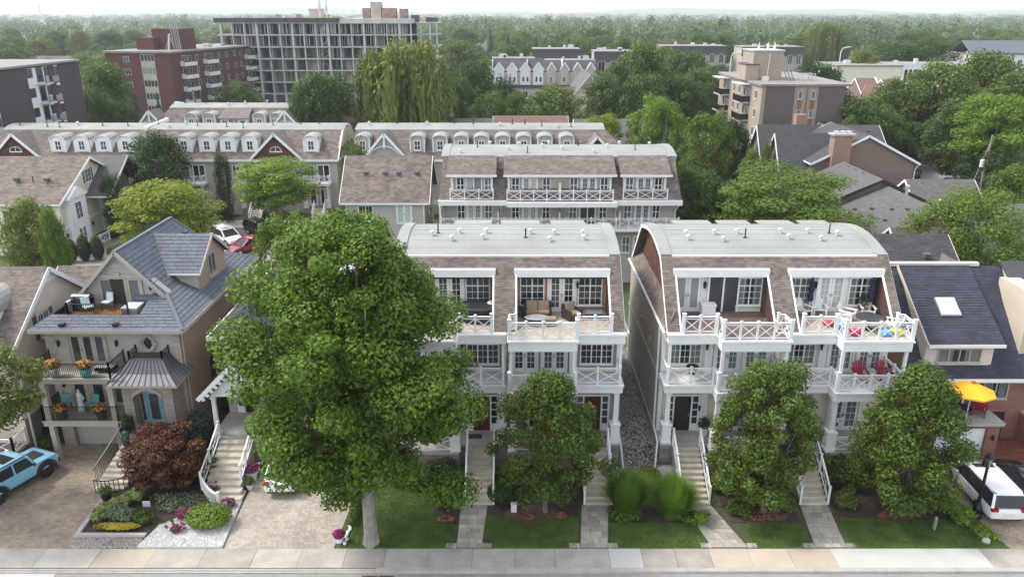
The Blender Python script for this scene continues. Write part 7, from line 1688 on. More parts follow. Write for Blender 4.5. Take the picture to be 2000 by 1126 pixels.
# --- the wood that runs to the horizon, too dense to count
rs = np.random.RandomState(5); out = []
nT = 2600; Yt = 430 * np.exp(rs.uniform(0, 1, nT) ** 0.9 * math.log(5000 / 430)); Xt = rs.uniform(-0.78, 0.78, nT) * Yt; Ht = rs.uniform(9, 17, nT) + rs.uniform(0, 4, nT) * (np.sin(Xt * 0.004 + Yt * 0.002) > 0.3)
for x, y, h in zip(Xt, Yt, Ht):
    s = 1 + max(0, (y - 900) / 1500); n = 270 if y < 900 else (130 if y < 1800 else 60); r = h * 0.42 * s * rs.uniform(0.85, 1.25)
    nb = 7; cb = rs.normal(0, 0.42, (nb, 3)); cb[:, 2] = rs.uniform(-0.45, 0.5, nb); idx = rs.randint(0, nb, n)
    D = rs.normal(0, 1, (n, 3)); D /= np.linalg.norm(D, axis=1)[:, None]
    P = np.array([x, y, h * 0.58]) + cb[idx] * np.array([r, r, h * 0.55]) + D * np.array([r * 0.5, r * 0.5, h * 0.24])
    out.append(leaves(P, D + np.array([0, -0.2, 0.5]), 0.042 * h * (1.1 if y < 900 else 1.6) * s ** 0.6, rs, asp=0.8))
fo = link('distant_wood', quads_mesh('distant_wood', np.concatenate(out), 'forest')); tag(fo, 'continuous hazy green wood stretching to the horizon', 'wood', kind='stuff')
# --- shrubs, hedges, flowers, grasses
def shrub(name, label, loc, r, mat, n=1400, size=0.06, seed=1, cat='shrub', group=None, k=14, clip=False, flower=None):
    rx, ry, rz = r; q = random.Random(seed)
    bl = [((0, 0, rz * 0.5), (rx * 0.97, ry * 0.97, rz * 0.52))] if clip else [((q.uniform(-.5, .5) * rx, q.uniform(-.5, .5) * ry, rz * q.uniform(0.3, 0.75)), (rx * 0.5, ry * 0.5, rz * 0.3)) for _ in range(k)]
    rs = np.random.RandomState(seed); tot = []
    for c, rr in bl: P, D = blob(c, rr, max(20, n // len(bl)), rs, 0.25 if clip else 0.4); P[:, 2] = np.maximum(P[:, 2], 0.02); tot.append(leaves(P, D + np.array([0, 0, .4]), size, rs, jit=0.35 if clip else 0.55))
    me = quads_mesh(name, np.concatenate(tot), mat)
    if not flower: return tag(link(name, me, None, loc), label, cat, group)
    o = thing(name, label, cat, loc, 0, group); link('foliage', me, o)
    P, D = blob((0, 0, rz * 0.55), (rx, ry, rz * 0.55), flower[1], rs, 0.15); P = P[P[:, 2] > rz * 0.35]; link('blossom', quads_mesh('blossom', leaves(P, np.tile(np.array([0, -0.4, 1.0]), (len(P), 1)), flower[2], rs, asp=0.9), flower[0]), o)
    return o
def grass_tuft(label, loc, h, r, n, seed):
    rs = np.random.RandomState(seed); out = []
    for _ in range(n):
        a = rs.uniform(0, 6.283); b = rs.uniform(0, 1) ** 0.5; L = h * rs.uniform(0.75, 1.1) * (1.0 - 0.1 * b); d = np.array([math.cos(a), math.sin(a), 0]); s = np.array([-math.sin(a), math.cos(a), 0]); w = 0.02; kx = rs.uniform(0.35, 1.25)
        p = [d * 0.4 * r * b + np.array([0, 0, 0.0])]
        for t in (0.35, 0.7, 1.0): p.append(p[0] + d * r * b * kx * t ** 1.4 + np.array([0, 0, L * (t - 0.30 * b * b * t * t)]))
        for i in range(3): w0, w1 = w * (1 - i / 3.2), w * (1 - (i + 1) / 3.2); out.append(np.stack([p[i] - s * w0, p[i] + s * w0, p[i + 1] + s * w1, p[i + 1] - s * w1]))
    return tag(link('ornamental_grass', quads_mesh('ornamental_grass', np.array(out), 'grass_blade'), None, loc), label, 'grass')
grass_tuft('tall fountain of ornamental grass nearer the taupe block steps', (6.05, 34.3, 0), 2.6, 1.15, 4800, 1); grass_tuft('tall fountain of ornamental grass nearer the cream block steps', (8.45, 34.1, 0), 2.4, 1.2, 4800, 2)
SH = [
 ('shrub', 'low green mound at the foot of the left grass fountain', (5.9, 33.7, 0), (1.0, 0.5, 0.7), 'leaf_small'), ('shrub', 'round bright shrub at the corner of the flagstone walk', (9.55, 33.35, 0), (0.75, 0.5, 0.75), 'leaf_box'), ('shrub', 'green shrub between the grass fountains and the walk', (8.9, 33.8, 0), (0.9, 0.5, 0.6), 'leaf_small'),
 ('shrub', 'clipped green ball behind the two grass fountains', (7.6, 36.6, 0), (0.75, 0.7, 1.3), 'leaf_box'), ('shrub', 'yellow-green shrub right of the cream block steps', (11.5, 36.2, 0), (0.7, 0.6, 1.6), 'leaf_box'), ('shrub', 'dark shrubs under the twin-topped tree', (12.9, 36.3, 0), (1.3, 0.9, 1.5), 'leaf_small'),
 ('shrub', 'leafy perennials left of the twin-topped tree', (12.0, 34.2, 0), (0.8, 0.6, 0.9), 'leaf_small'), ('shrub', 'green mound right of the twin-topped tree', (14.5, 34.6, 0), (0.7, 0.6, 0.8), 'leaf_small'), ('shrub', 'dark shrub beside the second cream block steps', (18.0, 37.0, 0), (1.0, 0.9, 2.0), 'leaf_small'), ('shrub', 'brown tinged shrub at the second flagstone walk', (17.9, 34.8, 0), (0.8, 0.7, 1.2), 'leaf_willow'),
 ('shrub', 'big dark shrub left of the tree nearest the minivan', (19.2, 36.6, 0), (1.3, 1.0, 2.4), 'leaf_small'), ('shrub', 'leafy shrub right of the tree nearest the minivan', (22.3, 34.8, 0), (1.2, 0.9, 1.5), 'leaf_mid'), ('shrub', 'long leaved day lilies along the right drive', (23.5, 33.6, 0), (0.8, 0.9, 0.9), 'leaf_box'), ('shrub', 'grassy edge plants reaching the pavement by the right drive', (24.0, 32.6, 0), (0.6, 0.8, 0.4), 'leaf_box'),
 ('hedge', 'dark clipped hedge left of the tree with the mulch ring', (-0.5, 35.3, 0), (0.9, 0.7, 1.3), 'leaf_deep'), ('shrub', 'dark shrub right of the tree with the mulch ring', (3.0, 35.6, 0), (0.9, 0.8, 1.2), 'leaf_deep'), ('shrub', 'low shrubs in front of the taupe block porch', (1.2, 36.4, 0), (1.6, 0.9, 1.6), 'leaf_deep'),
 ('shrub', 'shady shrub border right of the big maple', (-4.0, 36.3, 0), (1.3, 1.0, 1.8), 'leaf_deep'), ('shrub', 'leafy border plants beside the left flagstone walk', (-3.6, 34.9, 0), (0.9, 0.7, 1.1), 'leaf_small'), ('shrub', 'green shrub behind the trunk of the big maple', (-6.4, 37.2, 0), (1.2, 0.8, 1.5), 'leaf_deep'), ('hedge', 'low green hedge running along the pale drive', (-8.3, 34.5, 0), (0.32, 1.7, 0.7), 'leaf_small'),
 ('shrub', 'large glossy clipped oval boxwood on the white gravel', (-15.65, 33.3, 0.05), (1.25, 0.95, 1.05), 'leaf_box'), ('shrub', 'clipped green globe beside the curved white rail', (-17.2, 37.6, 0), (0.8, 0.75, 1.4), 'leaf_small'), ('shrub', 'grey-green spreading groundcover in front of the copper maple', (-17.7, 34.9, 0.05), (1.6, 0.75, 0.45), 'leaf_sage'),
 ('shrub', 'pale lime hosta clump at the planter kerb', (-21.3, 33.9, 0.1), (0.55, 0.6, 0.6), 'leaf_lime'), ('shrub', 'second lime hosta clump farther from the pavement', (-20.9, 34.7, 0.1), (0.45, 0.45, 0.5), 'leaf_lime'), ('shrub', 'rounded sage green shrub in the hosta bed', (-20.2, 33.5, 0.1), (0.65, 0.6, 0.75), 'leaf_sage'), ('shrub', 'white flowering hydrangea in the hosta bed', (-20.4, 35.2, 0.1), (0.4, 0.4, 0.55), 'leaf_lime'),
 ('shrub', 'strip of golden leaved plants along the planter kerb', (-20.15, 32.75, 0.2), (1.25, 0.24, 0.32), 'leaf_gold'), ('shrub', 'low green clump right of the hosta bed', (-19.1, 33.4, 0.05), (0.5, 0.45, 0.5), 'leaf_small'), ('shrub', 'blue-green conifer bush by the stone porch tower', (-19.0, 41.0, 0), (1.2, 1.0, 2.5), 'leaf_bluespruce'), ('shrub', 'dark hedge between the stucco house and the white porch', (-18.4, 38.8, 0), (0.8, 1.4, 2.0), 'leaf_deep'),
 ('shrub', 'green bush under the left end of the iron balconies', (-28.2, 40.6, 0), (0.6, 0.6, 0.9), 'leaf_small'), ('shrub', 'dark green ivy behind the stucco house', (-18.7, 47.0, 0), (0.7, 3.0, 2.4), 'leaf_deep'), ('hedge', 'dark hedge below the steps of the row with white dormers', (-38.0, 95.4, 0), (3.2, 0.8, 1.0), 'leaf_deep'), ('hedge', 'dark hedge below the end steps of the row with white dormers', (-29.0, 95.6, 0), (3.0, 0.8, 1.1), 'leaf_deep'),
 ('shrub', 'dark bush at the far right corner of the row with white dormers', (-22.0, 95.2, 0), (1.0, 0.8, 1.4), 'leaf_deep'), ('shrub', 'leftmost pointed cedar by the cream house stoop', (-46.6, 77.6, 0), (0.7, 0.7, 2.6), 'leaf_deep'), ('shrub', 'middle pointed cedar by the cream house stoop', (-45.4, 78.0, 0), (0.7, 0.7, 2.9), 'leaf_deep'), ('shrub', 'rightmost pointed cedar by the cream house stoop', (-44.2, 78.4, 0), (0.7, 0.7, 2.7), 'leaf_deep'), ('shrub', 'rounded bush right of the three pointed cedars', (-42.2, 79.0, 0), (1.4, 1.0, 1.7), 'leaf_small'),
]
for i, (nm, lab, loc, r, mt) in enumerate(SH):
    big = r[0] * r[2]
    r = tuple(v * (1.25 if loc[0] < -14 and loc[1] < 37 and 'boxwood' not in lab and 'golden' not in lab else 1.0) for v in r)
    shrub(nm, lab, loc, r, mt, int(900 + 1500 * min(2.5, big)), 0.07 if mt != 'leaf_lime' else 0.13, 500 + i, cat='hedge' if nm == 'hedge' else 'shrub', clip=('clipped' in lab or nm == 'hedge' or 'golden' in lab or 'pointed' in lab))
FL = [
 ('magenta flower clump in the middle of the white gravel', (-17.1, 33.75, 0.08), (0.5, 0.4, 0.55), 'petal_magenta'), ('magenta flower clump at the foot of the curved white rail', (-16.4, 35.9, 0.05), (0.45, 0.4, 0.75), 'petal_magenta'), ('magenta flower clump nearest the clipped boxwood', (-15.2, 34.75, 0.08), (0.4, 0.35, 0.45), 'petal_magenta'), ('small pink tuft on brown cushion in the white gravel', (-17.0, 32.7, 0.08), (0.4, 0.35, 0.35), 'petal_magenta'),
 ('red flowers at the edge of the shady border by the left walk', (-3.4, 33.6, 0.03), (0.5, 0.2, 0.22), 'petal_red'), ('red flowers left in the mulch ring before the red doors', (0.9, 33.75, 0.05), (0.3, 0.2, 0.2), 'petal_red'), ('red flowers right in the mulch ring before the red doors', (2.6, 33.9, 0.05), (0.3, 0.2, 0.2), 'petal_red'), ('red flowers under the twin-topped tree', (13.2, 33.7, 0.05), (0.9, 0.22, 0.2), 'petal_red'), ('red flowers under the tree nearest the minivan', (20.0, 33.85, 0.05), (0.85, 0.2, 0.25), 'petal_red')]
for i, (lab, loc, r, mt) in enumerate(FL): shrub('flower_clump', lab, loc, r, 'leaf_small', 350, 0.06, 700 + i, cat='flowers', k=5, flower=(mt, 95, 0.06))
q = random.Random(6)
for i in range(9): shrub('rock_plant', 'tiny dark cushion plant dotted on the white gravel', (-18.2 + q.random() * 1.0, 32.6 + q.random() * 1.3, 0.1), (0.13, 0.12, 0.14), 'leaf_small', 90, 0.035, 800 + i, cat='plant', group='cushion plants on the white gravel', k=2)
# short grass on the lawns
rs = np.random.RandomState(8); out = []
for P in LAWNS:
    xs = [p[0] for p in P]; ys = [p[1] for p in P]; n = int((max(xs) - min(xs)) * (max(ys) - min(ys)) * 700); x = rs.uniform(min(xs), max(xs), n); y = rs.uniform(min(ys), max(ys), n); c = np.zeros(n, bool)
    for i in range(len(P)):
        (x1, y1), (x2, y2) = P[i - 1], P[i]
        if y1 != y2: c ^= ((y1 > y) != (y2 > y)) & (x < (x2 - x1) * (y - y1) / (y2 - y1) + x1)
    x, y = x[c], y[c]; n = len(x); a = rs.uniform(0, 6.283, n); h = rs.uniform(0.03, 0.09, n); w = 0.012; dx, dy = np.cos(a) * w, np.sin(a) * w; lx, ly = rs.normal(0, 0.03, (2, n)); z0 = np.full(n, 0.015)
    out.append(np.stack([np.stack([x - dx, y - dy, z0], 1), np.stack([x + dx, y + dy, z0], 1), np.stack([x + lx + dx * .3, y + ly + dy * .3, z0 + h], 1), np.stack([x + lx - dx * .3, y + ly - dy * .3, z0 + h], 1)], 1))
tag(link('grass', quads_mesh('grass', np.concatenate(out), 'lawn')), 'short dark green grass of the front lawns', 'grass', kind='stuff')
# ------------------------------------------------------------------ vehicles
def loft(mb, secs):
    n = len(secs[0]); k = len(mb.v)
    vs = [p for s in secs for p in s]; fs = []
    for i in range(len(secs) - 1):
        for j in range(n): fs.append((i * n + j, i * n + (j + 1) % n, (i + 1) * n + (j + 1) % n, (i + 1) * n + j))
    fs.append(tuple(range(n))[::-1]); fs.append(tuple(range((len(secs) - 1) * n, len(secs) * n)))
    return mb.add(vs, fs)
def bsec(x, zl, zh, hw, r=0.1, tuck=0.9):
    h = [(hw * tuck, zl), (hw, zl + 0.14), (hw, zl + (zh - zl) * 0.55), (hw * 0.985, zh - r), (hw * (1 - r * 0.6), zh - r * 0.3), (hw * (1 - r * 1.4), zh)]
    return [(x, y, z) for y, z in h] + [(x, -y, z) for y, z in h[::-1]]
def car(name, label, cat, loc, rotz, paint, L, W, body, glass, roof, wheel_r=0.34, axles=None, trim='plastic_black', sunroof=None, rack=False, boxy=False, spare=False, plate=True, tail_z=0.85, rear_win=True):
    """body: (x, zlow, zhigh, halfwidth); glass: (x, z0, z1, hw0, hw1); roof: (x, z, hw). x forward"""
    o = thing(name, label, cat, loc, rotz)
    b = MB(); loft(b, [bsec(x, zl, zh, hw, 0.04 if boxy else 0.1, 0.97 if boxy else 0.9) for x, zl, zh, hw in body]); bo_ = b.build('body', paint, o, smooth=not boxy)
    if not boxy: sm_ = bo_.modifiers.new('round', 'SUBSURF'); sm_.levels = sm_.render_levels = 2
    g = MB(); loft(g, [[(x, h0, z0), (x, h1, z1), (x, -h1, z1), (x, -h0, z0)] for x, z0, z1, h0, h1 in glass]); g.build('windows', 'car_glass', o)
    r = MB(); loft(r, [[(x, hw * 1.03, z - 0.07), (x, hw * 0.97, z - 0.01), (x, hw * 0.7, z + 0.025), (x, -hw * 0.7, z + 0.025), (x, -hw * 0.97, z - 0.01), (x, -hw * 1.03, z - 0.07)] for x, z, hw in roof]); ro_ = r.build('roof', paint, o, smooth=True)
    i = 0
    for s in (-1, 1):
        for (xa, za, ya, xb, zb, yb) in [(glass[0][0], glass[0][1], glass[0][3], glass[1][0], glass[1][2], glass[1][4]), (glass[-1][0], glass[-1][1], glass[-1][3], glass[-2][0], glass[-2][2], glass[-2][4])]:
            MB().bar((xa, s * ya, za), (xb, s * yb, zb), 0.13, 0.12).build('pillar', paint, o)
        x0, x1 = glass[1][0], glass[-2][0]
        for t in (0.36, 0.68):
            x = x0 + (x1 - x0) * t; MB().bar((x, s * (glass[1][3] + 0.005), glass[1][1] - 0.02), (x, s * (glass[1][4] + 0.005), glass[1][2]), 0.10 if boxy else 0.06, 0.03, up=Vector((0, 1, 0))).build('pillar', paint if boxy else trim, o)
        MB().ball((x1 + 0.15, s * (W / 2 + 0.10), glass[1][1] + 0.1), (0.07, 0.11, 0.09), 8, 5).build('wing_mirror', paint if not boxy else trim, o)
        for t in (0.30, 0.62): x = x0 + (x1 - x0) * t; MB().box(x - 0.09, x + 0.09, min(s * W / 2 * 0.985, s * (W / 2 + 0.025)), max(s * W / 2 * 0.985, s * (W / 2 + 0.025)), glass[1][1] - 0.16, glass[1][1] - 0.12).build('door_handle', 'chrome' if not boxy else paint, o)
        # lamps
        xr, xf = body[0][0], body[-1][0]; y0, y1 = sorted((s * W * 0.30, s * W * 0.47))
        MB().box(xr - 0.02, xr + 0.14, y0, y1, tail_z, tail_z + (0.3 if boxy else 0.16)).build('tail_light', 'tail_red', o)
        MB().box(xf - 0.14, xf + 0.02, y0, y1, body[-1][2] - 0.22, body[-1][2] - 0.06).build('headlight', 'lamp_clear', o)
        for ax in (axles or (-L * 0.30, L * 0.31)):
            w = MB(); yy = s * (W / 2 - 0.12); prof = [(wheel_r * 0.62, -0.11), (wheel_r * 0.97, -0.12), (wheel_r, -0.07), (wheel_r, 0.07), (wheel_r * 0.97, 0.12), (wheel_r * 0.62, 0.11)]
            n = 18; vs = [(ax + rr * math.cos(6.2832 * k / n), yy + d * (1.25 if boxy else 1), wheel_r + rr * math.sin(6.2832 * k / n)) for rr, d in prof for k in range(n)]
            w.add(vs, [(p * n + k, p * n + (k + 1) % n, (p + 1) * n + (k + 1) % n, (p + 1) * n + k) for p in range(len(prof) - 1) for k in range(n)])
            wo2 = w.build('wheel', 'rubber', o)
            rm_ = MB(); rm_.tube([(ax, yy + s * 0.02, wheel_r), (ax, yy + s * 0.09, wheel_r)], wheel_r * 0.63, 14); rm_.build('rim', 'plastic_black' if boxy else 'galv', wo2)
            a_ = MB()
            for k in range(8):
                t0, t1 = math.pi * k / 8, math.pi * (k + 1) / 8; R1 = wheel_r * 1.2
                a_.bar((ax + R1 * math.cos(t0), s * (W / 2 - 0.01), wheel_r + R1 * math.sin(t0)), (ax + R1 * math.cos(t1), s * (W / 2 - 0.01), wheel_r + R1 * math.sin(t1)), 0.07 if not boxy else 0.18, 0.10 if not boxy else 0.14, up=Vector((0, 1, 0)))
            a_.build('wheel_arch', trim, o)
    if plate: MB().box(body[0][0] - 0.03, body[0][0] + 0.02, -0.26, 0.26, 0.62, 0.76).build('number_plate', 'apt_white', o)
    if rear_win: MB().box(body[0][0] + 0.0, body[0][0] + 0.05, -W * 0.36, W * 0.36, 0.34, 0.42).build('bumper_insert', trim, o)
    if sunroof: MB().box(sunroof[0], sunroof[1], -W * 0.27, W * 0.27, sunroof[2], sunroof[2] + 0.012).build('sunroof', 'car_glass', o)
    if rack:
        for s in (-1, 1): MB().bar((roof[0][0] + 0.2, s * roof[1][2] * 0.86, roof[1][1] + 0.09), (roof[-1][0] - 0.1, s * roof[1][2] * 0.86, roof[1][1] + 0.09), 0.04).build('roof_rail', 'galv', o)
    if spare:
        m = MB(); m.tube([(body[0][0] - 0.28, 0.1, 1.05), (body[0][0] - 0.02, 0.1, 1.05)], 0.42, 18); m.build('spare_wheel', 'rubber', o)
    return o
def van_like(name, label, cat, loc, rz, paint, L=5.1, W=1.95, H=1.74, hood=1.0, belt=1.08, sun=True, rack=False, lowtail=0.0):
    h = L / 2; xr0, xf0 = -h + 0.12, h - hood - 0.1
    body = [(-h, 0.36, 0.78, W * 0.42), (-h + 0.06, 0.30, belt - 0.06, W * 0.47), (-h + 0.5, 0.28, belt, W * 0.495), (0, 0.27, belt, W * 0.5), (h - hood - 0.2, 0.27, belt - 0.01, W * 0.5), (h - hood * 0.55, 0.28, belt - 0.1, W * 0.485), (h - 0.12, 0.30, belt - 0.28, W * 0.44), (h, 0.36, belt - 0.42, W * 0.36)]
    gl = [(-h + 0.05 + lowtail, belt - 0.03, belt, W * 0.46, W * 0.45), (-h + 0.32 + lowtail * 1.9, belt - 0.03, H, W * 0.475, W * 0.385), (0.1, belt - 0.03, H + 0.02, W * 0.48, W * 0.395), (xf0 - 0.85, belt - 0.03, H - 0.02, W * 0.48, W * 0.385), (xf0, belt - 0.04, belt, W * 0.47, W * 0.45)]
    rf = [(-h + 0.26 + lowtail * 1.9, H - 0.01, W * 0.38), (-h + 0.7 + lowtail * 1.9, H + 0.03, W * 0.40), (0.1, H + 0.05, W * 0.405), (xf0 - 0.95, H + 0.01, W * 0.40), (xf0 - 0.75, H - 0.05, W * 0.385)]
    return car(name, label, cat, loc, rz, paint, L, W, body, gl, rf, 0.34, (-L * 0.29, L * 0.31), sunroof=(xf0 - 1.6, xf0 - 0.95, H + 0.06) if sun else None, rack=rack)
van_like('minivan', 'white minivan with dark sunroof parked beside the black street lamp', 'minivan', (25.65, 35.75, 0), R(88), 'paint_white')
van_like('parked_car', 'black car parked beside the white minivan at the right edge', 'car', (28.2, 36.3, 0), R(88), 'paint_black', 4.7, 1.85, 1.48, 1.1, 0.95, True, lowtail=0.35)
van_like('parked_car', 'white sedan nose-in under the big maple on the pale drive', 'car', (-12.75, 37.9, 0), R(92), 'paint_white', 4.6, 1.82, 1.44, 1.1, 0.95, False, lowtail=0.4)
van_like('parked_car', 'white suv facing right in the rear lane', 'suv', (-32.8, 85.0, 0.02), R(-42), 'paint_white', 4.7, 1.9, 1.72, 1.0, 1.05, True, rack=True)
van_like('parked_car', 'black suv parked beyond the white suv in the rear lane', 'suv', (-29.9, 88.4, 0.03), R(-38), 'paint_black', 4.7, 1.9, 1.68, 1.0, 1.05, True)
van_like('parked_car', 'dark red car half hidden by the maple in the rear lane', 'car', (-29.4, 81.6, 0.02), R(-128), 'paint_red', 4.4, 1.8, 1.46, 1.1, 0.95, False, lowtail=0.3)
van_like('parked_car', 'black suv parked on the side street at the right', 'suv', (64.8, 112.5, 0.03), R(150), 'paint_black', 4.8, 1.95, 1.75, 1.0, 1.08, True, rack=True)
van_like('parked_car', 'dark car half hidden by leaves farther up the side street', 'car', (62.5, 121.0, 0.03), R(150), 'paint_black', 4.5, 1.85, 1.5, 1.0, 0.98, False)
# boxy light blue off-roader
hb = [(-2.3, 0.55, 1.12, 0.93), (-2.26, 0.5, 1.18, 0.98), (0.85, 0.5, 1.18, 0.98), (0.95, 0.5, 1.17, 0.98), (2.15, 0.5, 1.12, 0.95), (2.3, 0.55, 1.05, 0.9)]
hg = [(-2.27, 1.15, 1.17, 0.95, 0.94), (-2.18, 1.15, 1.78, 0.94, 0.82), (0, 1.15, 1.80, 0.94, 0.82), (0.62, 1.15, 1.78, 0.94, 0.82), (0.92, 1.15, 1.17, 0.94, 0.92)]
hr = [(-2.24, 1.79, 0.84), (-2.1, 1.84, 0.86), (0, 1.86, 0.86), (0.5, 1.84, 0.86), (0.68, 1.79, 0.84)]
tk = car('off_road_truck', 'light blue boxy off-road truck with black tyres on the left drive', 'truck', (-27.95, 36.7, 0), R(68), 'paint_blue', 4.6, 1.98, hb, hg, hr, 0.46, (-1.42, 1.45), sunroof=(-0.55, 0.15, 1.885), boxy=True, spare=True, tail_z=0.95)
MB().box(1.05, 1.85, -0.45, 0.45, 1.15, 1.19).build('hood_vent', 'plastic_black', tk); MB().box(2.28, 2.42, -0.85, 0.85, 0.5, 0.72).build('front_bumper', 'plastic_black', tk); MB().box(-2.42, -2.28, -0.85, 0.85, 0.5, 0.70).build('rear_bumper', 'plastic_black', tk)
for s in (-1, 1): MB().box(-0.95, 1.0, min(s * 0.94, s * 1.04), max(s * 0.94, s * 1.04), 0.42, 0.52).build('side_step', 'plastic_black', tk); MB().bar((-2.1, s * 0.84, 1.90), (0.5, s * 0.84, 1.90), 0.05).build('roof_rail', 'plastic_black', tk)

# ------------------------------------------------------------------ street furniture
lp = thing('street_lamp', 'black lantern street lamp standing left of the white minivan', 'street lamp', (24.45, 34.05, 0))
m = MB(); m.lathe([(0.30, 0), (0.30, 0.12), (0.22, 0.2), (0.2, 0.55), (0.12, 0.75), (0.085, 0.9), (0.07, 2.9), (0.10, 2.95), (0.06, 3.0), (0.12, 3.1)], (0, 0, 0), 12); m.build('post', 'black_iron', lp)
m = MB(); m.lathe([(0.13, 3.1), (0.20, 3.5), (0.22, 3.52)], (0, 0, 0), 6); m.build('glass', 'glass_pale', lp); m = MB(); m.lathe([(0.27, 3.52), (0.24, 3.58), (0.10, 3.78), (0.03, 3.9)], (0, 0, 0), 6); m.build('cap', 'black_iron', lp)
for k in range(6): a = math.pi / 3 * k; MB().bar((0.13 * math.cos(a), 0.13 * math.sin(a), 3.1), (0.22 * math.cos(a), 0.22 * math.sin(a), 3.52), 0.025).build('lantern_bar', 'black_iron', lp)
MB().box(-0.28, -0.06, -0.1, 0.06, 3.05, 3.4).build('meter_box', 'plastic_black', lp)
up = thing('utility_pole', 'leaning timber utility pole with white transformer and lamp arm at right', 'utility pole', (63.6, 103, 0))
m = MB(); m.tube([(0, 0, 0), (0.35, 0, 9.6)], [0.2, 0.14], 8); m.build('pole', 'timber', up)
m = MB(); m.lathe([(0.05, 0), (0.28, 0.03), (0.28, 0.95), (0.2, 1.05)], (-0.35, -0.1, 5.3), 12); m.build('transformer', 'apt_white', up)
m = MB(); m.tube([(0.2, 0, 5.0), (1.2, -0.1, 5.9), (2.4, -0.2, 6.35), (3.0, -0.2, 6.35)], 0.05, 6); m.build('lamp_arm', 'galv', up); m = MB(); m.ball((3.3, -0.2, 6.3), (0.4, 0.15, 0.1), 8, 5); m.build('lamp_head', 'apt_white', up)
m = MB(); m.tube([(0.33, 0, 9.0), (-2.8, -1.5, 0)], 0.02, 4); m.build('guy_wire', 'galv', up)
u2 = thing('utility_pole', 'thin grey pole with street light before the red brick apartment block', 'utility pole', (-54.5, 136, 0))
m = MB(); m.tube([(0, 0, 0), (-0.5, 0, 12.4)], [0.2, 0.13], 8); m.build('pole', 'timber', u2); m = MB(); m.tube([(-0.3, 0, 8.6), (-2.4, 0, 10.2), (-3.2, 0, 10.3)], 0.07, 6); m.build('lamp_arm', 'galv', u2); m = MB(); m.ball((-3.5, 0, 10.25), (0.6, 0.2, 0.14), 8, 5); m.build('lamp_head', 'apt_white', u2)
for (x, y, h, lab) in ((66, 190, 16.0, 'curved white street light behind the plum apartment block'), (96, 205, 16.5, 'curved white street light left of the flat school')):
    o = thing('street_light', lab, 'street light', (x - (14 if x < 70 else 12), y, 0)); m = MB(); m.tube([(0, 0, 0), (0, 0, h - 1.2), (0.4, 0, h - 0.3), (1.6, 0, h)], 0.12, 6); m.build('post', 'apt_white', o); m = MB(); m.ball((2.0, 0, h), (0.6, 0.2, 0.12), 8, 5); m.build('lamp_head', 'apt_white', o)
lt = thing('lattice_tower', 'faint lattice transmission tower on the left skyline', 'tower', (-520, 900, 0)); m = MB()
for s in (-1, 1):
    for d in (-1, 1): m.bar((s * 4, d * 4, 0), (s * 0.5, d * 0.5, 34), 0.35)
for k in range(8): z = k * 4; r0 = 4 - 3.5 * z / 34; r1 = 4 - 3.5 * (z + 4) / 34; m.bar((-r0, -r0, z), (r1, -r1, z + 4), 0.25); m.bar((r0, -r0, z), (-r1, -r1, z + 4), 0.25)
m.build('mast', 'crane', lt)
# ------------------------------------------------------------------ terrace furniture
def slat_chair(name, label, loc, rz, mat, group=None):
    """deep lounge chair with fan back, wide arms and splayed legs, facing -y"""
    o = thing(name, label, 'chair', loc, rz, group); m = MB(); m.hexa([(-.27, -.32, .36), (.27, -.32, .36), (.25, .28, .24), (-.25, .28, .24), (-.27, -.32, .40), (.27, -.32, .40), (.25, .28, .28), (-.25, .28, .28)]); m.build('seat', mat, o)
    for i in range(5):
        a = (i - 2) * 0.11; h = 0.98 - 0.05 * abs(i - 2) ** 1.6; MB().bar((a * 0.85, 0.24, 0.26), (a * 1.3, 0.52, h), 0.105, 0.02, up=Vector((0, 1, 0))).build('back_slat', mat, o)
    for s in (-1, 1):
        MB().box(min(s * .28, s * .42), max(s * .28, s * .42), -.40, .36, .56, .59).build('armrest', mat, o)
        MB().bar((s * .33, -.33, 0), (s * .33, -.31, .56), 0.06, 0.09).build('leg', mat, o); MB().bar((s * .31, .5, 0), (s * .30, -.3, .36), 0.05, 0.09).build('leg', mat, o)
    return o
for (x, y, rz, lab) in ((16.5, 40.5, 25, 'white slatted chair at the left end of the cream block right terrace'), (17.45, 40.7, -5, 'white slatted chair before the terrace window with the closed umbrella'), (18.75, 39.9, 50, 'white slatted chair left of the round terrace table'), (20.1, 40.5, -10, 'white slatted chair behind the round terrace table'), (20.6, 38.4, -120, 'white slatted chair right of the round terrace table')):
    slat_chair('garden_chair', lab, (x, y, 8.77), R(rz), 'white', 'white slatted chairs on the right terrace')
slat_chair('garden_chair', 'white slatted chair on the left terrace beside the maple crown', (-4.2, 38.3, 8.77), R(-60), 'white')
slat_chair('garden_chair', 'left red slatted chair on the second floor balcony of the cream block', (19.3, 38.5, 5.73), R(-8), 'red_plastic'); slat_chair('garden_chair', 'right red slatted chair on the second floor balcony of the cream block', (20.65, 38.55, 5.73), R(8), 'red_plastic')
slat_chair('garden_chair', 'crimson chair left of the yellow parasol table', (25.3, 40.4, 2.5), R(30), 'crimson_cloth'); slat_chair('garden_chair', 'crimson chair right of the yellow parasol table', (27.7, 40.4, 2.5), R(-35), 'crimson_cloth')
def round_table(label, loc, r, mat, h=0.72):
    o = thing('round_table', label, 'table', loc); m = MB(); m.lathe([(r, h - 0.04), (r, h), (r * 0.5, h + 0.004)], (0, 0, 0), 22); m.build('tabletop', mat, o); m = MB(); m.lathe([(0.28, 0), (0.26, 0.04), (0.05, 0.07), (0.05, h - 0.04)], (0, 0, 0), 10); m.build('pedestal', 'black_iron', o); return o
round_table('dark grey round table amid white chairs on the right terrace', (19.35, 38.55, 8.77), 0.72, 'screen_dark'); round_table('dark round table under the yellow parasol', (26.45, 40.0, 2.5), 0.5, 'plastic_black')
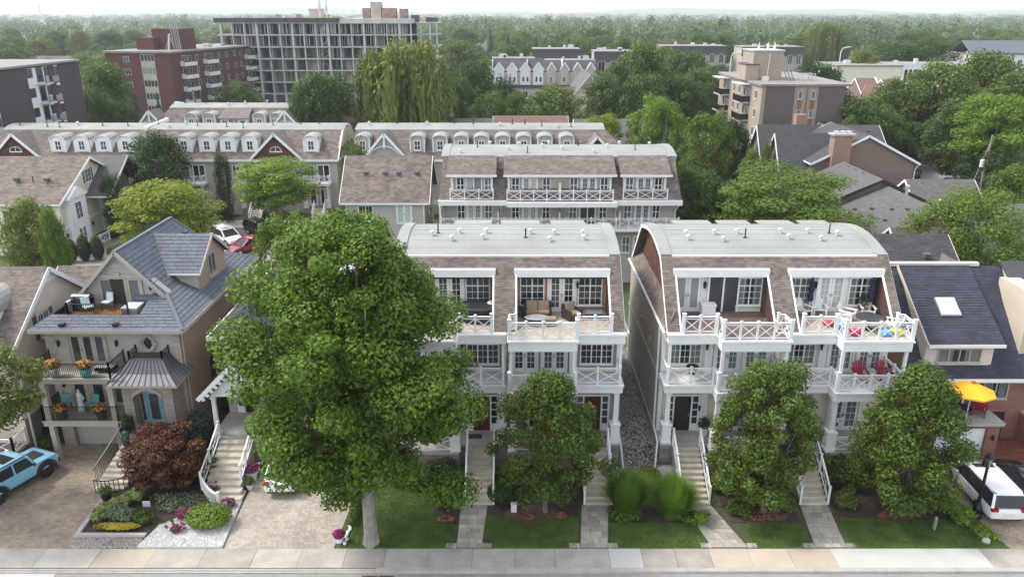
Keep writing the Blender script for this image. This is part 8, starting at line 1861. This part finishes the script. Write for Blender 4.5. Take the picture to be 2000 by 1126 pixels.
def closed_umbrella(label, loc, h, rz=0):
    o = thing('parasol', label, 'parasol', loc, rz); m = MB(); m.tube([(0, 0, 0), (0, 0, h)], 0.025, 6); m.build('pole', 'white', o); m = MB()
    m.lathe([(0.06, 0.75), (0.17, 0.85), (0.13, 1.3), (0.19, 1.45), (0.12, 1.9), (0.05, h - 0.05), (0.01, h + 0.03)], (0, 0, 0), 9); m.build('canopy', 'navy_cloth', o); m = MB(); m.lathe([(0.25, 0), (0.25, 0.08), (0.05, 0.12)], (0, 0, 0), 12); m.build('base', 'plastic_black', o); return o
closed_umbrella('closed navy parasol before the left terrace window of the cream block', (16.95, 40.85, 8.77), 2.25); closed_umbrella('closed navy parasol by the right cheek of the cream block terrace', (20.35, 40.75, 8.77), 2.45)
yu = thing('parasol', 'open yellow parasol over the brick house balcony', 'parasol', (26.45, 39.55, 2.5)); N = 8; top = (0, 0, 2.55); rim = [(1.25 * math.cos(6.2832 * k / N), 1.25 * math.sin(6.2832 * k / N), 2.02) for k in range(N)]
MB().tube([(0, 0, 0), (0, 0, 2.55)], 0.03, 8).build('pole', 'white', yu); m = MB(); m.add([top] + rim + [(p[0], p[1], p[2] - 0.10) for p in rim], [(0, 1 + k, 1 + (k + 1) % N) for k in range(N)] + [(1 + k, 1 + N + k, 1 + N + (k + 1) % N, 1 + (k + 1) % N) for k in range(N)]); m.build('canopy', 'yellow_cloth', yu)
for k in range(N): MB().bar((0, 0, 2.50), (rim[k][0] * 0.97, rim[k][1] * 0.97, rim[k][2] - 0.02), 0.02).build('rib', 'white', yu)
m = MB(); m.lathe([(0.16, 2.545), (0.1, 2.6), (0.02, 2.66)], (0, 0, 0), 8); m.build('finial', 'pot_terracotta', yu)
def wicker(label, loc, rz, w, name, cat):
    o = thing(name, label, cat, loc, rz); m = MB(); m.box(-w / 2, w / 2, -.4, .4, .06, .34); m.build('frame', 'wicker', o); MB().box(-w / 2, w / 2, .30, .42, .34, .84).build('back_frame', 'wicker', o)
    for s in (-1, 1): MB().box(min(s * w / 2, s * (w / 2 - .12)), max(s * w / 2, s * (w / 2 - .12)), -.41, .29, .34, .60).build('armrest', 'wicker', o)
    n = 2 if w > 1.1 else 1; cw = (w - .26) / n
    for i in range(n):
        x0 = -w / 2 + .13 + i * cw; m = MB(); m.box(x0 + .01, x0 + cw - .01, -.40, .2, .345, .47); m.build('seat_cushion', 'cushion_tan', o); m = MB(); m.hexa([(x0 + .02, .08, .47), (x0 + cw - .02, .08, .47), (x0 + cw - .02, .29, .47), (x0 + .02, .29, .47), (x0 + .02, .2, .9), (x0 + cw - .02, .2, .9), (x0 + cw - .02, .36, .9), (x0 + .02, .36, .9)]); m.build('back_cushion', 'cushion_tan', o)
    return o
wicker('brown wicker loveseat with tan cushions on the taupe block terrace', (1.45, 40.3, 8.77), 0, 1.55, 'wicker_sofa', 'sofa'); wicker('brown wicker armchair with tan cushion right of the loveseat', (3.35, 40.1, 8.77), R(35), 0.85, 'wicker_armchair', 'armchair')
o = thing('coffee_table', 'glass topped dark coffee table before the wicker loveseat', 'table', (1.35, 39.25, 8.77)); m = MB(); m.lathe([(.58, .40), (.60, .43), (.5, .45)], (0, 0, 0), 20, 1.15, 0.75); m.build('tabletop', 'glass_pale', o); MB().box(-.4, .4, -.26, .26, .0, .395).build('base', 'wicker', o)
o = thing('ottoman', 'tan topped wicker footstool beside the coffee table', 'stool', (2.15, 39.15, 8.77)); MB().box(-.24, .24, -.24, .24, .02, .32).build('base', 'wicker', o); MB().box(-.25, .25, -.25, .25, .325, .44).build('cushion', 'cushion_tan', o)
o = thing('side_table', 'dark square side table left of the wicker loveseat', 'table', (0.35, 40.4, 8.77)); MB().box(-.28, .28, -.28, .28, .5, .55).build('tabletop', 'plastic_black', o)
for sx in (-.24, .24):
    for sy in (-.24, .24): MB().box(sx - .03, sx + .03, sy - .03, sy + .03, 0, .5).build('leg', 'plastic_black', o)
o = thing('fire_table', 'low dark table holding a small wood tray behind the terrace railing', 'table', (4.6, 40.2, 8.77)); MB().box(-.5, .5, -.32, .32, .34, .40).build('tabletop', 'glass_pale', o); MB().box(-.42, .42, -.26, .26, 0, .335).build('base', 'wicker', o)
o = thing('hot_tub', 'black covered hot tub with white ring on the left terrace', 'hot tub', (-1.85, 40.0, 8.77)); m = MB(); m.lathe([(0.98, 0), (1.05, .1), (1.05, .72), (1.12, .74), (1.12, .84), (0.9, .90)], (0, 0, 0), 20, 1.2, 0.8); m.build('shell', 'plastic_black', o); m = MB(); m.tube([(0.75 + .22 * math.cos(6.2832 * k / 14), .1 + .18 * math.sin(6.2832 * k / 14), .95) for k in range(15)], .06, 6, False); m.build('ring', 'white', o)
o = thing('storage_box', 'small white air conditioner box before the dark sliding door', 'box', (11.15, 40.75, 8.77)); m = MB(); m.box(-.38, .38, -.25, .25, .02, .55); m.build('case', 'white', o); MB().box(-.42, .42, -.28, .28, .55, .66).build('lid', 'white', o)
pm('towel_red', (0.5, 0.06, 0.09), 0.9, 0.5, 9); pm('towel_yellow', (0.7, 0.55, 0.03), 0.9, 0.5, 9); pm('towel_blue', (0.12, 0.35, 0.6), 0.9, 0.5, 9)
for (x, y, mt, lab) in ((17.35, 39.0, 'towel_red', 'red and yellow beach toy behind the right terrace railing'), (18.0, 38.6, 'towel_blue', 'pale blue float on the right terrace floor near the bay corner'), (18.3, 37.7, 'towel_red', 'red ball toy behind the projecting terrace railing'), (19.9, 37.6, 'towel_blue', 'blue mat behind the projecting terrace railing'), (20.5, 37.7, 'towel_yellow', 'yellow float at the outer corner of the projecting terrace')):
    m = MB(); m.ball((0, 0, 0.2), (0.36, 0.24, 0.2), 10, 6, 0.15, int(x * 10)); tag(m.build('beach_toy', mt, None, (x, y, 8.77), True), lab, 'toy')
def potted(label, loc, r, h, pot, leaf, lh, seed, flower=None):
    o = thing('potted_plant', label, 'plant', loc); m = MB(); m.lathe([(r * .7, 0), (r, h * .9), (r * 1.12, h * .92), (r * 1.1, h), (r * .8, h)], (0, 0, 0), 12); m.build('pot', pot, o); rs = np.random.RandomState(seed); P, D = blob((0, 0, h + lh * .45), (r * 1.35, r * 1.35, lh * .55), 260, rs, 0.4); link('foliage', quads_mesh('foliage', leaves(P, D + np.array([0, 0, .4]), 0.07, rs), leaf), o)
    if flower: P, D = blob((0, 0, h + lh * .6), (r * 1.5, r * 1.3, lh * .5), 170, rs, 0.15); link('blossom', quads_mesh('blossom', leaves(P, D + np.array([0, -0.3, .8]), 0.07, rs, asp=.9), flower), o)
    return o
potted('terracotta pot with dark plant by the right navy parasol', (20.05, 40.9, 8.77), .26, .42, 'pot_terracotta', 'leaf_deep', .8, 1); potted('white planter with spiky plant right of the black front door', (11.05, 38.9, 2.0), .3, .5, 'white', 'leaf_deep', .7, 2); potted('dark pot plant left of the black front door', (9.0, 39.2, 2.0), .2, .35, 'plastic_black', 'leaf_mid', .8, 3)
potted('dark planter on the second floor balcony rail of the cream block', (9.95, 38.35, 6.2), .26, .3, 'plastic_black', 'leaf_deep', .25, 4); potted('green pot plant at the balcony french doors of the cream block', (13.3, 38.4, 5.72), .22, .35, 'plastic_black', 'leaf_mid', .55, 5)
potted('left orange flower trough on the upper iron balcony', (-26.2, 39.75, 5.3), .32, .6, 'galv', 'leaf_mid', .45, 6, 'petal_orange'); potted('right orange flower tub on the upper iron balcony', (-24.4, 39.75, 5.3), .32, .55, 'cushion_aqua', 'leaf_mid', .45, 7, 'petal_orange'); potted('left orange flower trough on the lower iron balcony', (-26.3, 39.75, 2.6), .32, .5, 'wicker', 'leaf_mid', .45, 8, 'petal_orange'); potted('right orange flower trough on the lower iron balcony', (-24.0, 39.75, 2.6), .32, .5, 'wicker', 'leaf_mid', .45, 9, 'petal_orange')
potted('magenta blossom tub beside the white porch steps', (-14.75, 37.4, 0), .34, .55, 'white', 'leaf_mid', .5, 10, 'petal_magenta'); potted('white pot with greenery below the magenta tub', (-14.6, 36.5, 0), .2, .3, 'white', 'leaf_small', .5, 11); potted('magenta flower pot at the pavement end of the hedge', (-8.65, 31.95, 0), .22, .3, 'white', 'leaf_mid', .35, 12, 'petal_magenta'); potted('dark urn with clipped bush at the foot of the iron stair', (-21.95, 35.3, 0), .26, .45, 'plastic_black', 'leaf_small', .6, 13)
potted('spiral topiary pot left of the aqua door', (-22.35, 39.3, 1.9), .2, .35, 'plastic_black', 'leaf_deep', 1.0, 14); potted('tall green pot plant on the stucco house steps', (-22.2, 38.6, 1.3), .2, .35, 'plastic_black', 'leaf_bluespruce', .8, 15)
def patio_chair(label, loc, rz, cush):
    o = thing('patio_chair', label, 'chair', loc, rz); m = MB()
    for sx in (-.24, .24):
        for sy in (-.24, .24): MB().bar((sx, sy, 0), (sx, sy, .42), .03).build('leg', 'black_iron', o)
    MB().box(-.26, .26, -.26, .26, .42, .45).build('seat', 'black_iron', o); MB().box(-.24, .24, -.24, .22, .455, .53).build('seat_cushion', cush, o); m = MB(); m.hexa([(-.24, .20, .5), (.24, .20, .5), (.24, .27, .5), (-.24, .27, .5), (-.22, .3, 1.0), (.22, .3, 1.0), (.22, .37, 1.0), (-.22, .37, 1.0)]); m.build('back_cushion', cush, o); return o
patio_chair('aqua cushioned chair at the left end of the lower iron balcony', (-26.5, 40.6, 2.6), R(20), 'cushion_aqua'); patio_chair('aqua cushioned chair at the middle of the lower iron balcony', (-24.9, 40.6, 2.6), R(-20), 'cushion_aqua'); patio_chair('pale cushioned chair by the open door of the roof deck', (-24.55, 43.55, 7.98), R(-15), 'cushion_pale'); patio_chair('pale cushioned chair at the front of the roof deck', (-25.3, 42.75, 7.98), R(50), 'cushion_pale')
o = thing('statue', 'small white standing figure on the lower iron balcony', 'statue', (-25.7, 40.75, 2.6)); m = MB(); m.lathe([(.2, 0), (.2, .35), (.13, .4), (.13, .5), (.17, .75), (.12, .95), (.15, 1.1), (.06, 1.2), (.09, 1.3), (.03, 1.42)], (0, 0, 0), 10); m.build('figure', 'white', o, smooth=True); MB().bar((.12, 0, 1.05), (.3, -.1, .8), .07).build('arm', 'white', o)
o = thing('barbecue', 'dark covered barbecue in the left corner of the roof deck', 'barbecue', (-26.0, 43.5, 7.98)); m = MB(); m.box(-.55, .55, -.3, .3, 0, .7); m.build('body', 'screen_dark', o); m = MB(); m.tube([(-.55, 0, .72), (.55, 0, .72)], .3, 12); m.build('hood', 'screen_dark', o)
o = thing('bench', 'grey cushioned storage bench at the right end of the roof deck', 'bench', (-22.75, 42.95, 7.98)); MB().box(-.45, .45, -.5, .5, 0, .4).build('base', 'panel_mauve', o); MB().box(-.47, .47, -.52, .52, .405, .5).build('cushion', 'cushion_pale', o)
o = thing('lounge_seat', 'striped white lounge seat on the upper iron balcony', 'seat', (-23.6, 40.5, 5.31)); MB().box(-.55, .55, -.3, .3, .12, .32).build('frame', 'black_iron', o)
for i in range(6): MB().box(-.53 + i * .18, -.45 + i * .18, -.28, .28, .325, .36).build('slat', 'white', o)
# doormats, plaques, small signs, rocks
for (x, y, mt, lab, z) in ((10.2, 38.75, 'deck_pale', 'tan doormat at the black front door', 2.004), (-2.15, 38.75, 'cedar_dark', 'dark red doormat at the left red front door', 2.004), (-21.3, 39.1, 'pot_terracotta', 'red doormat before the aqua door', 1.73)): tag(MB().box(-.4, .4, -.25, .25, 0, .02).build('doormat', mt, None, (x, y, z)), lab, 'doormat')
def text(par, s, size, loc, rot, mat):
    c = bpy.data.curves.new('number', 'FONT'); c.body = s; c.size = size; c.extrude = 0.004; c.align_x = 'CENTER'; t = bpy.data.objects.new('number', c); COL.objects.link(t); t.location = loc; t.rotation_euler = rot
    bpy.context.view_layer.update(); me = bpy.data.meshes.new_from_object(t); bpy.data.objects.remove(t); o = link('number', me, par, loc); o.rotation_euler = rot; me.materials.clear(); me.materials.append(M[mat]); return o
for (x, s, lab) in ((11.75, '34', 'white house number plaque hanging at the first cream block porch'), (18.15, '36', 'white house number plaque hanging at the second cream block porch')):
    o = thing('number_plaque', lab, 'sign', (x, 37.55, 3.6)); MB().box(-.16, .16, -.015, .015, 0, .28).build('plate', 'white', o); text(o, s, .2, (0, -.02, .07), (R(90), 0, 0), 'plastic_black'); m = MB(); m.tube([(-.2, 0, .36), (.05, 0, .36), (.2, 0, .52)], .02, 5); m.build('bracket', 'black_iron', o)
o = thing('yard_sign', 'small white notice on a stake in the hosta bed', 'sign', (-19.35, 34.4, 0)); MB().box(-.02, .02, -.02, .02, 0, .5).build('stake', 'timber', o); MB().box(-.2, .2, -.03, .0, .35, .68).build('board', 'apt_white', o)
for (x, y, lab) in ((-3.6, 34.6, 'white globe garden light by the left flagstone walk'),): o = thing('garden_light', lab, 'garden light', (x, y, 0)); MB().box(-.03, .03, -.03, .03, 0, .5).build('post', 'black_iron', o); m = MB(); m.ball((0, 0, .62), .14, 10, 6); m.build('globe', 'white', o, smooth=True)
o = thing('utility_box', 'small white utility box at the edge of the lawn before the red doors', 'box', (0.1, 34.4, 0)); MB().box(-.15, .15, -.1, .1, 0, .5).build('case', 'apt_white', o); MB().box(-.17, .17, -.12, .12, .5, .55).build('lid', 'apt_white', o)
o = thing('marker_post', 'short pale wooden marker post in the right lawn', 'post', (21.65, 32.9, 0)); m = MB(); m.box(-.06, .06, -.06, .06, 0, .75); m.hexa([(-.06, -.06, .75), (.06, -.06, .75), (.06, .06, .75), (-.06, .06, .75), (-.02, -.02, .82), (.02, -.02, .82), (.02, .02, .82), (-.02, .02, .82)]); m.build('shaft', 'bark_pale', o)
for (x, y, z, r, sd, lab) in ((23.75, 31.9, 0, .22, 1, 'white boulder at the corner of the right drive'), (8.75, 37.4, 0, .75, 2, 'large pale boulder beside the cream block steps'), (9.05, 36.7, 0, .5, 3, 'smaller pale boulder below the cream block steps'), (5.75, 37.5, 0, .6, 4, 'pale boulder at the right corner of the taupe block porch'), (-5.2, 37.0, 0, .3, 5, 'grey rock in the shady border')):
    m = MB(); m.ball((0, 0, r * .45), (r, r * .8, r * .75), 9, 6, .16, sd); tag(m.build('boulder', 'rock', None, (x, y, z)), lab, 'boulder')
o = thing('hose_reel', 'dark hose reel on the wall of the beige house', 'hose reel', (-28.55, 41.2, 1.0)); m = MB(); m.tube([(0, 0, 0), (.14, 0, 0)], .32, 14); m.build('reel', 'navy_cloth', o); MB().box(-.02, .0, -.3, .3, -.05, .05).build('bracket', 'plastic_black', o)
# ------------------------------------------------------------------ summer haze: one closed box of even air round everything
hz = MB().box(-7400, 7400, -300, 8800, -2.0, 64.0).build('haze', 'white')
tag(hz, kind='stuff')
hm = bpy.data.materials.new('haze'); hm.use_nodes = True; hn = hm.node_tree; hn.nodes.clear()
ho = hn.nodes.new('ShaderNodeOutputMaterial'); hv = hn.nodes.new('ShaderNodeVolumePrincipled')
hv.inputs['Color'].default_value = (0.88, 0.93, 0.99, 1); hv.inputs['Density'].default_value = 0.00018; hv.inputs['Anisotropy'].default_value = 0.35
hn.links.new(hv.outputs[0], ho.inputs['Volume'])
hz.data.materials.clear(); hz.data.materials.append(hm)
